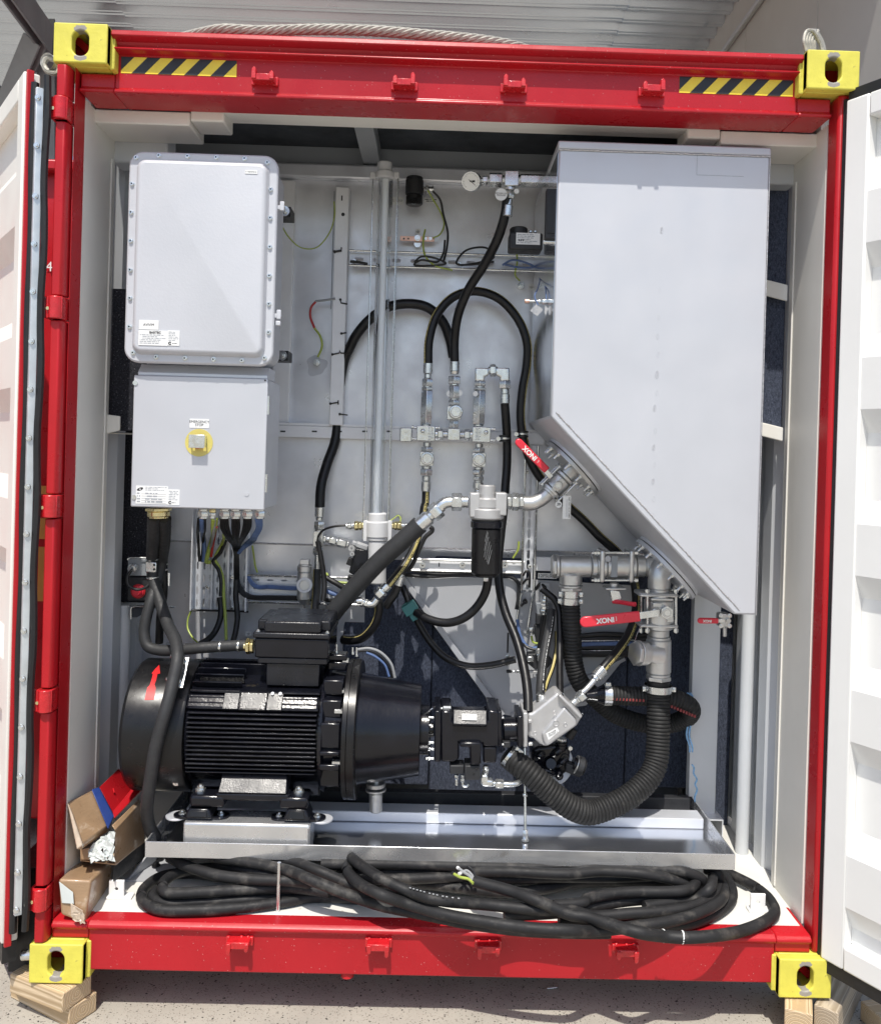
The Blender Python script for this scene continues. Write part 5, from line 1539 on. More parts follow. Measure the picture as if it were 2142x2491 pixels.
# small fittings under the pump
pe = thing('elbow_fitting', 'bright zinc elbow fitting under the hydraulic pump with bent steel tube', 'pipe fitting', w('C', 700, 1050, .34))
fit(pe, 'C', (665, 920), (665, 1050), .34, [(0, 30, 28, 'r', 'thread'), (30, 70, 34, 'h', 'nut'), (70, 100, 26, 'r', 'thread')])
mb = MB().prism(P3([(625, 1020), (690, 1020), (692, 1075), (745, 1075), (745, 1145), (640, 1140), (615, 1110)], .325), (0, .035, 0)); mb.build('elbow_body', M['zinc'], pe, bevel=.006, seg=3)
fit(pe, 'C', (735, 1105), (850, 1108), .342, [(0, 28, 30, 'r', 'thread'), (28, 112, 48, 'h', 'nut')])
MB().tube(path('C', [(835, 1110, .342), (950, 1110, .345), (1010, 1085, .36), (1050, 1020, .39), (1060, 940, .42)], 8), .0100, 14).build('bent_tube', M['zinc'], pe)
fit(pe, 'C', (372, 1012), (372, 1130), .34, [(0, 50, 20, 'h', 'plug'), (50, 110, 15, 'c', 'plug')])
fit(pe, 'C', (432, 1012), (432, 1100), .35, [(0, 40, 17, 'h', 'plug'), (40, 75, 22, 'h', 'plug')])
MB().tube(path('C', [(432, 1080, .35), (440, 1125, .35), (480, 1130, .35), (495, 1110, .35)], 6), .0045, 8).build('tube_elbow', M['zinc'], pe)
dr_ = thing('drain_line', 'thin steel drain line standing in the drip tray below the ribbed hose', 'pipe', w('C', 1065, 1400, .36))
fit(dr_, 'C', (1060, 740), (1066, 1650), .40, [(0, 470, 12, 'c', 'drain_tube'), (470, 500, 24, 'h', 'nut'), (500, 830, 14, 'c', 'drain_tube'), (830, 930, 28, 'h', 'nut'), (930, 945, 38, 'c', 'drain_collar'), (945, 1010, 44, 'c', 'drain_cap', 'blackbox')], d2=.335)

# aluminium angled motor unit at the right end
YA = .33
am = thing('pump_port_block', 'silver cast aluminium angled port block on the right end of the pump', 'casting', w('C', 1300, 500, .4))
MB().prism(P3([(1046, 392), (1090, 392), (1090, 740), (1046, 740)], YA), (0, .13, 0)).build('block_flange', M['alu'], am, bevel=.004)
MB().prism(P3([(1091, 398), (1135, 392), (1215, 330), (1385, 190), (1412, 195), (1640, 440), (1618, 470), (1585, 525), (1285, 738), (1215, 712), (1150, 655), (1091, 640)], YA + .022), (0, .105, 0)).build('block_body', M['alu'], am, bevel=.009, seg=3)
MB().prism(P3([(1230, 600), (1460, 330), (1575, 450), (1590, 520), (1290, 735), (1250, 700)], YA + .010), (0, .03, 0)).build('block_face', M['alu'], am, bevel=.008, seg=3)
MB().prism(P3([(1395, 225), (1420, 205), (1645, 425), (1622, 462)], YA + .0), (0, .09, 0)).build('port_flange', M['alu'], am, bevel=.005)
MB().prism(P3([(1340, 235), (1410, 290), (1400, 330), (1195, 560), (1165, 555), (1160, 480)], YA + .030), (0, .02, 0)).build('block_rib', M['alu'], am, bevel=.008)
u = (w('C', 1370, 540, YA) - w('C', 1290, 610, YA)).normalized()
pl = P3([(1272, 600), (1385, 538), (1408, 575), (1300, 668)], YA + .0095)
MB().prism(pl, (0, .0008, 0)).build('label_plate', M['label'], am, smooth=0)
text('SK PUMP\nCIRCUIT 1', am, sum(pl, Vector()) / 4 - Y * .0006, (pl[1] - pl[0]), Z, .0075, M['ink'])
for x, y, r in ((1360, 390, 18), (1470, 510, 18), (1165, 598, 18), (1375, 495, 30)):
    c = w('C', x, y, YA + (.0085 if x > 1300 else .0215))
    q = [c + Vector((math.cos(t) * r * mpp('C', YA), 0, math.sin(t) * r * mpp('C', YA))) for t in [2 * PI * i / 20 for i in range(21)]]
    MB().tube(q, .0009, 5, False).build('cast_ring', M['alu'], am)
fit(am, 'C', (1095, 705), (1145, 705), YA + .01, [(0, 44, 20, 'h', 'bolt')])
fit(am, 'C', (1095, 475), (1135, 475), YA + .01, [(0, 34, 22, 'h', 'bolt', 'alu')])
for x, y in ((1435, 215), (1625, 415)):
    fit(am, 'C', (x, y), (x + 35, y - 32), YA + .03, [(0, 20, 16, 'c', 'cap_screw', 'black'), (20, 26, 10, 'c', 'cap_screw', 'zinc')])
# gear pump behind
gpm = thing('gear_pump', 'black gear pump with bolt lugs behind the silver port block', 'pump', w('C', 1330, 900, .5))
YQ = .47
MB().cyl(w('C', 1320, 890, YQ + .03), w('C', 1320, 890, YQ + .12), 230 * mpp('C', YQ), None, 40).build('pump_flange', M['alu'], gpm, bevel=.002)
MB().prism(P3([(1130, 760), (1200, 730), (1480, 700), (1520, 800), (1500, 980), (1400, 1060), (1230, 1010), (1130, 870)], YQ), (0, .08, 0)).build('pump_body', M['motor'], gpm, bevel=.012, seg=3)
MB().cyl(w('C', 1325, 905, YQ - .001), w('C', 1325, 905, YQ - .022), 55 * mpp('C', YQ), None, 28).build('pump_cap', M['motor'], gpm, bevel=.002)
for (x0, y0, x1, y1, r) in ((1330, 830, 1460, 740, 30), (1390, 930, 1480, 850, 26), (1230, 960, 1360, 1000, 28), (1180, 850, 1250, 800, 26), (1400, 980, 1410, 1030, 30)):
    MB().tube(path('C', [(x0, y0, YQ - .002), ((x0 + x1) / 2, (y0 + y1) / 2, YQ - .012), (x1, y1, YQ - .002)], 5), r * mpp('C', YQ), 10).build('pump_rib', M['motor'], gpm)
for x, y in ((1170, 850), (1465, 850), (1410, 1030)):
    c = w('C', x, y, YQ - .006)
    MB().cyl(c + Y * .01, c, 40 * mpp('C', YQ), None, 20).build('bolt_boss', M['motor'], gpm); screwhead(gpm, c, .0065, 'black')
fit(gpm, 'C', (1515, 740), (1515, 742), YQ, [(0, 1, 1, 'c', 'pin')])
c = w('C', 1515, 740, YQ - .002); MB().hex(c, c - Y * .012, .008).build('bolt', M['zinc'], gpm)
fit(gpm, 'C', (1430, 640), (1425, 760), YQ, [(0, 40, 50, 'h', 'port_fitting'), (40, 66, 62, 'c', 'port_fitting', 'motor'), (66, 110, 58, 'c', 'port_fitting', 'motor')])
fit(gpm, 'C', (1540, 900), (1665, 950), YQ, [(0, 30, 70, 'c', 'pressure_valve', 'motor'), (30, 40, 95, 'c', 'pressure_valve', 'cast'), (40, 110, 98, 'c', 'pressure_valve', 'blackbox'), (110, 128, 82, 'r', 'pressure_valve', 'black')])
MB().prism(P3([(1480, 900), (1640, 950), (1620, 1050), (1470, 990)], YQ - .02), (0, .05, 0)).build('valve_body', M['blackbox'], gpm, bevel=.004)
fit(gpm, 'C', (1560, 555), (1480, 680), YQ - .02, [(0, 110, 42, 'c', 'hose_end', 'rubber')])
# ------------------------------------------------------------------ level sight tube
YSG = .66
sg = thing('sight_tube', 'tall clear level tube with pale core and grey plastic clamps', 'level gauge', w(5, 565, 700, YSG))
fit(sg, 2, (583, 975), (583, 1090), YSG, [(2, 66, 45, 'c', 'tube_cap', 'pvc'), (62, 104, 60, 'c', 'tube_cap', 'pvc')])
for e in (-1, 1):
    c = w(2, 583 + e * 72, 1058, YSG)
    MB().box(c.x - .010, c.x + .010, YSG - .012, YSG + .012, c.z - .014, c.z + .012).build('clamp_lug', M['pvc'], sg, bevel=.003)
top, bot = w(2, 580, 1080, YSG), w('G', 990, 155, YSG)
xt = (top.x + bot.x) / 2
top.x = bot.x = xt
MB().cyl(bot, top, .0165, None, 20).build('white_core', M['pvc_white'], sg)
MB().lathe(bot, Z, [(0, .028), ((top - bot).length, .028)], 24, False).lathe(bot, Z, [(0, .0255), ((top - bot).length, .0255)], 24, False).build('clear_tube', M['clear'], sg)
for e in (-1, 1):
    for dy in (-.010, .012):
        x_ = xt + e * (.046 + (.003 if dy > 0 else 0))
        MB().cyl((x_, YSG + dy, w('G', 830, 500, YSG).z), (x_, YSG + dy, w(2, 500, 1060, YSG).z), .0019, None, 8).build('tie_rod', M['zinc'], sg)
fit(sg, 'G', (992, 150), (985, 1115), YSG, [(0, 125, 126, 'c', 'tube_socket', 'pvc'), (112, 345, 152, 'c', 'tube_clamp', 'pvc'), (338, 372, 138, 'c', 'tube_clamp', 'pvc'), (372, 960, 122, 'c', 'lower_tube', 'pvc')])
for e, xx in ((-1, 826), (1, 1158)):
    a, b = w('G', xx - 22, 258, YSG - .01), w('G', xx + 22, 540, YSG - .01)
    MB().box(a.x, b.x, YSG - .012, YSG + .012, b.z, a.z).build('clamp_lug', M['pvc'], sg, bevel=.002)
for sgn, x0 in ((-1, 805), (1, 1190)):
    p0 = (x0, 328)
    fit(sg, 'G', p0, (x0 + sgn * 240, 330), YSG, [(0, 25, 45, 'h', 'gland', 'brass'), (28, 70, 56, 'h', 'gland', 'brass'), (72, 128, 60, 'h', 'gland', 'brass'), (130, 165, 40, 'r', 'gland'), (165, 215, 46, 'h', 'gland'), (215, 240, 36, 'c', 'gland')])

# ------------------------------------------------------------------ gauge, tee and return line
YQG = .42
pg = thing('pressure_gauge', 'round stainless pressure gauge with white dial at the panel top', 'gauge', w(2, 1100, 1085, YQG))
axg = Vector((-.28, -1, -.28)).normalized()
c = w(2, 1100, 1090, YQG - .02)
rg = 57 * mpp(2, YQG)
MB().lathe(c - axg * .035, axg, [(0, rg * .9), (.004, rg), (.030, rg), (.034, rg * .97), (.034, rg * .9)], 36, True).build('gauge_case', M['zinc'], pg)
MB().lathe(c, axg, [(-.0008, rg * .92), (.0, rg * .92)], 36).build('dial', M['gauge_white'], pg)
s_ = axg.cross(Z).normalized() * -1; t_ = s_.cross(axg)
if t_.z < 0: t_ = -t_
mb = MB()
for i in range(25):
    an = math.radians(-45 + 270 * i / 24)
    d_ = s_ * math.cos(an) + t_ * math.sin(an)
    l_ = .16 if i % 4 == 0 else .09
    mb.obox(c + axg * .0004 + d_ * rg * (.84 - l_ / 2), d_ * rg * l_ / 2, axg.cross(d_) * .0004, axg * .0002)
mb.build('dial_marks', M['ink'], pg)['kind'] = 'stuff'
d_ = (s_ * .75 - t_ * .66).normalized()
MB().obox(c + axg * .0012 + d_ * rg * .18, d_ * rg * .46, axg.cross(d_) * .0008, axg * .0003).build('needle', M['ink'], pg)
MB().cyl(c, c + axg * .002, .003, None, 10).build('needle_hub', M['ink'], pg)
mb = MB().obox(c + axg * .0006 + s_ * rg * .30 - t_ * rg * .02, s_ * rg * .16, t_ * rg * .10, axg * .0002).build('dial_mark', M['ink'], pg)
fit(pg, 2, (1158, 1084), (1300, 1086), YQG, [(0, 12, 14, 'c', 'stem'), (12, 46, 26, 'h', 'stem_nut'), (46, 54, 16, 'r', 'stem')])
pt = thing('pipe_tee', 'zinc pipe tee joining the gauge to the tank return line', 'pipe fitting', w(2, 1335, 1085, YQG))
fit(pt, 2, (1210, 1082), (1630, 1090), YQG, [(0, 78, 42, 'h', 'tee_nut'), (80, 92, 30, 'r', 'thread'), (92, 174, 44, 'b', 'tee_body'), (176, 186, 34, 'r', 'thread'), (186, 372, 38, 'h', 'adaptor'), (374, 420, 28, 'c', 'pipe')])
fit(pt, 2, (1337, 1128), (1320, 1300), YQG, [(0, 20, 32, 'c', 'tee_branch'), (22, 70, 30, 'h', 'swivel_nut'), (72, 108, 22, 'c', 'hose_tail'), (108, 176, 29, 'c', 'ferrule')])
c = w(2, 1283, 1170, YQG - .03)
tg = thing('round_tag', 'round tag reading RETURN OIL PRESSURE under the gauge tee', 'tag', c)
MB().cyl(c, c - Y * .001, .0235 * .9, None, 28).build('tag_disc', M['label'], tg)
text('RETURN OIL\nPRESSURE', tg, c - Y * .0011, X, Z, .0072, M['ink'])
c = w(2, 1376, 1150, YQG - .02)
MB().cyl(c, c - Y * .001, .009, None, 20).build('tag_disc', M['label'], tg)

# ------------------------------------------------------------------ manifold of valve blocks
YM2 = .71
mk = 5
ch = thing('check_valve', 'long hexagonal zinc check valve under the striped arching hose, left of the pair', 'valve', w(mk, 840, 960, YM2), 'zinc check valves on the manifold')
fit(ch, mk, (844, 700), (830, 1078), YM2, [(0, 66, 29, 'c', 'ferrule'), (67, 93, 22, 'c', 'hose_tail'), (95, 140, 34, 'h', 'swivel_nut'), (141, 146, 26, 'c', 'thread'), (146, 164, 35, 'h', 'lock_nut'), (165, 372, 36, 'h', 'valve_body'), (372, 380, 30, 'c', 'thread')])
vb = thing('valve_block', 'zinc valve block on the strut with round cap below, left of the pair', 'valve', w(mk, 835, 1125, YM2), 'zinc valve blocks on the strut')
def vblock(par, cx, cy):
    a, b = w(mk, cx - 54, cy - 47, YM2 - .045), w(mk, cx + 54, cy + 47, YM2 - .045)
    MB().box(a.x, b.x, YM2 - .045, YM2 + .05, b.z, a.z).build('block_body', M['zinc'], par, bevel=.003)
    return a, b


def roundcap(par, k, x, y, d, r):
    c = w(k, x, y, d)
    R_ = r * mpp(k, d)
    MB().lathe(c, -Y, [(0, R_ * 1.0), (.012, R_ * 1.0), (.014, R_ * .93), (.02, R_ * .90), (.0205, R_ * .74), (.019, R_ * .66)], 28).build('round_cap', M['zinc'], par)


vblock(vb, 830, 1124)
c = w(mk, 812, 1110, YM2 - .045); MB().hex(c, c - Y * .018, .013).ball(c - Y * .018, .009, 10).build('plug', M['zinc'], vb)
for y in (1090, 1160):
    fit(vb, mk, (745, y - 5), (776, y), YM2 - .02, [(0, 12, 10, 'h', 'bolt'), (12, 31, 7, 'c', 'bolt')])
    fit(vb, mk, (885, y), (915, y), YM2 - .02, [(0, 19, 7, 'c', 'bolt'), (19, 30, 10, 'h', 'bolt')])
lines(vb, w(mk, 845, 1100, YM2).x, w(mk, 878, 1100, YM2).x, w(mk, 840, 1165, YM2).z, w(mk, 840, 1085, YM2).z, YM2 - .0456, 9, 'ink_grey', 21)
chainlow = [(8, 34, 24, 'c', 'thread'), (36, 64, 37, 'h', 'lock_nut'), (66, 150, 41, 'b', 'block_body'), (152, 168, 30, 'c', 'thread'), (168, 208, 38, 'h', 'swivel_nut')]
fit(vb, mk, (838, 1170), (830, 1480), YM2, chainlow + [(210, 240, 27, 'c', 'hose_tail'), (242, 305, 30, 'c', 'ferrule')])
roundcap(vb, mk, 839, 1275, YM2 - .033, 41)
fit(vb, mk, (886, 1130), (962, 1130), YM2, [(0, 14, 26, 'c', 'thread'), (14, 48, 33, 'h', 'union_nut'), (48, 76, 24, 'r', 'thread')])
ch2 = thing('check_valve', 'long hexagonal zinc check valve below the elbow bridge, right of the pair', 'valve', w(mk, 1150, 960, YM2), 'zinc check valves on the manifold')
fit(ch2, mk, (1156, 800), (1145, 1085), YM2, [(0, 6, 28, 'c', 'thread'), (8, 40, 36, 'h', 'swivel_nut'), (42, 48, 30, 'c', 'thread'), (48, 64, 39, 'h', 'lock_nut'), (65, 272, 38, 'h', 'valve_body'), (272, 282, 30, 'c', 'thread')])
c = w(mk, 1128, 885, YM2 - .03); MB().cyl(c, c - Y * .001, .010, None, 20).build('valve_tag', M['label'], ch2)
vb2 = thing('valve_block', 'zinc valve block on the strut with round cap below, right of the pair', 'valve', w(mk, 1160, 1130, YM2), 'zinc valve blocks on the strut')
vblock(vb2, 1165, 1131)
c = w(mk, 1190, 1118, YM2 - .045); MB().hex(c, c - Y * .018, .013).ball(c - Y * .018, .009, 10).build('plug', M['zinc'], vb2)
for y in (1098, 1165):
    fit(vb2, mk, (1218, y), (1250, y), YM2 - .02, [(0, 19, 7, 'c', 'bolt'), (19, 32, 10, 'h', 'bolt')])
lines(vb2, w(mk, 1125, 1100, YM2).x, w(mk, 1158, 1100, YM2).x, w(mk, 1140, 1165, YM2).z, w(mk, 1140, 1092, YM2).z, YM2 - .0456, 9, 'ink_grey', 22)
fit(vb2, mk, (1150, 1178), (1143, 1485), YM2, [(t0 - 2, t1 - 2, r, k_, n_) for t0, t1, r, k_, n_ in chainlow[:3]] + [(150, 164, 30, 'c', 'thread'), (164, 196, 37, 'h', 'lock_nut'), (197, 205, 27, 'c', 'thread'), (206, 230, 34, 'h', 'lock_nut'), (231, 238, 27, 'c', 'thread'), (238, 280, 33, 'c', 'ferrule'), (280, 310, 24, 'r', 'thread')])
roundcap(vb2, mk, 1148, 1281, YM2 - .033, 40)
fit(vb2, mk, (1036, 1133), (1112, 1133), YM2, [(0, 26, 24, 'r', 'thread'), (26, 60, 33, 'h', 'union_nut'), (60, 76, 26, 'c', 'thread')])
mid = thing('manifold_tee', 'zinc tee with hexagon nuts between the two valve blocks', 'pipe fitting', w(mk, 1000, 1100, YM2))
a, b = w(mk, 963, 1095, YM2 - .03), w(mk, 1034, 1165, YM2 - .03)
MB().box(a.x, b.x, YM2 - .03, YM2 + .03, b.z, a.z).build('tee_body', M['zinc'], mid, bevel=.002)
fit(mid, mk, (1003, 690), (997, 1095), YM2, [(0, 62, 30, 'c', 'ferrule'), (62, 78, 32, 'k', 'ferrule'), (90, 138, 39, 'h', 'swivel_nut'), (138, 145, 28, 'c', 'thread'), (146, 226, 33, 'h', 'hex_body'), (226, 232, 27, 'c', 'thread'), (232, 268, 34, 'h', 'lock_nut'), (272, 352, 40, 'b', 'elbow_block'), (354, 404, 29, 'h', 'lock_nut')])
roundcap(mid, mk, 1010, 995, YM2 - .034, 42)
for x, y in ((972, 885), (1032, 882)):
    c = w(mk, x, y, YM2 - .01); MB().cyl(c, c - Y * .001, .012, None, 18).build('valve_tag', M['label'], mid)
a, b = w(mk, 676, 1090, .805), w(mk, 745, 1175, .805)
MB().box(a.x, b.x, .80, .808, b.z, a.z).build('fixing_plate', M['zinc'], vb, bevel=.003)
for x, y in ((711, 1108), (709, 1147)):
    screwhead(vb, w(mk, x, y, .7995), .007, 'zinc', -Y, 'hexh')
eb = thing('elbow_bridge', 'pair of dark edged zinc elbows bridging two vertical lines above the manifold', 'pipe fitting', w(mk, 1230, 745, YM2))
for (x0, y0, x1, y1, yb) in ((1156, 800, 1210, 745, 0), (1305, 808, 1256, 745, 0)):
    s1 = 1 if x1 > x0 else -1
    pts = [(x0 - 29 * s1, 728), (x0 + 54 * s1, 728), (x0 + 54 * s1, 772), (x0 + 28 * s1, 782), (x0 + 28 * s1, 808), (x0 - 29 * s1, 808)]
    MB().prism([w(mk, x, y, YM2 - .02) for x, y in pts], (0, .04, 0)).build('elbow', M['zinc'], eb, bevel=.006, seg=3)
    pts = [(x0 - 32 * s1, 722), (x0 + 56 * s1, 722), (x0 + 56 * s1, 727), (x0 - 30 * s1, 727), (x0 - 30 * s1, 800), (x0 - 33 * s1, 800)]
    MB().prism([w(mk, x, y, YM2 - .012) for x, y in pts], (0, .03, 0)).build('elbow_shade_edge', M['black'], eb, bevel=.002) if False else None
fit(eb, mk, (1205, 745), (1262, 745), YM2, [(0, 10, 24, 'r', 'thread'), (10, 46, 36, 'h', 'union_nut'), (46, 57, 24, 'r', 'thread')])
fit(eb, mk, (1305, 806), (1305, 948), YM2, [(0, 50, 37, 'h', 'swivel_nut'), (50, 80, 26, 'c', 'hose_tail'), (80, 140, 29, 'c', 'ferrule')])
# hose clamps on the strut
for i, (x, y, r) in enumerate(((1305, 1155, 40), (1412, 1128, 36))):
    cl = thing('hose_clamp', ('steel clamp ring holding the plain black hose to the strut' if i == 0 else 'steel clamp ring holding the yellow striped hose to the strut'), 'clamp', w(5, x, y, .74), 'clamp rings on the strut')
    for dy, mt_ in ((-14, 'black'), (0, 'zinc'), (14, 'black')):
        c = w(5, x, y + dy, .74)
        MB().lathe(c - Z * .0035, Z, [(0, .0225), (.007, .0225)], 20, True).build('clamp_band', M[mt_], cl)
    c = w(5, x - 42, y + 2, .735)
    MB().cyl(c + Y * .01, c - Y * .02, .006, None, 12).hex(c - Y * .02, c - Y * .027, .009).build('clamp_bolt', M['zinc'], cl)

# ------------------------------------------------------------------ hydraulic hoses
rb = .0172
hose('hydraulic_hose', 'plain black hose curving down from the gauge tee to the middle manifold fitting', path(5, [(1320, -300, .42), (1308, -200, .43), (1262, -50, .47), (1180, 110, .54), (1085, 260, .60), (1025, 410, .65), (1003, 560, .70), (1003, 692, .71)]), rb * 1.0, stripe=(PI / 2 * 1.05, .12, 'w_green') if False else None)
hose('hydraulic_hose', 'yellow striped black hose arching from the left check valve over to the tagged valve', path(5, [(844, 705, .71), (850, 560, .71), (900, 405, .72), (1000, 300, .73), (1130, 268, .735), (1265, 310, .735), (1380, 430, .735), (1437, 570, .735), (1438, 700, .74), (1412, 860, .74), (1400, 1010, .74), (1412, 1128, .74), (1455, 1280, .74), (1530, 1405, .74), (1640, 1520, .74), (1782, 1650, .73), (1880, 1750, .72), (1990, 1850, .72), (2060, 1960, .72)], 8),
     rb, stripe=(-1.0, .28, 'stripe'))
hose('hydraulic_hose', 'black hose arching left behind the sight tube and down to a ferrule above the motor', path(5, [(995, 665, .80), (975, 560, .80), (930, 450, .79), (840, 365, .78), (720, 343, .77), (600, 365, .77), (490, 440, .775), (410, 535, .785), (372, 610, .80), (338, 690, .812), (305, 900, .82), (285, 1165, .815), (235, 1310, .79), (200, 1440, .76), (192, 1570, .75)], 8), rb * 1.12)
hose('hydraulic_hose', 'plain black hose dropping from the elbow bridge past the filter to the pump', path(5, [(1305, 945, .71), (1312, 1040, .72), (1318, 1155, .74), (1318, 1300, .74), (1308, 1450, .72), (1300, 1560, .70)], 8) + path(8, [(1298, 100, .70), (1280, 260, .69), (1265, 420, .67), (1275, 580, .64), (1310, 720, .60), (1375, 880, .54), (1420, 1050, .47), (1442, 1200, .41), (1446, 1320, .37)], 8), rb * .98)
hose('hydraulic_hose', 'black hose with yellow printed stripe crossing behind the thick sleeve under the left valve block', path(5, [(830, 1475, .71), (828, 1530, .71), (824, 1590, .70)], 6) + path(8, [(822, 60, .70), (800, 200, .68), (760, 320, .65), (700, 430, .62), (640, 510, .58), (597, 565, .56)], 8), rb * .85, stripe=(-.4, .35, 'stripe'))
hose('hydraulic_hose', 'yellow striped black hose running behind the long red lever down to the port block', path(9, [(335, 470, .66), (352, 600, .64), (345, 720, .60), (305, 830, .56), (240, 925, .51), (185, 990, .47), (142, 1040, .45)], 9), rb * .95, stripe=(-.5, .34, 'stripe'))
hose('hydraulic_hose', 'short black hose looping from the filter bowl drain to a teal block', path(8, [(1205, 505, .56), (1190, 590, .57), (1140, 680, .58), (1060, 750, .59), (960, 780, .61), (850, 760, .64), (770, 715, .68)], 8), rb * .95)
hose('hydraulic_hose', 'black hose with white print sagging across the grey folded plate', path(8, [(690, 560, .76), (740, 680, .74), (790, 790, .73), (860, 900, .72), (950, 990, .71), (1080, 1040, .70), (1220, 1035, .69), (1370, 1000, .68)], 9), rb * .78, stripe=None)
for pts in ([(800, 800, .70), (870, 900, .69), (960, 985, .68), (1080, 1030, .67), (1220, 1026, .66)],):
    pass
# grey armoured sleeve hose from the filter to behind the terminal box
hs = hose('hydraulic_hose', 'thick dark grey sleeved hose running diagonally from the filter to behind the motor', path(8, [(795, 188, .50), (690, 285, .51), (560, 400, .53), (400, 570, .56), (290, 700, .58), (215, 800, .60)], 8), .0335, 'sleeve', n=24)
fit(hs, 8, (782, 200), (945, 62), .50, [(0, 92, 47, 'c', 'ferrule'), (92, 112, 34, 'c', 'hose_tail'), (112, 172, 52, 'h', 'swivel_nut'), (172, 190, 34, 'c', 'thread')])
fe = thing('elbow_fitting', 'bright zinc elbow and nut joining the thick sleeve to the filter head', 'pipe fitting', w(8, 960, 50, .50))
MB().tube(path(8, [(900, 95, .50), (925, 70, .50), (955, 55, .50), (1000, 52, .50)], 6), .0215, 18).build('elbow', M['zinc'], fe)
fit(fe, 8, (985, 52), (1095, 52), .50, [(0, 62, 52, 'h', 'swivel_nut'), (62, 100, 38, 'r', 'thread')])

# ------------------------------------------------------------------ return filter
YFi = .50
fl = thing('oil_filter', 'black spin-on filter bowl under a cast silver filter head', 'filter', w(8, 1200, 250, YFi))
a, b = w(8, 1100, -48, YFi - .055), w(8, 1152, 150, YFi - .055)
MB().box(a.x, b.x, YFi - .04, YFi + .05, w(8, 1100, 140, YFi).z, w(5, 1100, 1480, YFi).z).build('filter_head', M['alu'], fl, bevel=.004)
a, b = w(8, 1255, -40, YFi - .055), w(8, 1318, 140, YFi - .055)
MB().box(a.x, b.x, YFi - .04, YFi + .05, w(8, 1300, 130, YFi).z, w(5, 1300, 1480, YFi).z).build('filter_head', M['alu'], fl, bevel=.004)
fit(fl, 8, (1200, -60), (1190, 530), YFi, [(10, 95, 50, 'c', 'filter_head', 'alu'), (85, 150, 82, 'c', 'filter_head', 'alu'), (148, 215, 102, 'c', 'filter_head', 'alu'), (216, 226, 92, 'c', 'bowl_seal', 'black'), (226, 268, 97, 'c', 'filter_bowl', 'motor'), (262, 548, 90, 'c', 'filter_bowl', 'cowl'), (546, 560, 70, 'c', 'filter_bowl', 'cowl'), (560, 590, 16, 'h', 'drain_plug')])
fit(fl, 5, (1196, 1440), (1196, 1490), YFi, [(0, 45, 22, 'r', 'bleed_plug')])
for (x0, y0, x1, y1) in ((1205, 235, 1182, 345), (1208, 262, 1180, 385), (1215, 290, 1188, 400), (1222, 312, 1196, 415), (1228, 340, 1202, 425), (1200, 228, 1186, 290), (1218, 372, 1206, 430)):
    MB().tube([w(8, x0, y0, YFi - 90 * mpp(8, YFi) - .0005), w(8, x1, y1, YFi - 90 * mpp(8, YFi) - .0005)], .0006, 4).build('scratch', M['w_grey'], fl)
fit(fl, 8, (1318, 50), (1425, 50), YFi, [(0, 26, 46, 'h', 'union_nut'), (27, 72, 52, 'h', 'union_nut'), (73, 100, 46, 'h', 'union_nut')])

# ------------------------------------------------------------------ ball valves on the sloping tank underside
YV1 = .55
def axis(k, s, e, d):
    a_, b_ = w(k, *s, d), w(k, *e, d)
    return a_, (b_ - a_).normalized()


va = thing('ball_valve', 'stainless ball valve with raised red lever and KEEP THIS VALVE OPEN tag', 'valve', w('D', 840, 890, YV1), 'ball valves with red levers')
S_, E_ = (490, 1240), (1190, 540)
fit(va, 'D', S_, E_, YV1, [(262, 330, 165, 'c', 'end_flange', 'cast'), (300, 352, 195, 'c', 'end_flange', 'cast'), (350, 600, 172, 'c', 'valve_body', 'cast'), (600, 652, 195, 'c', 'end_flange', 'cast'), (650, 850, 150, 'c', 'weld_neck', 'cast')])
MB().tube(path('D', [(265, 1215, YV1), (420, 1215, YV1), (530, 1170, YV1), (640, 1090, YV1), (690, 1040, YV1)], 8), 118 * mpp('D', YV1), 24).build('pipe_elbow', M['cast'], va)
fit(va, 'D', (255, 1215), (300, 1215), YV1, [(0, 22, 126, 'c', 'elbow_collar', 'cast')])
A_, dv = axis('D', S_, E_, YV1)
m_ = mpp('D', YV1)
sv = dv.cross(Y).normalized()
if sv.x < 0: sv = -sv
for oy in (-.030, .030):
    for e in (-1, 1):
        p0 = A_ + dv * 268 * m_ + sv * e * 188 * m_ + Y * oy; p1 = A_ + dv * 700 * m_ + sv * e * 188 * m_ + Y * oy
        MB().cyl(p0, p1, 15 * m_, None, 10).build('tie_rod', M['zinc'], va)
        for q, sg_ in ((p0, 1), (p1, -1)):
            MB().hex(q + dv * sg_ * 6 * m_, q + dv * sg_ * 34 * m_, 30 * m_).build('nut', M['zinc'], va)
fc = A_ + dv * 452 * m_ - Y * 172 * m_
for o1, o2, hw_, hh_ in ((-95, -8, 42, 40), (95, 0, 45, 45)):
    MB().obox(fc + dv * o1 * m_ * .9 + Y * .004, dv * hw_ * m_, sv * hh_ * m_, Y * .006).build('stop_lug', M['cast'], va, bevel=.0015)
MB().lathe(fc + Y * .01, -Y, [(0, 75 * m_), (.016, 75 * m_), (.018, 60 * m_), (.024, 58 * m_), (.024, 38 * m_), (.019, 36 * m_)], 24).build('stem_boss', M['cast'], va)


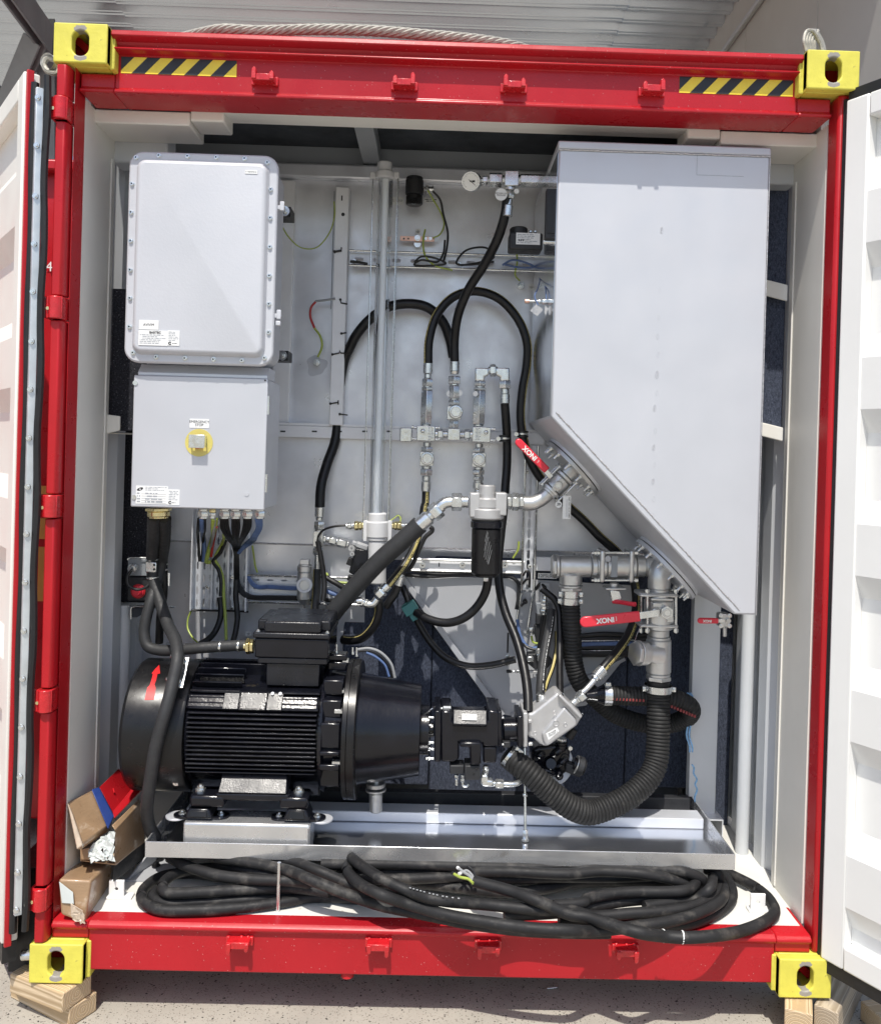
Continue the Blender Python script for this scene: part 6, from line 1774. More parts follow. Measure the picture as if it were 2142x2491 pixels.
def lever(par, k, g0, g1, r0, r1, hw, d, txt=None, tsize=.02, flip=True):
    """grey bar g0-g1, red vinyl sleeve r0-r1 (root to tip), half width hw in detail pixels"""
    s = mpp(k, d)
    a_, b_ = w(k, *g0, d), w(k, *g1, d)
    dd = (b_ - a_).normalized(); ss = dd.cross(Y).normalized()
    MB().obox((a_ + b_) / 2, dd * (b_ - a_).length / 2, ss * hw * .62 * s, Y * .002).build('lever_bar', M['zinc'], par, bevel=.001)
    a_, b_ = w(k, *r0, d), w(k, *r1, d)
    dd = (b_ - a_).normalized(); ss = dd.cross(Y).normalized()
    L_ = (b_ - a_).length; H = hw * s
    poly = [a_ - ss * H * .95, a_ + ss * H * .95]
    for i in range(9):
        an = PI / 2 - PI * i / 8
        poly.append(b_ - dd * H + dd * H * math.cos(an) + ss * H * math.sin(an))
    poly = [p - Y * .006 for p in poly]
    MB().prism(poly, (0, .012, 0)).build('lever_sleeve', M['handle_red'], par, bevel=.0045, seg=3)
    return a_, b_, dd, ss


def lever_print(par, a_, b_, dd, f, size):
    """INOX printed so that it reads from the other side of the lever"""
    c_ = a_.lerp(b_, f) - Y * .0064
    u_ = dd.cross(Y)
    text('INOX', par, c_, -dd if dd.x < 0 else -dd, -Z if abs(dd.x) > .9 else (u_ if u_.z < 0 else -u_), size, M['white_ink'], bold=.0006)


q = lever(va, 'D', (730, 800), (600, 650), (660, 690), (165, 195), 62, YV1 - .065)
c_ = q[0].lerp(q[1], .56) - Y * .0064
# text runs from the root of the lever towards its tip mirrored top to bottom, as on the photographed lever
text('INOX', va, c_, -q[2] * -1, Vector((-.7, 0, -.7)), .0245, M['white_ink'], bold=.0008)
c2 = q[0].lerp(q[1], .30) - Y * .0064
text('L', va, c2, q[2], Vector((-.7, 0, -.7)), .014, M['white_ink'])
MB().cyl(fc, fc - Y * .0125, 37 * m_, None, 20).build('stem', M['zinc'], va)
# round flange on the tank slope
def slope_flange(par, k, c, r, d, ths, nb, rb_, skip=()):
    s = mpp(k, d)
    sl_ = (A3 - A4).normalized()
    nrm = sl_.cross(Y).normalized()
    if nrm.z > 0: nrm = -nrm
    ctr_ = w(k, *c, d)
    # move onto the slope plane
    t = (ctr_ - A4).dot(nrm)
    base = ctr_ - nrm * t
    base.y = d
    z = .0
    for th, rr, nm, mt_ in ths:
        MB().lathe(base + nrm * z, nrm, [(0, rr), (.001, rr), (th - .001, rr), (th, rr - .001)], 56).build(nm, M[mt_], par)
        z += th + .0003
    for i in range(nb):
        an = 2 * PI * (i + .5) / nb
        p = base + nrm * z + (sl_ * math.cos(an) + Y * math.sin(an)) * rb_
        MB().hex(p, p + nrm * .009, .0085).cyl(p + nrm * .009, p + nrm * .024, .005, None, 10).cyl(p - nrm * .001, p + nrm * .0015, .011, None, 16).build('stud', M['zinc'], par)
    return base, nrm, z


slope_flange(va, 'D', (1120, 600), 1, .57, [(.010, .132, 'welding_ring', 'stainless'), (.0035, .126, 'gasket', 'black'), (.014, .132, 'blind_flange', 'cast')], 12, .112)
c = w('D', 975, 1100, YV1 - .05)
kt = thing('valve_tag', 'white hanging tag reading KEEP THIS VALVE OPEN', 'tag', c)
a, b = w('D', 915, 1092, YV1 - .05), w('D', 1034, 1470, YV1 - .05)
MB().box(a.x, b.x, YV1 - .051, YV1 - .05, b.z, a.z).build('tag_plate', M['label'], kt)
MB().tube([w('D', 975, 1110, YV1 - .051), w('D', 972, 1060, YV1 - .045), w('D', 975, 1010, YV1 - .04)], .0008, 5).build('tag_wire', M['zinc'], kt)
ctr_ = (a + b) / 2 - Y * .0012
text('KEEP THIS VALVE OPEN', kt, Vector((b.x - .006, ctr_.y, ctr_.z)), -Z, X, .0072, M['ink'])
mb = MB()
for i, xx in enumerate((.0125, .0165)):
    z = a.z - .012
    while z > b.z + .008:
        l_ = random.uniform(.002, .005)
        mb.add([(b.x - xx, ctr_.y, z), (b.x - xx, ctr_.y, z - l_), (b.x - xx + .0014, ctr_.y, z - l_), (b.x - xx + .0014, ctr_.y, z)], [(0, 1, 2, 3)]); z -= l_ + .001
mb.build('print', M['ink_grey'], kt, smooth=0)['kind'] = 'stuff'
c = w('D', 845, 1235, YV1 - .05)
nt_ = thing('number_tag', 'round white tag numbered 39 beside the hanging valve tag', 'tag', c)
MB().cyl(c, c - Y * .001, 52 * m_, None, 28).build('tag_disc', M['label'], nt_)
text('39', nt_, c - Y * .0011, X, Z, .0135, M['ink'], bold=.0003)

# lower suction valve with the long red lever
YB2 = .52
vb_ = thing('ball_valve', 'large upright stainless ball valve with long red lever above the ribbed hose', 'valve', w('E', 1250, 800, YB2), 'ball valves with red levers')
mE = mpp('E', YB2)
MB().tube(path('E', [(1390, 260, .54), (1330, 320, .535), (1280, 390, .525), (1262, 470, YB2), (1260, 540, YB2)], 8), 124 * mE, 26).build('pipe_elbow', M['cast'], vb_)
fit(vb_, 'E', (1258, 520), (1250, 1640), YB2, [(0, 70, 122, 'c', 'collar', 'cast'), (68, 112, 116, 'c', 'valve_neck', 'cast'), (110, 172, 150, 'c', 'end_flange', 'cast'), (172, 450, 160, 'c', 'valve_body', 'cast'), (450, 502, 150, 'c', 'end_flange', 'cast'), (502, 590, 112, 'c', 'valve_neck', 'cast'), (585, 610, 124, 'c', 'collar', 'cast'), (606, 985, 134, 'c', 'strainer_body', 'cast'), (985, 1012, 126, 'c', 'collar', 'cast'), (1010, 1060, 130, 'h', 'hose_nut', 'cast'), (1058, 1120, 122, 'c', 'hose_cuff', 'rubber')])
for y0, y1 in ((632, 690), (968, 1020)):
    a, b = w('E', 1045, y0, YB2 - .045), w('E', 1468, y1, YB2 - .045)
    MB().box(a.x, b.x, YB2 - .05, YB2 + .05, b.z, a.z).build('square_flange', M['cast'], vb_, bevel=.010, seg=3)
for x in (1066, 1130, 1440):
    yy_ = YB2 - .042 if x != 1066 else YB2 + .036
    a, b = w('E', x, 595, yy_), w('E', x, 1070, yy_)
    MB().cyl(b, a, 15 * mE, None, 10).build('tie_rod', M['zinc'], vb_)
    for y0, y1 in ((598, 628), (1022, 1060)):
        MB().hex(w('E', x, y1, yy_), w('E', x, y0, yy_), 27 * mE).build('nut', M['zinc'], vb_)
fcb = w('E', 1330, 840, YB2 - 160 * mE)
MB().lathe(fcb + Y * .012, -Y, [(0, 62 * mE), (.022, 62 * mE), (.024, 52 * mE), (.034, 50 * mE), (.034, 32 * mE), (.03, 30 * mE)], 24).build('stem_boss', M['cast'], vb_)
MB().cyl(fcb - Y * .002, fcb - Y * .0225, 31 * mE, None, 20).build('stem', M['zinc'], vb_)
MB().hex(fcb - Y * .008, fcb - Y * .018, 70 * mE).build('stem_nut', M['zinc'], vb_)
for x0, y0, x1, y1 in ((1190, 740, 1290, 790), (1345, 880, 1410, 950), (1170, 690, 1410, 720)):
    a, b = w('E', x0, y0, YB2 - .05), w('E', x1, y1, YB2 - .05)
    MB().box(a.x, b.x, YB2 - 160 * mE - .002, YB2 - .03, b.z, a.z).build('stop_lug', M['cast'], vb_, bevel=.002)
q = lever(vb_, 'E', (1250, 850), (1030, 885), (1050, 885), (400, 955), 60, YB2 - .075)
MB().obox(w('E', 1225, 850, YB2 - .07), X * .012, Z * .014, Y * .006).build('lever_bend', M['zinc'], vb_, bevel=.002)
ss = Vector((0.09, 0, -1)); dd = q[2]
text('INOX', vb_, q[0].lerp(q[1], .58) - Y * .0064, dd, ss, .0245, M['white_ink'], bold=.0010)
text('[', vb_, q[0].lerp(q[1], .40) - Y * .0064, dd, ss, .016, M['white_ink'])
# strainer branch
fit(vb_, 'E', (1260, 1300), (985, 1285), YB2 - .02, [(0, 150, 118, 'k', 'strainer_branch', 'cast'), (140, 210, 128, 'c', 'strainer_branch', 'cast'), (208, 232, 136, 'c', 'strainer_branch', 'cast'), (230, 272, 128, 'h', 'strainer_cap', 'cast')], d2=YB2 - .06)
a, b = w('E', 1260, 1265, YB2 - 136 * mE), w('E', 1298, 1395, YB2 - 136 * mE)
MB().box(a.x, b.x, YB2 - 135.5 * mE, YB2 - 120 * mE, b.z, a.z).build('cast_mark', M['cast'], vb_, bevel=.003)
MB().tube(path('E', [(1075, 960, YB2 - .05), (1020, 1080, YB2 - .06), (990, 1180, YB2 - .08)], 5), .0008, 5).build('tag_wire', M['zinc'], vb_)
# flange plate that carries both pipes
slope_flange(vb_, 'E', (1390, 310), 1, .57, [(.010, .145, 'welding_ring', 'stainless'), (.0035, .138, 'gasket', 'black'), (.014, .145, 'blind_flange', 'stainless')], 14, .126)
# horizontal valve with tee on its left
YC2 = .58
vc = thing('ball_valve', 'horizontal stainless ball valve with short red lever hanging underneath', 'valve', w('E', 800, 340, YC2), 'ball valves with red levers')
fit(vc, 'E', (95, 345), (1260, 345), YC2, [(0, 14, 118, 'c', 'tee_cap', 'cast'), (12, 40, 126, 'h', 'tee_cap', 'cast'), (40, 70, 130, 'c', 'tee_cap', 'cast'), (70, 425, 118, 'c', 'pipe_tee', 'cast'), (425, 480, 126, 'c', 'collar', 'cast'), (478, 530, 118, 'c', 'collar', 'cast'), (528, 576, 140, 'c', 'end_flange', 'cast'), (576, 850, 134, 'c', 'valve_body', 'cast'), (850, 896, 140, 'c', 'end_flange', 'cast'), (896, 1010, 120, 'c', 'pipe_stub', 'cast'), (1005, 1160, 114, 'c', 'pipe_stub', 'cast')])
mC = mpp('E', YC2)
for y in (200, 498):
    for dy in (-.036, .036):
        a, b = w('E', 525, y, YC2 + dy), w('E', 1030, y, YC2 + dy)
        MB().cyl(a, b, 14 * mC, None, 10).build('tie_rod', M['zinc'], vc)
        for x0, x1 in ((585, 615), (990, 1025), (555, 580)):
            MB().hex(w('E', x0, y, YC2 + dy), w('E', x1, y, YC2 + dy), 25 * mC).build('nut', M['zinc'], vc)
for x0, x1 in ((626, 672), (944, 990)):
    a, b = w('E', x0, 172, YC2 - .05), w('E', x1, 528, YC2 - .05)
    MB().box(a.x, b.x, YC2 - .05, YC2 + .05, b.z, a.z).build('square_flange', M['cast'], vc, bevel=.008, seg=3)
a, b = w('E', 745, 235, YC2 - 135 * mC), w('E', 805, 465, YC2 - 135 * mC)
MB().box(a.x, b.x, YC2 - 136 * mC, YC2 - 128 * mC, b.z, a.z).build('scuffed_band', M['steel_dark'], vc)
c = w('E', 705, 265, YC2 - 136 * mC); MB().cyl(c + Y * .01, c, .011, None, 20).build('cast_mark', M['plate'], vc)
fit(vc, 'E', (300, 420), (300, 760), YC2, [(0, 130, 122, 'c', 'tee_branch', 'cast'), (128, 150, 126, 'c', 'collar', 'cast'), (150, 190, 120, 'h', 'hose_nut', 'cast'), (188, 340, 92, 'c', 'hose_cuff', 'rubber')])
fit(vc, 'E', (770, 525), (770, 700), YC2 - .02, [(0, 42, 48, 'c', 'stem', 'cast'), (42, 62, 110, 'b', 'stop_plate', 'cast'), (62, 76, 36, 'h', 'stem', 'cast'), (76, 130, 48, 'b', 'stem_nut', 'cast')])
MB().prism([w('E', x, y, YC2 - .05) for x, y in ((728, 600), (830, 610), (858, 690), (845, 715), (745, 725))], (0, .03, 0)).build('lever_bend', M['zinc'], vc, bevel=.003)
MB().tube(path('E', [(760, 725, YC2 - .04), (840, 735, YC2 - .06), (930, 750, YC2 - .09), (1000, 758, YC2 - .11)], 6), .0085, 14).build('lever_sleeve', M['handle_red'], vc)
# clamps
def clamp(name, k, x, y, hh, rr, d, label, ears=1, mt_='zinc', ax_=None):
    t = thing(name, label, 'clamp', w(k, x, y, d), 'band clamps on the ribbed suction hoses')
    a_ = w(k, x, y + hh, d) if ax_ is None else None
    s = mpp(k, d)
    dr = Z if ax_ is None else ax_
    c_ = w(k, x, y, d)
    H = hh * s; R_ = rr * s
    MB().lathe(c_ - dr * H, dr, [(0, R_), (0, R_ * 1.03), (2 * H, R_ * 1.03), (2 * H, R_)], 36, False).build('clamp_band', M[mt_], t)
    sd = dr.cross(Y).normalized()
    for e in ((-1, 1) if ears == 2 else (1,)):
        p = c_ + sd * e * R_ * 1.10 - Y * R_ * .25
        MB().obox(p, sd * .006, dr * H * .7, Y * .007).cyl(p - Y * .014, p + Y * .012, .0045, None, 10).build('clamp_bolt', M['zinc'], t, bevel=.001)
    return t


clamp('hose_clamp', 'E', 1247, 1666, 36, 148, YB2, 'wide bolted band clamp at the top of the large U-shaped ribbed hose', 2)
clamp('hose_clamp', 'E', 296, 645, 36, 104, YC2, 'upper band clamp under the tee of the horizontal valve', 2)
clamp('hose_clamp', 'E', 292, 720, 34, 108, YC2, 'lower band clamp under the tee of the horizontal valve', 2)
# small drain valve under the tank
sv_ = thing('ball_valve', 'small ball valve with short dark red lever under the tank corner', 'valve', w(9, 875, 745, .48), 'ball valves with red levers')
a, b = w(9, 838, 705, .46), w(9, 908, 785, .46)
MB().box(a.x + .004, b.x - .004, .46, .51, b.z, a.z).build('valve_body', M['cast'], sv_, bevel=.004)
for x in (848, 898):
    for y in (715, 775):
        screwhead(sv_, w(9, x, y, .4595), .006, 'zinc', -Y, 'hexh')
c = w(9, 887, 742, .46); MB().cyl(c, c - Y * .012, .008, None, 16).build('stem_boss', M['cast'], sv_)
fit(sv_, 9, (869, 782), (869, 838), .485, [(0, 10, 13, 'h', 'nipple', 'cast'), (10, 54, 12, 'r', 'nipple', 'cast')])
q = lever(sv_, 9, (870, 745), (828, 745), (832, 745), (710, 744), 17, .445)
text('INOX', sv_, q[0].lerp(q[1], .55) - Y * .0064, -X, -Z, .012, M['white_ink'], bold=.0005)
# ------------------------------------------------------------------ ribbed suction hoses
def ribbed(name, label, pts, r, pitch=.0135, mark=None):
    t = thing(name, label, 'hose', pts[len(pts) // 2], 'ribbed suction hoses')
    q = resample(pts, pitch / 5)
    pr = (1.0, 1.035, 1.04, 1.015, .935)
    MB().tube(q, r * .985, 26, rf=lambda i: pr[i % 5]).build('ribbed_tube', M['ribbed'], t, smooth=75)
    if mark:
        q2 = resample(pts, pitch)
        for i in range(mark[0], min(mark[1], len(q2) - 2)):
            if i % 5 != 4:
                MB().tube([q2[i].lerp(q2[i + 1], .18), q2[i].lerp(q2[i + 1], .72)], r * 1.035, 3, False, mark[2] - .11, mark[2] + .11).build('red_mark', M['decal_red'], t)
    return t


main = path('E', [(1247, 1690, .52)], 1) if False else None
pts = spline([w('E', 1247, 1640, .52), w('E', 1247, 1760, .52), w(9, 482, 1300, .51), w(9, 480, 1440, .50), w(12, 468, -10, .48), w(12, 425, 80, .46), w(12, 320, 180, .43), w(12, 172, 256, .40), w(12, 72, 281, .38),
              w('C', 1530, 1345, .36), w('C', 1320, 1190, .36), w('C', 1120, 1010, .37), w('C', 990, 905, .39), w('C', 900, 830, .42)], 14)
ribbed('suction_hose', 'large ribbed black hose hanging in a U from the upright valve to the pump', pts, .0418)
t = clamp('hose_clamp', 'C', 930, 850, 62, 108, .405, 'worn steel band clamp on the ribbed hose end at the pump', 1, 'zinc', (w('C', 1020, 930, .4) - w('C', 900, 830, .41)).normalized())
pts = spline([w('E', 296, 690, .58), w('E', 300, 800, .58), w('E', 312, 1000, .58), w('E', 318, 1180, .59), w('E', 335, 1400, .60), w('E', 400, 1600, .61), w(9, 120, 1200, .63), w(9, 230, 1290, .65), w(9, 400, 1345, .66), w(9, 560, 1345, .65),
              w(9, 660, 1300, .61), w(9, 668, 1250, .57), w(9, 600, 1210, .555), w(9, 480, 1190, .55), w(9, 320, 1185, .545), w(9, 165, 1178, .54)], 14)
ribbed('suction_hose', 'ribbed black hose with red marks looping behind the large U-shaped hose', pts, .0345, .013, (0, 0, 0))
rt = bpy.data.objects.get('suction_hose.001')
# red marker dashes on the visible upper run of the loop
for xs, dpt in (((212, 232, 252, 272, 292, 312, 330, 350, 370, 390), .545), ((555, 572, 590, 608, 625, 642, 658, 674, 690), .555)):
    for x in xs:
        yy_ = 1195 + (x - 200) * .05 if x < 500 else 1240 + (x - 555) * .42
        dd_ = dpt - .0362
        a_, b_ = w(9, x, yy_, dd_), w(9, x + 11, yy_ + 16, dd_)
        MB().box(a_.x, b_.x, dd_, dd_ + .01, b_.z, a_.z).build('red_mark', M['dull_red'], rt, bevel=.001)
clamp('hose_clamp', 'Z9' if False else 9, 183, 1178, 22, 62, .54, 'pale band clamp on the looped ribbed hose end', 1, 'zinc', X)
cone = thing('hose_adaptor', 'glossy black cone adaptor feeding the looped ribbed hose', 'pipe fitting', w(9, 110, 1180, .54))
fit(cone, 9, (160, 1180), (60, 1185), .54, [(0, 40, 60, 'k', 'cone_body', 'motor'), (40, 100, 40, 'k', 'cone_body', 'motor')])

# ferrules and couplings at hose ends
ff = thing('hose_coupling', 'zinc ferrule and bent stem screwed into the silver port block', 'pipe fitting', w(9, 80, 1110, .43))
fit(ff, 9, (158, 1030), (0, 1205), .44, [(0, 60, 36, 'r', 'ferrule'), (60, 75, 26, 'c', 'stem')], d2=.39)
MB().tube(path(9, [(112, 1085, .43), (85, 1118, .42), (60, 1145, .41), (30, 1170, .40)], 6), .0105, 16).build('stem', M['zinc'], ff)
fit(ff, 'C', (1660, 200), (1500, 330), .385, [(0, 70, 58, 'h', 'swivel_nut'), (72, 95, 44, 'h', 'lock_nut'), (95, 150, 40, 'r', 'thread')])
fg = thing('hose_coupling', 'zinc ferrule and nut where a smooth hose enters the port block top', 'pipe fitting', w('C', 1215, 250, .42))
fit(fg, 'C', (1216, 200), (1212, 360), .42, [(0, 85, 42, 'c', 'ferrule'), (85, 110, 30, 'h', 'swivel_nut'), (110, 150, 40, 'h', 'lock_nut')])
fh = thing('hose_coupling', 'zinc coupling and angled elbow above the motor terminal box', 'pipe fitting', w(8, 560, 590, .56))
fit(fh, 'G', (1140, 1125), (930, 1340), .56, [(0, 90, 66, 'c', 'ferrule'), (90, 110, 48, 'c', 'hose_tail'), (110, 215, 78, 'h', 'swivel_nut')])
MB().tube(path('G', [(985, 1320, .56), (930, 1385, .56), (850, 1390, .56), (770, 1345, .56), (715, 1350, .56)], 6), .0135, 16).build('elbow', M['zinc'], fh)
fit(fh, 'G', (860, 1385), (700, 1340), .56, [(0, 50, 55, 'h', 'lock_nut'), (60, 90, 62, 'h', 'lock_nut'), (95, 160, 44, 'r', 'thread')])
fi = thing('hose_coupling', 'tall stack of zinc couplings at the lower end of the left arching hose', 'pipe fitting', w('G', 190, 300, .75))
fit(fi, 'G', (214, 70), (175, 940), .75, [(0, 140, 68, 'c', 'ferrule'), (142, 188, 55, 'c', 'hose_tail'), (200, 310, 70, 'h', 'swivel_nut'), (312, 325, 55, 'c', 'thread'), (325, 540, 66, 'b', 'tee_body'), (545, 555, 50, 'c', 'thread'), (556, 650, 72, 'h', 'swivel_nut'), (650, 672, 50, 'c', 'hose_tail'), (672, 860, 46, 'c', 'ferrule')])
fit(fi, 'G', (262, 500), (610, 580), .75, [(0, 40, 60, 'h', 'lock_nut'), (40, 80, 44, 'r', 'thread'), (80, 175, 62, 'h', 'adaptor'), (178, 190, 46, 'c', 'thread'), (192, 320, 68, 'h', 'swivel_nut'), (322, 350, 50, 'h', 'lock_nut')])
hose('hydraulic_hose', 'grey black hose with faint yellow stripe dropping behind the terminal box', path('G', [(172, 920, .75), (165, 1100, .74), (150, 1350, .72), (125, 1600, .68), (118, 1720, .66)], 8), .0155, 'sleeve', stripe=(.9, .25, 'stripe'))
hose('hydraulic_hose', 'black hose curling down from the angled elbow behind the bell housing', path('G', [(1000, 1350, .57), (1005, 1480, .58), (960, 1640, .59), (880, 1760, .60), (770, 1850, .62), (640, 1880, .64), (520, 1870, .66)], 8), .0175, stripe=(.7, .07, 'stripe'), marks=False)
hose('hydraulic_hose', 'black hose rising behind the printed hose left of the grey folded plate', path('G', [(1290, 1130, .70), (1320, 990, .72), (1400, 780, .76), (1440, 700, .8)], 6), .013)
fj = thing('hose_coupling', 'zinc ferrule left of the grey folded plate', 'pipe fitting', w('G', 1295, 1070, .68))
fit(fj, 'G', (1315, 985), (1262, 1160), .68, [(0, 30, 42, 'r', 'ferrule'), (30, 165, 50, 'c', 'ferrule')])
hose('hydraulic_hose', 'dark hose below the ferrule left of the grey folded plate', path('G', [(1265, 1150, .68), (1225, 1250, .68), (1160, 1340, .68), (1100, 1430, .68)], 6), .0155)
bk = thing('black_valve_block', 'black rough cast valve block with hanging tags beside the sight tube', 'valve', w('G', 730, 800, .78))
MB().prism([w('G', x, y, .76) for x, y in ((690, 640), (870, 660), (870, 960), (700, 1020), (600, 960))], (0, .08, 0)).build('block_body', M['motor_lid'], bk, bevel=.004)
MB().prism([w('G', x, y, .755) for x, y in ((600, 760), (665, 790), (635, 880), (562, 850))], (0, .03, 0)).build('block_plug', M['black'], bk, bevel=.002)
MB().prism([w('G', x, y, .755) for x, y in ((590, 1000), (700, 1020), (680, 1085), (575, 1070))], (0, .03, 0)).build('block_foot', M['black'], bk, bevel=.002)
for x, y, r in ((640, 632, 44), (648, 710, 32)):
    c = w('G', x, y, .74)
    MB().cyl(c, c - Y * .001, r * mpp('G', .74), None, 24).build('tag_disc', M['alu'], bk)
    if r > 40: text('6', bk, c - Y * .0012, X, Z, .012, M['ink'])
    else: MB().cyl(c - Y * .0012, c - Y * .0016, .0028).build('tag_hole', M['ink'], bk)
fit(bk, 'G', (650, 560), (870, 640), .77, [(0, 60, 36, 'h', 'adaptor', 'plate'), (60, 220, 46, 'h', 'adaptor', 'plate')])
# steel check valve with round sight at the left of the stack
sw = thing('sight_flow_valve', 'upright cast stainless valve with round sight ring above the motor', 'valve', w('I', 1550, 1150, .70))
fit(sw, 'I', (1565, 830), (1550, 1420), .70, [(0, 64, 56, 'b', 'valve_cap', 'cast'), (62, 80, 82, 'c', 'valve_body', 'cast'), (78, 160, 96, 'c', 'valve_body', 'cast'), (158, 510, 92, 'c', 'valve_body', 'cast'), (505, 570, 80, 'k', 'valve_body', 'cast')])
c = w('I', 1556, 1160, .70 - 92 * mpp('I', .70))
mI = mpp('I', .70)
MB().lathe(c + Y * .014, -Y, [(0, 98 * mI), (.018, 98 * mI), (.020, 92 * mI), (.020, 66 * mI), (.014, 62 * mI)], 36).build('sight_ring', M['pvc'], sw)
MB().cyl(c - Y * .0005 + Y * .0, c - Y * .0015, 60 * mI, None, 28).build('sight_glass', M['cast'], sw)
MB().tube(path('I', [(1545, 1400, .70), (1548, 1470, .70), (1580, 1495, .70), (1625, 1480, .70)], 6), .006, 10).build('drain_tube', M['cast'], sw)

# teal block and small things on the folded plate
a = w(8, 735, 690, .70)
plain('teal_block', MB().obox(a, Vector((.022, 0, .014)), Vector((-.011, 0, .017)), Y * .03).obox(a + Vector((.012, 0, -.028)), Vector((.010, 0, .006)), Vector((-.010, 0, .016)), Y * .022), M['teal'], 'small teal plastic block clipped to the edge of the folded plate', 'block', bevel=.002)
# cluster of sensor fittings, hoses and cables right of the vertical tray
hose('hydraulic_hose', 'grey black hose with white printing rising from the port block behind the tray', path('H', [(450, 1900, .43), (455, 1750, .47), (480, 1450, .52), (530, 1150, .56), (590, 850, .60), (610, 640, .64)], 9), .0165, 'sleeve', stripe=(.35, .16, 'black_tape'), marks=True)
hose('hydraulic_hose', 'slim glossy black hose curving down beside the ribbed hose to the port block', path('H', [(470, 320, .66), (560, 390, .65), (660, 480, .64), (725, 620, .63), (738, 900, .60), (735, 1300, .55), (735, 1600, .49), (740, 1880, .43)], 9), .0128)
hose('hydraulic_hose', 'thin black hose with broad yellow stripe behind the printed grey hose', path('H', [(690, 950, .64), (690, 1180, .62), (640, 1450, .58), (550, 1700, .52), (510, 1850, .48), (500, 2000, .46)], 8), .0085, stripe=(0.2, .5, 'stripe'), marks=False)
hose('hydraulic_hose', 'short dark hose behind the printed grey hose above the small manifold', path('H', [(530, 700, .68), (490, 950, .68), (450, 1200, .68)], 6), .0135)
cl_ = thing('quick_coupling', 'stack of bright zinc couplings beside the upright cable tray', 'pipe fitting', w('H', 500, 560, .66))
fit(cl_, 'H', (520, 380), (500, 710), .66, [(0, 40, 30, 'h', 'coupling_nut'), (42, 90, 34, 'r', 'coupling_nut'), (92, 150, 42, 'h', 'coupling_nut'), (152, 190, 60, 'h', 'coupling_nut'), (192, 240, 66, 'c', 'coupling_nut'), (242, 290, 52, 'h', 'coupling_nut'), (292, 325, 36, 'c', 'coupling_nut')])
fit(cl_, 'H', (520, 340), (620, 430), .66, [(0, 60, 32, 'h', 'swivel_nut'), (62, 100, 24, 'c', 'ferrule')])
MB().prism([w('H', *q, .70) for q in ((385, 530), (630, 530), (640, 620), (600, 700), (400, 700))], (0, .02, 0)).build('coupling_plate', M['steel_dark'], cl_, bevel=.002)
MB().prism([w('H', *q, .72) for q in ((450, 230), (590, 230), (600, 520), (450, 520))], (0, .012, 0)).build('backing_plate', M['plate'], cl_, bevel=.002)
sbx = thing('solenoid_valve', 'black solenoid block with small zinc plugs left of the printed grey hose', 'valve', w('H', 400, 1000, .70))
MB().prism([w('H', *q, .70) for q in ((395, 700), (530, 700), (500, 850), (390, 850))], (0, .04, 0)).prism([w('H', *q, .71) for q in ((370, 860), (520, 850), (470, 1180), (420, 1180), (370, 1010))], (0, .04, 0)).build('valve_body', M['blackbox'], sbx, bevel=.003)
fit(sbx, 'H', (320, 890), (320, 1000), .69, [(0, 80, 40, 'h', 'plug'), (82, 108, 34, 'c', 'plug')])
MB().prism([w('H', *q, .69) for q in ((260, 1290), (400, 1280), (560, 1300), (640, 1400), (560, 1500), (370, 1520), (250, 1420))], (0, .05, 0)).build('lower_block', M['blackbox'], sbx, bevel=.004)
fit(sbx, 'H', (300, 1320), (302, 1400), .675, [(0, 75, 42, 'b', 'plug')])
fit(sbx, 'H', (420, 1200), (430, 1400), .675, [(0, 80, 45, 'c', 'ferrule'), (82, 110, 36, 'h', 'plug'), (112, 190, 28, 'c', 'plug')])
MB().prism([w('H', *q, .69) for q in ((275, 1540), (415, 1540), (420, 1580), (345, 1590), (345, 1650), (290, 1650))], (0, .02, 0)).build('bracket', M['alu'], sbx, bevel=.002)
a_ = thing('grease_line', 'thin black tube with small zinc fittings on the folded plate', 'pipe', w(8, 1330, 950, .74))
MB().tube(path(8, [(1325, 840, .74), (1322, 960, .74)], 4), .0035, 8).build('tube', M['black'], a_)
fit(a_, 8, (1322, 970), (1322, 1045), .74, [(0, 30, 14, 'h', 'nut'), (30, 70, 10, 'c', 'nut')])
fit(a_, 8, (1315, 1072), (1505, 1075), .74, [(0, 30, 10, 'c', 'elbow', 'black'), (30, 62, 9, 'h', 'nut'), (62, 80, 13, 'h', 'nut'), (80, 180, 8, 'c', 'tube')])

# horizontal black cables behind the ribbed hose
for i, (y, r, mt_) in enumerate(((825, .0095, 'w_black'), (850, .0095, 'w_black'), (880, .010, 'w_blue'), (900, .010, 'w_black'), (935, .016, 'w_black'))):
    pp = path(9, [(-80, y + 22 - i * 3, .75), (40, y + 8 - i * 2, .75), (160, y + (0 if i > 2 else -2), .75), (345, y + (4 - i * 2), .75), (420, y, .76)], 6)
    plain('black_cable', MB().tube(pp, r, 10), M[mt_], ['top black cable behind the ribbed hose on the hopper plate', 'second black cable down behind the ribbed hose', 'dark blue cable in the bundle behind the ribbed hose', 'black cable under the dark blue one behind the ribbed hose', 'thickest black cable lowest in the bundle behind the ribbed hose'][i], 'cable', 'cables behind the ribbed hose')
rr_ = thing('tray_rods', 'two thin steel rods behind the black cable bundle', 'rod', w(9, 150, 890, .74))
for y in (858, 917):
    MB().tube(path(9, [(-60, y + 8, .742), (345, y, .742)], 4), .003, 8).build('rod', M['zinc'], rr_)

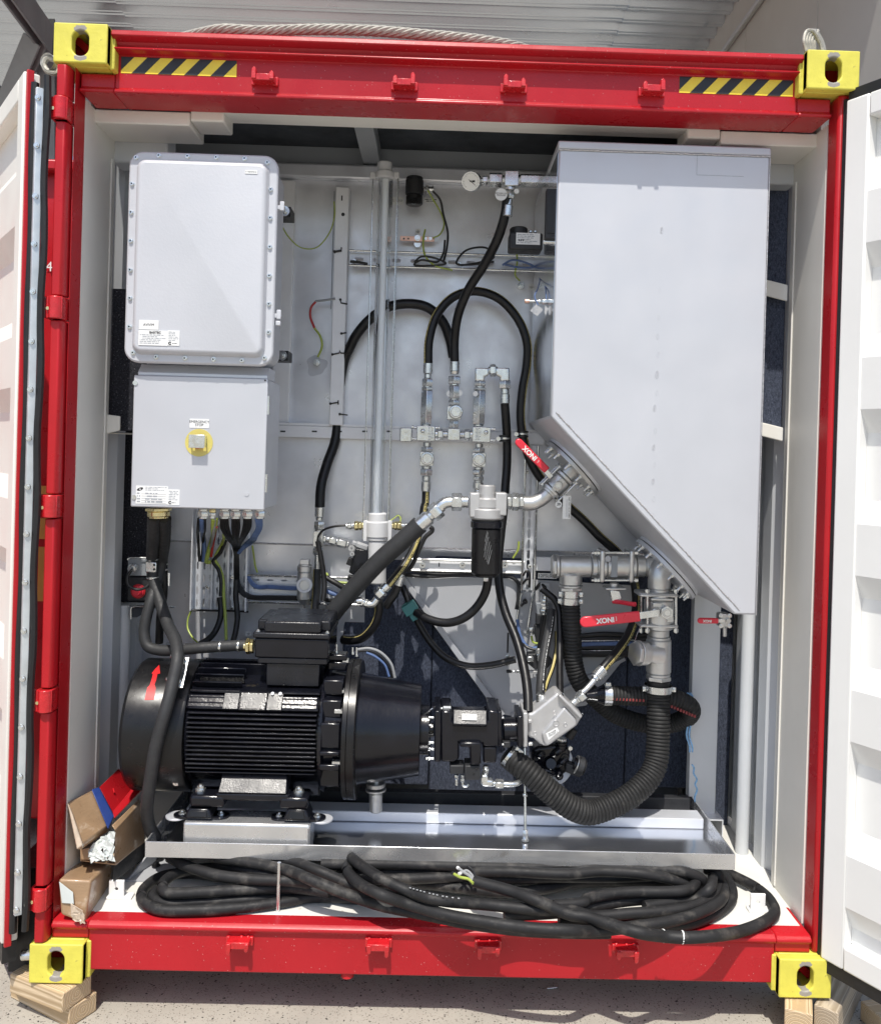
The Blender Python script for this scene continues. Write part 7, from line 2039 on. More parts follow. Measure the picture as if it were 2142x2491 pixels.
# ------------------------------------------------------------------ instruments near the panel top
fs = thing('flow_switch', 'black cylindrical switch housing with small window hanging on the panel', 'sensor', w(2, 765, 1140, .76))
fit(fs, 2, (763, 1068), (760, 1240), .77, [(0, 14, 50, 'c', 'switch_cap', 'blackbox'), (12, 108, 54, 'c', 'switch_body', 'blackbox'), (108, 166, 50, 'c', 'window_housing', 'black')])
a, b = w(2, 712, 1186, .735), w(2, 806, 1232, .735)
MB().prism([(a.x, .73, a.z), (b.x, .73, a.z), (b.x - .004, .725, b.z), (a.x + .004, .725, b.z)], (0, .01, 0)).build('window_frame', M['black'], fs, bevel=.002)
MB().lathe(w(2, 758, 1206, .724), -Y, [(0, .015), (.002, .0145)], 24).build('window', M['clear'], fs)
fit(fs, 2, (815, 1138), (882, 1140), .77, [(0, 14, 18, 'h', 'gland'), (14, 34, 24, 'h', 'gland'), (34, 56, 18, 'c', 'gland'), (56, 62, 24, 'c', 'gland')])
q = label(us, 2, 600, 1182, 694, 1232, YP - .001); text('ZL  L013', us, ((q[0] + q[1]) / 2 + .005, q[4], (q[2] + q[3]) / 2), X, Z, .012, M['ink'])
q = label(fs, 2, 820, 1190, 902, 1222, YP - .001); lines(fs, q[0] + .003, q[1] - .003, q[2] + .003, q[3] - .003, q[4], 2, 'ink', 31)
ebar = thing('earth_bar', 'copper earth bar with bolts under an earth symbol label', 'earth bar', w(2, 778, 1436, .80))
a, b = w(2, 675, 1418, .80), w(2, 882, 1454, .80)
MB().box(a.x, b.x, .80, .806, b.z, a.z).build('bar', M['copper'], ebar, bevel=.001)
for x in (698, 725):
    c = w(2, x, 1436, .7995); MB().cyl(c, c - Y * .0006, .0036).build('bar_hole', M['ink'], ebar)
c = w(2, 780, 1432, .80); MB().cyl(c, c - Y * .003, .012, None, 20).hex(c - Y * .003, c - Y * .012, .009).build('bolt', M['zinc'], ebar)
for x in (828, 857):
    screwhead(ebar, w(2, x, 1435, .7995), .005, 'zinc', -Y, 'hexh')
c = w(2, 780, 1468, .82); MB().cyl(c + Y * .025, c - Y * .005, .014, None, 20).build('standoff', M['zinc'], ebar)
def earth_label(par, k, x0, y0, x1, y1, d):
    q = label(par, k, x0, y0, x1, y1, d)
    cx, cz, h = (q[0] + q[1]) / 2, (q[2] + q[3]) / 2, (q[3] - q[2])
    mb = MB()
    mb.box(cx - .0005, cx + .0005, q[4] - .0002, q[4], cz, cz + h * .38)
    for i, wd in enumerate((.34, .22, .10)):
        mb.box(cx - h * wd, cx + h * wd, q[4] - .0002, q[4], cz - i * h * .11 - .0006, cz - i * h * .11 + .0006)
    mb.build('earth_symbol', M['ink'], par, smooth=0)


earth_label(ebar, 2, 767, 1377, 797, 1412, YP - .001)
for k, x, y, lab, lb_ in ((5, 1402, 232, 'earth stud boss near the tank with a wire and symbol label', (5, 1447, 222, 1484, 262)), (5, 172, 695, 'earth stud boss on a pale ground patch left of the upright strut', None), ):
    c = w(k, x, y, .82)
    es = thing('earth_stud', lab, 'earth stud', c, 'earth studs on the bulkhead')
    MB().cyl(c + Y * .03, c, .0135, None, 20).build('boss', M['zinc'], es)
    MB().cyl(c - Y * .0002, c - Y * .004, .0125, None, 20).hex(c - Y * .004, c - Y * .012, .0095).cyl(c - Y * .012, c - Y * .016, .005).build('bolt', M['zinc'], es)
    if lb_:
        earth_label(es, *lb_, YP - .001)
    else:
        pass
earth_label(sg, 'G', 1240, 170, 1340, 258, YP - .001)
earth_label(lt, 'I', 812, 1738, 888, 1800, YP + .01)
# ground-back patch around the left stud
gp_ = []
c = w(5, 172, 712, YP - .0006)
for i in range(40):
    an = 2 * PI * i / 40
    rr = (.042 + .006 * math.sin(3 * an + 1) + .004 * math.sin(5 * an)) * (1 if math.sin(an) < 0 else .9)
    gp_.append(c + Vector((math.cos(an) * rr * 1.0, 0, math.sin(an) * rr)))
MB().add(gp_, [tuple(range(40))]).build('ground_patch', M['tank'], pan, smooth=0)
sbo = thing('level_transmitter', 'black instrument housing with white data label beside the tank', 'sensor', w(2, 1440, 1440, .49))
a, b = w(2, 1335, 1395, .45), w(2, 1532, 1505, .45)
MB().box(a.x, b.x, .45, .53, b.z, a.z).build('housing', M['blackbox'], sbo, bevel=.006)
fit(sbo, 2, (1388, 1372), (1388, 1512), .495, [(0, 138, 54, 'c', 'housing_end', 'blackbox')])
q = label(sbo, 2, 1374, 1400, 1516, 1474, .4495); lines(sbo, q[0] + .004, q[1] - .004, q[2] + .003, q[3] - .003, q[4], 6, 'ink_grey', 41)
for i in range(3):
    c = w(2, 1392 + i * 12, 1445, .449); MB().box(c.x - .0022, c.x + .0022, q[4] - .0003, q[4], c.z - .003, c.z + .003).build('label_box', M['ink'], sbo, smooth=0)
for x in (1420, 1460, 1488):
    fit(sbo, 2, (x, 1388), (x, 1399), .48, [(0, 11, 9, 'c', 'cover_screw')])
lvg = thing('level_column', 'slim black level indicator column at the left tank wall', 'level gauge', w(2, 1580, 1290, .24))
a, b = w(2, 1556, 1133, .24), w(2, 1604, 1440, .24)
MB().box(a.x, b.x, .24, .27, b.z, a.z).build('column', M['blackbox'], lvg, bevel=.003)
MB().box(a.x + .004, b.x - .004, .237, .2398, b.z + .02, a.z - .01).build('column_face', M['black'], lvg, bevel=.001)
fit(lvg, 2, (1535, 1455), (1625, 1458), .26, [(0, 90, 16, 'c', 'column_base')])
te = thing('temperature_sensor', 'small brass tipped sensor with hanging metal tag on the tank side', 'sensor', w(5, 1510, 325, .32))
fit(te, 5, (1425, 328), (1600, 330), .32, [(0, 28, 13, 'c', 'sensor_tip', 'copper'), (28, 80, 9, 'c', 'sensor_body'), (80, 100, 13, 'h', 'sensor_nut'), (102, 140, 18, 'h', 'sensor_nut'), (140, 175, 11, 'c', 'sensor_body')])
MB().prism([w(5, x, y, .31) for x, y in ((1495, 345), (1536, 378), (1500, 418), (1458, 385))], (0, .001, 0)).build('sensor_tag', M['alu'], te)
lines(te, w(5, 1478, 0, .309).x, w(5, 1515, 0, .309).x, w(5, 1500, 398, .309).z, w(5, 1500, 365, .309).z, .3095, 4, 'ink_grey', 51)
MB().prism([w(5, x, y, .31) for x, y in ((1548, 350), (1565, 372), (1552, 415), (1542, 395))], (0, .001, 0)).build('sensor_tag', M['alu'], te)
MB().tube(path(5, [(1505, 350, .309), (1485, 300, .315), (1500, 260, .34), (1515, 200, .55), (1505, 130, .77)], 6), .0022, 6).build('lead', M['w_blue'], te)
MB().tube(path(5, [(1555, 320, .315), (1552, 270, .34), (1546, 200, .55), (1560, 155, .77)], 6), .0022, 6).build('lead', M['w_blue'], te)

# ------------------------------------------------------------------ power inlet on the left
pi = thing('power_outlet', 'dark socket plate with red emergency button and cable gland on the left wall', 'socket', w(7, 840, 530, .50))
a, b = w(7, 770, 392, .52), w(7, 945, 500, .52)
MB().box(a.x, b.x, .52, .54, b.z, a.z).build('socket_plate', M['steel_dark'], pi, bevel=.002)
MB().tube(path(7, [(768, 402, .51), (772, 392, .51), (885, 388, .51)], 4), .0022, 6).build('plate_edge', M['zinc'], pi)
a, b = w(7, 768, 500, .53), w(7, 898, 652, .53)
MB().box(a.x, b.x, .53, .60, b.z, a.z).build('socket_box', M['blackbox'], pi, bevel=.006)
c = w(7, 828, 592, .52)
MB().lathe(c + Y * .012, -Y, [(0, .021), (.012, .021), (.014, .017), (.022, .0165), (.026, .012)], 28).build('stop_button', M['handle_red'], pi)
MB().lathe(c + Y * .013, -Y, [(0, .026), (.008, .026), (.010, .020)], 28, False).build('button_collar', M['red_clean'], pi)
c = w(7, 805, 445, .50)
MB().lathe(c + Y * .02, Vector((-.3, -1, -.2)), [(0, .012), (.012, .012), (.013, .016), (.024, .016), (.026, .011), (.034, .010)], 16).build('cable_gland', M['zinc'], pi)
a, b = w(7, 875, 412, .47), w(7, 940, 478, .47)
MB().box(a.x, b.x, .468, .478, b.z, a.z).build('saddle_plate', M['zinc'], pi, bevel=.004)
for y in (432, 458):
    screwhead(pi, w(7, 928, y, .4675), .0035, 'black')
MB().tube(path(7, [(792, 462, .485), (768, 500, .48), (775, 555, .478), (830, 580, .478), (885, 560, .48), (905, 520, .49)], 8), .0055, 10).build('outlet_lead', M['w_black'], pi)
q = label(pi, 7, 992, 480, 1020, 558, .62); text('6 x 16A\nPOWER OUTLET', pi, ((q[0] + q[1]) / 2, q[4], (q[2] + q[3]) / 2), -Z * -1, -X, .0075, M['ink'])
brk = thing('angle_bracket', 'black rimmed steel bracket under the power outlet', 'bracket', w(7, 830, 720, .55))
MB().tube(path(7, [(788, 758, .55), (790, 690, .55), (800, 684, .55), (930, 684, .55), (1050, 685, .58)], 4), .0035, 8).build('bracket_edge', M['zinc'], brk)
a, b = w(7, 792, 690, .555), w(7, 930, 750, .555)
MB().prism([(a.x, .555, a.z), (b.x, .555, a.z), (a.x + .02, .555, b.z), (a.x, .555, b.z)], (0, .06, 0)).build('bracket_web', M['dark_roof'], brk)

# ------------------------------------------------------------------ power cables in grey sleeves
rs = .0205
hose('power_cable', 'grey black sleeved cable falling from the brass gland across the fan cowl to the floor', path(7, [(925, 140, .26), (922, 260, .34), (915, 400, .495), (920, 500, .50), (960, 640, .46), (1010, 790, .39), (1060, 900, .30), (1068, 1000, .24), (1045, 1120, .21), (1005, 1280, .175), (965, 1420, .165), (930, 1560, .165)], 9)
     + path(10, [(915, 30, .17), (890, 200, .19), (885, 300, .22), (905, 390, .26), (935, 440, .30)], 8), rs, 'sleeve', 'sleeved power cables', cat='cable', n=20)
hose('power_cable', 'grey black sleeved cable bending into the brass gland of the motor terminal box', path(7, [(985, 150, .28), (985, 260, .38), (975, 400, .52), (950, 520, .51), (910, 640, .46), (878, 760, .44), (868, 850, .43), (890, 920, .42), (960, 945, .41), (1060, 945, .40), (1200, 932, .39), (1350, 922, .39), (1480, 915, .39)], 9), rs * .93, 'sleeve', 'sleeved power cables', cat='cable', n=20)
hose('power_cable', 'black cable descending behind the sleeved pair from the brass gland', path(7, [(1005, 150, .30), (1000, 300, .44), (985, 420, .54), (985, 600, .56), (965, 740, .58), (958, 900, .60)], 8), .0145, 'rubber', 'sleeved power cables', cat='cable')
pg2 = thing('cable_gland', 'brass cable gland on the side of the motor terminal box', 'gland', w(7, 1505, 905, .39))
fit(pg2, 'A', (1115, 318), (1205, 318), .385, [(0, 30, 38, 'c', 'gland_nose', 'brass'), (20, 52, 64, 'h', 'gland_nut', 'brass'), (54, 86, 58, 'h', 'gland_nut', 'brass')])
for i, (k, x, y, nx, ny) in enumerate((('A', 558, 398, 1, .12), ('A', 520, 600, 1, .12))):
    cl = thing('sleeve_clamp', 'zinc ring clamp on the grey sleeve, ' + ('the upper one on the fan cowl bracket' if i == 0 else 'the lower one beside the red arrow'), 'clamp', w(k, x, y, .26), 'ring clamps on the grey sleeve')
    dr = Vector((-.14 if i else .05, -.25, -1)).normalized()
    c = w(k, x, y, .27 if i == 0 else .222)
    MB().lathe(c - dr * .005, dr, [(0, rs * 1.04), (.002, rs * 1.16), (.008, rs * 1.16), (.010, rs * 1.04)], 28, False).build('clamp_band', M['zinc'], cl)
tie = MB()
ti = 0
for (k, x, y, d, rr, dx, dy) in ((7, 916, 398, .493, rs, 0, 1), (7, 920, 508, .499, rs, .1, 1), (7, 1112, 940, .40, rs * .93, 1, 0), (7, 1328, 922, .39, rs * .93, 1, 0), (7, 1438, 918, .39, rs * .93, 1, 0), (7, 1004, 200, .35, .0145, 0, 1), (7, 1001, 292, .433, .0145, 0, 1), (7, 985, 425, .54, .0145, 0, 1), (7, 985, 458, .545, .0145, 0, 1)):
    c = w(k, x, y, d); dr = Vector((dx, 0, -dy)).normalized()
    plain('steel_tie', MB().lathe(c - dr * .003, dr, [(0, rr * 1.02), (.001, rr * 1.10), (.005, rr * 1.10), (.006, rr * 1.02)], 24, False).box(c.x - .004, c.x + .004, c.y - rr * 1.2, c.y - rr * .95, c.z - .004, c.z + .004), M['zinc'],
          ['steel tie above the saddle plate on the sleeved cable', 'steel tie below the saddle plate on the sleeved cable', 'steel tie on the horizontal cable nearest its bend', 'steel tie midway along the cable to the terminal box', 'steel tie next to the brass gland of the terminal box', 'top steel tie on the cable behind the sleeved pair', 'second steel tie down on the cable behind the sleeved pair', 'third steel tie down on the cable behind the sleeved pair', 'lowest steel tie on the cable behind the sleeved pair'][ti], 'cable tie', 'steel ties on the power cables'); ti += 1

# ------------------------------------------------------------------ wiring below the control cabinet
def wires(name, label, cat, specs, group=None):
    t = thing(name, label, cat, w(*specs[0][1][0]) if len(specs[0][1][0]) == 4 else w('I', *specs[0][1][0]), group)
    for mt_, pts, r in specs:
        MB().tube(path('I', pts, 7), r, 8).build('wire', M[mt_], t)
    return t


yb = YB + .075
bl = []
rnd = random.Random(4)
for gx, n_, c_ in ((545, 5, 'w_black'), (690, 5, 'w_black'), (840, 5, 'w_black')):
    for i in range(n_):
        o = (i - n_ / 2 + .5)
        x0 = gx + o * 20
        x1 = 700 + (gx - 690) * .12 + o * 9
        bl.append((c_, [(x0, 315, yb), (x0 + (gx - 690) * -.05 + rnd.uniform(-8, 8), 430, yb + .05), (x1 * .5 + x0 * .5 + rnd.uniform(-10, 10), 560, yb + .14), (x1, 700, YL - .05), (700 + o * 10, 800, YL - .045), (700 + o * 12, 900, YL - .04), (702 + o * 12, 1090, YL - .035)], .0042))
for i in range(5):
    o = i - 2
    bl.append(('w_black', [(702 + o * 12, 1080, YL - .035), (715 + o * 12, 1150, YL - .03), (770 + o * 11, 1240 - o * 6, YL - .028), (850 + o * 9, 1300 - o * 8, YL - .026), (920, 1315 - o * 9, YL - .026), (1180, 1318 - o * 9, YL - .026), (1450, 1322 - o * 9, YL - .026), (1700, 1330 - o * 9, YL - .02)], .0046))
wires('cable_bundle', 'bundle of black cables from three glands gathered and bent right along the tray', 'cables', bl)
bl = []
for i in range(5):
    o = i - 2
    bl.append(('w_blue', [(980 + o * 17, 320, yb), (985 + o * 14, 430, yb + .05), (930 + o * 14, 540, yb + .12), (850 + o * 18, 630, YL - .06), (760 + o * 8, 710, YL - .05), (725 + o * 5, 760, YL - .045)], .0044))
for i in range(4):
    o = i - 1.5
    bl.append(('w_blue', [(840 + o * 8, 1020, YL - .02), (860 + o * 9, 1080, YL - .02), (910 + o * 6, 1150 - o * 8, YL - .02), (980, 1185 - o * 9, YL - .02), (1100, 1180 - o * 9, YL - .02), (1250, 1190 - o * 9, YL - .02), (1460, 1200 - o * 9, YL - .02), (1640, 1200 - o * 9, YL - .015)], .0042))
wires('cable_bundle', 'bundle of blue cables from the right gland continuing along the branch tray', 'cables', bl)
bl = [('w_black', [(225, 320, yb), (215, 450, yb + .08), (215, 560, YL - .07), (225, 700, YL - .05), (235, 860, YL - .045)], .0055), ('w_blue', [(262, 320, yb), (262, 440, yb + .08), (280, 560, YL - .07), (295, 700, YL - .05), (285, 860, YL - .045)], .0085),
      ('w_black', [(300, 320, yb), (298, 440, yb + .08), (280, 600, YL - .065), (262, 860, YL - .04)], .0055), ('w_green', [(410, 320, yb), (405, 440, yb + .08), (390, 580, YL - .07), (350, 720, YL - .05), (318, 860, YL - .045), (380, 868, YL - .045)], .008),
      ('w_green', [(455, 320, yb), (440, 440, yb + .08), (390, 600, YL - .07), (360, 760, YL - .05), (330, 850, YL - .045)], .004), ('w_grey', [(430, 320, yb), (415, 480, yb + .09), (375, 680, YL - .06), (340, 860, YL - .04)], .005),
      ('w_red', [(450, 420, yb + .05), (425, 540, YL - .08), (395, 700, YL - .06), (380, 800, YL - .05)], .005), ('w_green', [(550, 400, yb + .06), (545, 510, yb + .12), (510, 650, YL - .055), (430, 830, YL - .045), (480, 930, YL - .04), (530, 1080, YL - .04), (540, 1300, YL - .05), (555, 1500, YL - .06), (565, 1700, YL - .08), (570, 1850, YL - .1)], .0062),
      ('w_black', [(560, 590, YL - .06), (500, 740, YL - .05), (410, 860, YL - .045), (470, 960, YL - .045), (505, 1100, YL - .045), (500, 1300, YL - .05)], .0075)]
wires('cable_bundle', 'mixed black, blue, green and red cables dropping from the two left glands', 'cables', bl)
plain('cable_conduit', MB().tube(path('I', [(488, 1310, YL - .05), (505, 1450, YL - .055), (490, 1600, YL - .07), (420, 1760, YL - .09), (330, 1850, YL - .12), (240, 1900, YL - .14)], 9), .0118, 12), M['rubber'], 'black corrugated conduit curving left behind the motor cable', 'conduit', 'black conduits below the tray')
plain('cable_conduit', MB().tube(path('I', [(700, 1090, YL - .045), (692, 1300, YL - .05), (705, 1450, YL - .055), (712, 1560, YL - .06), (690, 1740, YL - .08), (660, 1860, YL - .1)], 9), .0112, 12), M['rubber'], 'black corrugated conduit hanging straight down behind the terminal box', 'conduit', 'black conduits below the tray')
def wire(mt_, k, pts, r, label, nm='earth_wire', grp='green and yellow earth wires'):
    return plain(nm, MB().tube(path(k, pts, 9), r, 8), M[mt_], label, 'wire', grp)


wire('w_green', 'I', [(130, 1480, YL - .02), (90, 1580, YL - .02), (85, 1700, YL - .03), (140, 1810, YL - .05), (220, 1890, YL - .08)], .0034, 'green earth wire looping below the lower left corner of the wide tray')
wire('w_green', 'I', [(900, 660, YL - .05), (920, 800, YL - .03), (940, 930, YL - .02), (965, 1000, YL - .02)], .0036, 'short green earth wire to the upper rod of the branch tray')
wire('w_green', 2, [(-50, 1330, .70), (0, 1420, .72), (80, 1490, .77), (170, 1490, .79), (250, 1400, .80), (280, 1300, .79), (278, 1212, .785)], .0026, 'thin green earth wire sagging from the enclosure boss to the upright strut')
wire('w_green', 2, [(842, 1145, .755), (880, 1210, .77), (925, 1290, .80), (940, 1350, .81), (915, 1410, .80), (872, 1432, .79)], .0032, 'green earth wire from the black switch to the copper bar')
wire('w_green', 5, [(826, -105, .79), (815, -40, .78), (825, 50, .77), (880, 110, .77), (990, 142, .78)], .0036, 'green earth wire from the copper bar down over the narrow tray')
wire('w_green', 5, [(1375, 20, .78), (1380, 90, .78), (1368, 170, .79), (1395, 205, .80)], .0034, 'green earth wire down to the earth stud near the tank')
wire('w_green', 5, [(180, 665, .80), (205, 600, .79), (195, 540, .79), (160, 490, .79)], .0044, 'green lower half of the earth lead to the stud on the ground patch')
wire('w_red', 5, [(160, 490, .79), (135, 420, .79), (140, 365, .79), (168, 330, .79)], .0046, 'red sleeved upper half of the earth lead beside the upright strut', 'earth_lead', 'green and yellow earth wires')
wire('w_grey', 5, [(165, 328, .788), (220, 322, .785), (285, 312, .785)], .0046, 'grey end of the earth lead entering the upright strut', 'earth_lead', 'green and yellow earth wires')
wire('w_green', 8, [(1390, 290, .77), (1385, 340, .77), (1355, 390, .78)], .0042, 'green earth wire left of the upright tray behind the filter bowl')
wire('w_green', 'G', [(300, 970, .77), (340, 1040, .76), (450, 1090, .75), (590, 1105, .75)], .0046, 'green earth wire running right behind the corrugated black conduit')
wire('w_black', 2, [(872, 1150, .755), (915, 1200, .77), (935, 1290, .78), (962, 1400, .78), (955, 1500, .775), (935, 1580, .77)], .0042, 'black lead from the black switch down to the narrow tray', 'black_lead', 'black leads by the narrow tray')
wire('w_black', 5, [(760, 95, .775), (800, 60, .77), (890, 70, .77), (950, 100, .77), (880, 112, .77), (760, 108, .77), (800, 80, .768), (900, 90, .768), (935, 40, .77), (945, -40, .775)], .0042, 'black lead coiled in the narrow tray left of the hose', 'black_lead', 'black leads by the narrow tray')
wire('w_black', 5, [(1240, 90, .775), (1100, 108, .77), (1015, 100, .77), (1060, 30, .77), (1130, 5, .77), (1200, 10, .775), (1240, 60, .775), (1150, 95, .772), (1040, 112, .77)], .0042, 'black lead coiled in the narrow tray behind the curving hose', 'black_lead', 'black leads by the narrow tray')
wire('w_blue', 5, [(1290, 110, .775), (1350, 80, .77), (1430, 95, .77), (1480, 120, .77), (1400, 125, .772), (1300, 105, .772)], .0042, 'blue lead coiled at the right end of the narrow tray', 'blue_lead', 'black leads by the narrow tray')
wire('w_black', 5, [(375, 88, .78), (420, 92, .78), (480, 104, .78)], .0055, 'black lead stub at the left end of the narrow tray', 'black_lead', 'black leads by the narrow tray')
# conduit beside the coupling stack and leads on the sight tube
hose('cable_conduit', 'corrugated black conduit hanging in front of the coupling stack', resample(path('G', [(178, 535, .70), (205, 650, .70), (240, 850, .70), (268, 1050, .70), (272, 1200, .69), (255, 1350, .68)], 9), .004), .0098, 'rubber', 'black conduits below the tray', cat='conduit')
wire('w_black', 'G', [(575, 322, .66), (480, 328, .66), (350, 350, .67), (240, 400, .69), (190, 470, .70), (178, 540, .70)], .0042, 'black sensor lead from the left brass gland of the sight tube', 'black_lead', 'sensor leads on the sight tube')
wire('w_green', 'G', [(1165, 258, .66), (1215, 225, .67), (1270, 190, .69), (1300, 215, .68), (1300, 280, .66)], .0024, 'thin dark earth loop above the right brass gland', 'earth_wire', 'sensor leads on the sight tube')
wire('w_black', 'G', [(1700, 345, .66), (1730, 365, .66), (1728, 400, .66), (1640, 480, .66), (1560, 640, .66), (1480, 820, .67), (1400, 950, .68)], .0085, 'black conduit running down beside the printed yellow stripe hose', 'black_lead', 'sensor leads on the sight tube')
for i, (pts, lab) in enumerate((([(300, 1030, .74), (420, 1100, .73), (560, 1180, .70), (700, 1230, .66)], 'upper black cable behind the thick sleeve above the motor'), ([(280, 1330, .74), (340, 1340, .73), (430, 1345, .72), (560, 1360, .70)], 'lower black cable behind the thick sleeve above the motor'), ([(300, 1210, .76), (400, 1250, .75), (520, 1280, .74), (640, 1310, .73)], 'blue cable behind the thick sleeve above the motor'), ([(220, 1380, .75), (300, 1375, .74), (370, 1395, .73), (420, 1440, .72)], 'pale wire behind the thick sleeve above the motor'))):
    plain('black_cable', MB().tube(path('G', pts, 8), (.011, .008, .010, .0035)[i], 10), M[('rubber', 'w_black', 'w_blue', 'w_grey')[i]], lab, 'cable', 'cables behind the thick sleeve')
for i, (pts, r, mt_, lab) in enumerate((([(1070, 80, .60), (1180, 70, .60), (1290, 110, .60), (1390, 220, .60), (1425, 350, .60)], .0055, 'w_grey', 'outer grey tube arching over the bell housing'), ([(1075, 95, .60), (1200, 95, .60), (1310, 160, .60), (1385, 270, .60), (1405, 350, .60)], .0045, 'w_black', 'inner black tube arching over the bell housing'), ([(1150, 110, .59), (1240, 150, .59), (1330, 230, .59), (1370, 340, .59)], .0045, 'w_blue', 'blue lead arching over the bell housing'))):
    plain('thin_tube', MB().tube(path('B', pts, 8), r, 10), M[mt_], lab, 'tube', 'thin tubes over the bell housing')
for i, (pts, lab) in enumerate((([(700, 490, .785), (850, 500, .785), (1050, 492, .785), (1330, 500, .785), (1385, 540, .78), (1388, 620, .77), (1375, 700, .76)], 'black cable along the lower rail turning down at its right end'), ([(760, 470, .78), (900, 485, .78), (1100, 478, .78)], 'shorter black cable strapped to the lower rail'))):
    plain('black_cable', MB().tube(path(8, pts, 8), .0075 if i == 0 else .006, 10), M['rubber'], lab, 'cable', 'cables along the lower rail')
wire('w_green', 8, [(1465, 860, .70), (1475, 895, .70), (1500, 905, .70), (1535, 900, .70)], .0042, 'short green earth wire at the solenoid block')
for i, pts in enumerate(([(1395, 850, .73), (1430, 920, .71), (1480, 940, .70), (1550, 945, .70)], [(1380, 760, .74), (1400, 860, .72), (1450, 930, .71), (1500, 930, .70)], [(1490, 580, .74), (1520, 545, .73), (1550, 570, .71)])):
    wire(('w_black', 'w_blue', 'w_black')[i], 8, pts, .0062, ['black lead sweeping under the upright tray', 'blue lead beside the black one under the upright tray', 'short black lead arching over the zinc couplings'][i], 'black_lead', 'leads by the upright tray')
for i, pts in enumerate(([(190, 130), (235, 60), (280, 70), (292, 150), (285, 300)], [(185, 250), (235, 190), (285, 160)], [(160, 580), (200, 540), (245, 520), (225, 480), (190, 520)])):
    wire('w_black', 'H', [(x, y, .765) for x, y in pts], .0045, ['black wire threaded through the top slot of the upright tray', 'black wire crossing the upright tray below the first', 'black wire loop on the bent lower part of the upright tray'][i], 'black_lead', 'leads by the upright tray')
# ------------------------------------------------------------------ coil of heavy power cable on the floor
def floorpt(k, x, y, z):
    q = gp(k, x, y, z)
    return Vector((q[0], q[1], z))


coil = thing('cable_coil', 'heavy coil of dusty black cable piled under the drip tray, spilling over the sill', 'cable', (0, .25, .18))
RC_ = .0168
L0, L1, L2, L3, L4 = .1965, .232, .266, .30, .325


def turn(pts, r=RC_, nm='cable_turn'):
    p = spline([floorpt(*q) for q in pts], 9)
    return MB().tube(p, r, 14).build(nm, M['cable'], coil, smooth=60)


# front strands, left loops
turn([(11, 900, 690, L1), (11, 500, 700, L1), (11, 0, 700, L1), (10, 1600, 690, L1), (10, 1350, 680, L1), (10, 1150, 655, L0), (10, 980, 672, L0), (10, 870, 745, L0), (10, 855, 815, L0), (10, 950, 872, L0), (10, 1150, 880, L0), (10, 1450, 862, L0), (10, 1700, 830, L0), (11, 150, 800, L0), (11, 420, 810, L0)])
turn([(11, 1300, 660, L2), (11, 1000, 675, L2), (11, 700, 690, L2), (11, 300, 690, L2), (11, 0, 690, L2), (10, 1500, 640, L2), (10, 1250, 625, L1), (10, 1080, 650, L1), (10, 985, 710, L1), (10, 1000, 770, L1), (10, 1200, 770, L1), (10, 1500, 752, L1), (10, 1782, 745, L1), (11, 250, 770, L1)])
turn([(10, 1020, 560, L2), (10, 1120, 610, L2), (10, 1300, 665, L2), (10, 1500, 690, L2), (10, 1782, 705, L2), (11, 200, 740, L1), (11, 500, 800, L1)])
turn([(10, 1030, 790, L0), (10, 1150, 790, L0), (10, 1350, 780, L0), (10, 1600, 790, L0), (11, 0, 790, L0), (11, 300, 800, L0)], .016)
turn([(10, 940, 760, L0), (10, 920, 800, L0), (10, 1000, 835, L0), (10, 1200, 830, L0), (10, 1500, 815, L0), (10, 1700, 790, L0)])
# strands sweeping down to the right
turn([(10, 1300, 560, L3), (10, 1500, 590, L3), (10, 1740, 640, L3), (11, 150, 700, L3), (11, 380, 790, L2), (11, 560, 850, L1), (11, 800, 900, L1), (11, 1100, 960, L1), (11, 1400, 1000, L0), (12, 0, 985, L0), (12, 200, 985, L0)])
turn([(10, 1500, 570, L3), (11, 0, 580, L3), (11, 180, 640, L3), (11, 420, 740, L2), (11, 650, 800, L2), (11, 900, 850, L2)])
turn([(11, 460, 560, L3), (11, 385, 580, L3), (11, 355, 630, L3), (11, 420, 710, L3), (11, 560, 785, L3), (11, 720, 840, L2), (11, 950, 905, L2), (11, 1200, 950, L2), (11, 1450, 985, L2), (11, 1700, 1000, L2), (12, 100, 975, L1), (12, 330, 950, L1), (12, 560, 915, L1), (12, 740, 860, L1), (12, 850, 790, L1), (12, 865, 730, L1), (12, 820, 640, L1)])
turn([(11, 380, 560, L4), (11, 430, 600, L4), (11, 560, 685, L4), (11, 720, 760, L3), (11, 900, 815, L3), (11, 1200, 845, L2), (11, 1500, 875, L2), (11, 1700, 880, L2), (12, 100, 885, L1), (12, 330, 870, L1), (12, 480, 860, L1), (12, 640, 840, L1), (12, 800, 775, L1), (12, 850, 700, L1)])
# the free end that lies over the sill
turn([(11, 1120, 705, L3), (11, 1200, 725, L3), (11, 1350, 765, L3), (11, 1500, 820, L3), (11, 1700, 905, L2), (12, 60, 890, L2), (12, 200, 935, L2), (12, 380, 985, L2), (12, 520, 1005, L1), (12, 640, 1012, L1), (12, 800, 1002, L1), (12, 960, 975, L0), (12, 1090, 925, L0), (12, 1160, 870, L0), (12, 1140, 800, L0), (12, 1060, 725, L0), (12, 960, 670, L0), (12, 860, 625, L0), (12, 780, 600, L0)], .0175)
for x, y in ((510, 1002), (620, 1010)):
    c = floorpt(12, x, y, L1); n_ = Vector((1, .12 if x < 600 else 0, -.1)).normalized()
    MB().lathe(c - n_ * .002, n_, [(0, .0178), (.001, .0186), (.004, .0186), (.005, .0178)], 20, False).build('white_tie', M['label'], coil)
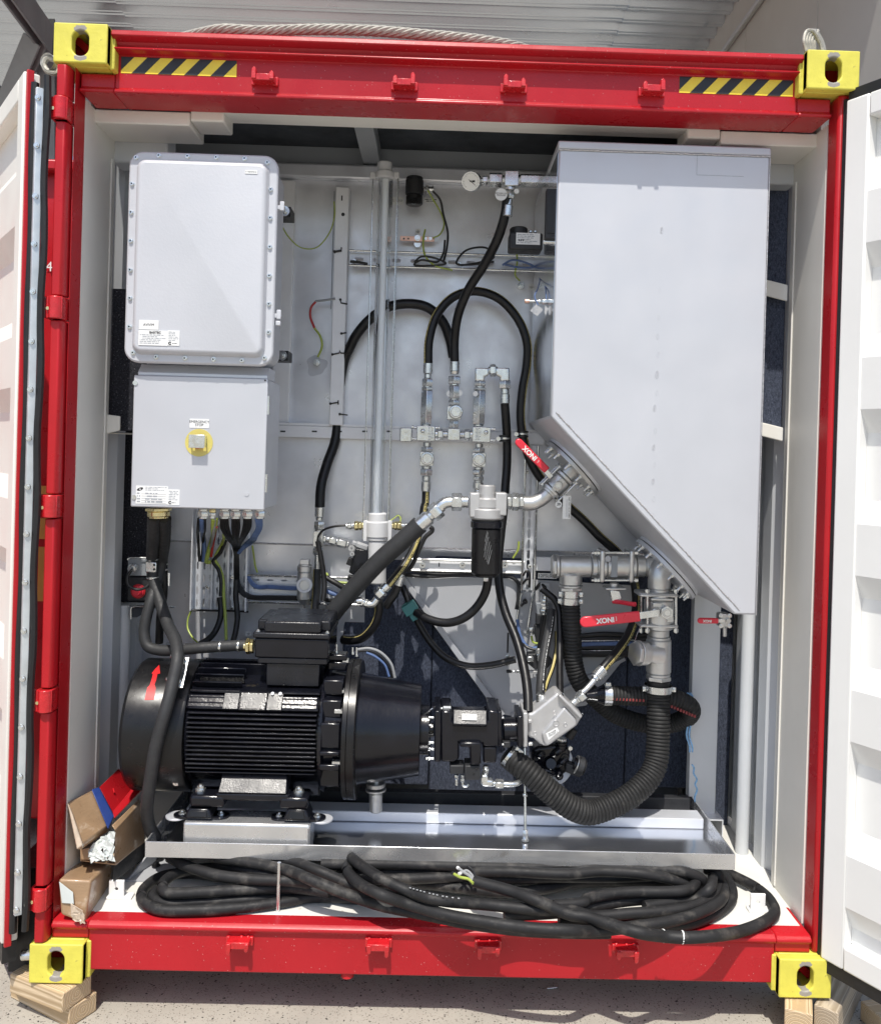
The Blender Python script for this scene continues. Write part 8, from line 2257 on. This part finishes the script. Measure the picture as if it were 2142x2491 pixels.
# right loops
turn([(11, 1600, 850, L2), (11, 1782, 830, L2), (12, 60, 790, L2), (12, 200, 757, L2), (12, 360, 745, L2), (12, 520, 745, L2), (12, 640, 735, L2), (12, 700, 690, L2), (12, 660, 640, L2)])
turn([(11, 1300, 910, L1), (11, 1600, 895, L1), (12, 0, 850, L1), (12, 180, 815, L1), (12, 380, 790, L1), (12, 600, 782, L1), (12, 760, 755, L1), (12, 840, 700, L1), (12, 830, 640, L2), (12, 760, 610, L2)])
turn([(12, -100, 915, L0), (12, 80, 905, L0), (12, 260, 885, L0), (12, 400, 870, L0), (12, 560, 870, L0), (12, 720, 850, L0), (12, 860, 800, L0), (12, 905, 720, L0), (12, 880, 660, L0)])
turn([(12, 340, 955, L0), (12, 480, 940, L0), (12, 640, 935, L0), (12, 760, 900, L0), (12, 870, 835, L0), (12, 915, 770, L0), (12, 900, 700, L0), (12, 850, 640, L0)])
turn([(11, 300, 640, L2), (11, 700, 650, L2), (11, 1000, 655, L2), (11, 1300, 690, L2), (11, 1600, 680, L2), (12, 0, 660, L2), (12, 250, 660, L2), (12, 450, 650, L2), (12, 620, 640, L2)])
turn([(11, 500, 720, L1), (11, 800, 720, L1), (11, 1050, 745, L1), (11, 1300, 770, L1), (11, 1600, 740, L1), (12, 0, 690, L1), (12, 300, 685, L1), (12, 560, 690, L1)])
turn([(11, 200, 600, L3), (11, 600, 600, L3), (11, 1000, 610, L3), (11, 1400, 620, L3), (11, 1700, 615, L3), (12, 200, 622, L3), (12, 500, 615, L3), (12, 640, 630, L3), (12, 740, 680, L2), (12, 700, 730, L1)])
turn([(11, 900, 655, L2), (11, 1300, 645, L3), (12, -60, 640, L3), (12, 150, 625, L3), (12, 400, 640, L3), (12, 620, 690, L2), (12, 720, 740, L1)])
turn([(12, 400, 830, L1), (12, 520, 810, L1), (12, 700, 785, L1), (12, 780, 730, L2), (12, 800, 660, L2)])
# cut cores at the free end
for mt_, pts in (('w_grey', [(1122, 705), (1105, 665), (1075, 640), (1040, 655)]), ('w_green', [(1115, 715), (1085, 690), (1040, 680), (1000, 660)]), ('w_black', [(1128, 700), (1118, 650), (1080, 615), (1048, 600)]), ('w_grey', [(1118, 710), (1092, 672), (1060, 650), (1030, 628)])):
    p = [floorpt(11, x, y, L3 + .004) for x, y in pts]
    MB().tube(spline(p, 6), .0046, 8).build('cable_core', M[mt_], coil)
    d_ = (p[-1] - p[-2]).normalized()
    MB().cyl(p[-1], p[-1] + d_ * .009, .0052, None, 10).build('core_cap', M['rubber' if mt_ == 'w_green' else 'label'], coil)
# print along two turns
for pts, z_ in (([(720, 775), (850, 812), (960, 835), (1090, 850)], L3), ):
    q = resample(spline([floorpt(11, x, y, z_) for x, y in pts], 10), .006)
    ink = MB(); i = 1
    while i < len(q) - 4:
        ink.tube([p + Vector((0, -.0012, .0186)) * 1.0 for p in q[i:i + 2]], .0018, 4); i += random.choice((2, 2, 3))
    ink.build('cable_print', M['w_grey'], coil, smooth=0)['kind'] = 'stuff'

# ------------------------------------------------------------------ packages stacked in the left corner
def hexa(k, front, back, d0, d1):
    f = [w(k, x, y, d0) for x, y in front]; b = [w(k, x, y, d1) for x, y in back]
    return MB().add(f + b, [(0, 1, 2, 3), (7, 6, 5, 4), (1, 0, 4, 5), (2, 1, 5, 6), (3, 2, 6, 7), (0, 3, 7, 4)])


def hexa_m(k, fr, bk):
    f = [w(k, *q) for q in fr]; b = [w(k, *q) for q in bk]
    return MB().add(f + b, [(0, 1, 2, 3), (7, 6, 5, 4), (1, 0, 4, 5), (2, 1, 5, 6), (3, 2, 6, 7), (0, 3, 7, 4)])


bx = thing('cardboard_package', 'long cardboard package wrapped in clear film standing on the left end of the sill', 'package', w(10, 520, 800, .05), 'wrapped packages in the left corner')
pk = hexa_m(10, [(352, 690, .02), (550, 700, .03), (512, 962, .03), (365, 905, .02)], [(480, 572, .26), (676, 575, .27), (668, 810, .27), (480, 790, .26)])
pk.build('package_body', M['cardboard'], bx, bevel=.008, seg=3)
hexa_m(10, [(356, 705, .017), (440, 770, .018), (445, 840, .018), (372, 835, .017)], [(356, 705, .0195), (440, 770, .021), (445, 840, .021), (372, 835, .0195)]).build('white_wrap', M['paper'], bx, bevel=.001)
hexa_m(10, [(425, 835, .016), (500, 880, .018), (500, 930, .018), (425, 905, .016)], [(425, 835, .024), (500, 880, .026), (500, 930, .026), (425, 905, .024)]).build('loose_film', M['film'], bx, bevel=.002)
# crumpled film over the front end
rnd2 = random.Random(5)
def crumple(k, quad, nx_, ny_, amp, mt_, par, nm):
    P_ = [w(k, *q) for q in quad]
    vs = []
    for j in range(ny_ + 1):
        for i in range(nx_ + 1):
            u_, v_ = i / nx_, j / ny_
            p = P_[0].lerp(P_[1], u_).lerp(P_[3].lerp(P_[2], u_), v_)
            vs.append(p + Vector((rnd2.uniform(-amp, amp), rnd2.uniform(-amp, 0), rnd2.uniform(-amp, amp))))
    fs = [(j * (nx_ + 1) + i, j * (nx_ + 1) + i + 1, (j + 1) * (nx_ + 1) + i + 1, (j + 1) * (nx_ + 1) + i) for j in range(ny_) for i in range(nx_)]
    o = MB().add(vs, fs).build(nm, M[mt_], par, smooth=0)
    s = o.modifiers.new('thickness', 'SOLIDIFY'); s.thickness = .0006
    return o


crumple(10, [(440, 860, .012), (500, 890, .012), (515, 965, .014), (430, 930, .012)], 6, 6, .004, 'film', bx, 'loose_film')
up_ = thing('wrapped_beam', 'red steel beam with its end wrapped in cardboard and navy tape', 'package', w(10, 530, 330, .12), 'wrapped packages in the left corner')
hexa_m(10, [(402, 225, .12), (480, 375, .06), (462, 515, .08), (440, 480, .13)], [(560, 160, .22), (645, 335, .18), (650, 385, .20), (600, 340, .26)]) if False else None
MB().add([w(10, 402, 225, .10), w(10, 552, 150, .22), w(10, 648, 385, .18), w(10, 462, 512, .06), w(10, 428, 250, .16), w(10, 575, 180, .28), w(10, 668, 395, .24), w(10, 490, 515, .12)],
         [(0, 1, 2, 3), (7, 6, 5, 4), (1, 0, 4, 5), (2, 1, 5, 6), (3, 2, 6, 7), (0, 3, 7, 4)]).build('cardboard_wrap', M['cardboard'], up_, bevel=.010, seg=3)
MB().add([w(10, 402, 222, .095), w(10, 430, 285, .085), w(10, 498, 485, .055), w(10, 462, 514, .052), w(10, 420, 235, .12), w(10, 450, 300, .12), w(10, 510, 500, .09), w(10, 475, 515, .09)],
         [(0, 1, 2, 3), (7, 6, 5, 4), (1, 0, 4, 5), (2, 1, 5, 6), (3, 2, 6, 7), (0, 3, 7, 4)]).build('film_end', M['film'], up_, bevel=.004)
MB().add([w(10, 550, 150, .205), w(10, 596, 136, .235), w(10, 686, 310, .20), w(10, 650, 392, .165), w(10, 560, 165, .285), w(10, 606, 150, .30), w(10, 700, 325, .27), w(10, 665, 400, .24)],
         [(0, 1, 2, 3), (7, 6, 5, 4), (1, 0, 4, 5), (2, 1, 5, 6), (3, 2, 6, 7), (0, 3, 7, 4)]).build('tape_band', M['blue_tape'], up_, bevel=.003)
MB().add([w(10, 598, 136, .245), w(10, 716, 22, .42), w(10, 790, 140, .40), w(10, 680, 290, .22), w(10, 606, 150, .27), w(10, 722, 40, .45), w(10, 796, 150, .43), w(10, 690, 300, .26)],
         [(0, 1, 2, 3), (7, 6, 5, 4), (1, 0, 4, 5), (2, 1, 5, 6), (3, 2, 6, 7), (0, 3, 7, 4)]).build('beam_web', M['red_clean'], up_, bevel=.002)
MB().add([w(10, 678, 285, .215), w(10, 795, 138, .39), w(10, 858, 146, .39), w(10, 688, 326, .195), w(10, 680, 292, .24), w(10, 797, 145, .42), w(10, 860, 152, .42), w(10, 690, 332, .22)],
         [(0, 1, 2, 3), (7, 6, 5, 4), (1, 0, 4, 5), (2, 1, 5, 6), (3, 2, 6, 7), (0, 3, 7, 4)]).build('beam_flange', M['red_clean'], up_, bevel=.002)
for x, y, dx, dy in ((682, 145, 6, 25), (665, 185, 8, 20), (680, 180, 14, 24), (698, 200, 10, 14), (672, 165, -4, 10)):
    MB().tube([w(10, x, y, .30), w(10, x + dx, y + dy, .285)], .0022, 6).build('cast_mark', M['red_bracket'], up_)
ob = thing('open_carton', 'open long cardboard carton stuffed with white paper lying beside the wrapped beam', 'box', w(10, 700, 450, .2), 'wrapped packages in the left corner')
MB().add([w(10, 692, 395, .13), w(10, 852, 225, .34), w(10, 868, 460, .34), w(10, 690, 605, .13), w(10, 700, 400, .145), w(10, 858, 232, .355), w(10, 872, 462, .355), w(10, 698, 608, .145)],
         [(0, 1, 2, 3), (7, 6, 5, 4), (1, 0, 4, 5), (2, 1, 5, 6), (3, 2, 6, 7), (0, 3, 7, 4)]).build('carton_side', M['cardboard'], ob, bevel=.001)
MB().add([w(10, 672, 365, .125), w(10, 835, 208, .34), w(10, 855, 228, .335), w(10, 695, 398, .12), w(10, 672, 372, .14), w(10, 835, 215, .36), w(10, 855, 235, .36), w(10, 695, 404, .14)],
         [(0, 1, 2, 3), (7, 6, 5, 4), (1, 0, 4, 5), (2, 1, 5, 6), (3, 2, 6, 7), (0, 3, 7, 4)]).build('carton_flap', M['cardboard'], ob, bevel=.004)
MB().add([w(10, 482, 512, .15), w(10, 540, 500, .15), w(10, 540, 575, .15), w(10, 484, 575, .15), w(10, 500, 480, .4), w(10, 560, 470, .4), w(10, 560, 545, .4), w(10, 500, 545, .4)],
         [(0, 1, 2, 3), (7, 6, 5, 4), (1, 0, 4, 5), (2, 1, 5, 6), (3, 2, 6, 7), (0, 3, 7, 4)]).build('carton_side', M['cardboard'], ob, bevel=.002)
MB().add([w(10, 484, 575, .16), w(10, 690, 600, .14), w(10, 872, 462, .36), w(10, 640, 440, .42), w(10, 484, 582, .16), w(10, 690, 607, .14), w(10, 872, 468, .36), w(10, 640, 446, .42)],
         [(0, 1, 2, 3), (7, 6, 5, 4), (1, 0, 4, 5), (2, 1, 5, 6), (3, 2, 6, 7), (0, 3, 7, 4)]).build('carton_base', M['cardboard'], ob)
crumple(10, [(525, 525, .14), (610, 440, .15), (690, 400, .15), (600, 520, .13)], 7, 6, .008, 'paper', ob, 'white_paper')
crumple(10, [(605, 440, .14), (692, 395, .14), (690, 580, .135), (635, 565, .125)], 7, 7, .008, 'paper', ob, 'white_paper')
crumple(10, [(530, 520, .13), (600, 510, .13), (640, 560, .12), (560, 585, .12)], 6, 6, .007, 'paper', ob, 'white_paper')
MB().add([w(10, 690, 500, .16), w(10, 868, 400, .36), w(10, 868, 560, .36), w(10, 680, 705, .14), w(10, 700, 505, .19), w(10, 872, 405, .39), w(10, 872, 565, .39), w(10, 690, 710, .17)],
         [(0, 1, 2, 3), (7, 6, 5, 4), (1, 0, 4, 5), (2, 1, 5, 6), (3, 2, 6, 7), (0, 3, 7, 4)]).build('black_tray', M['blackbox'], ob, bevel=.002)
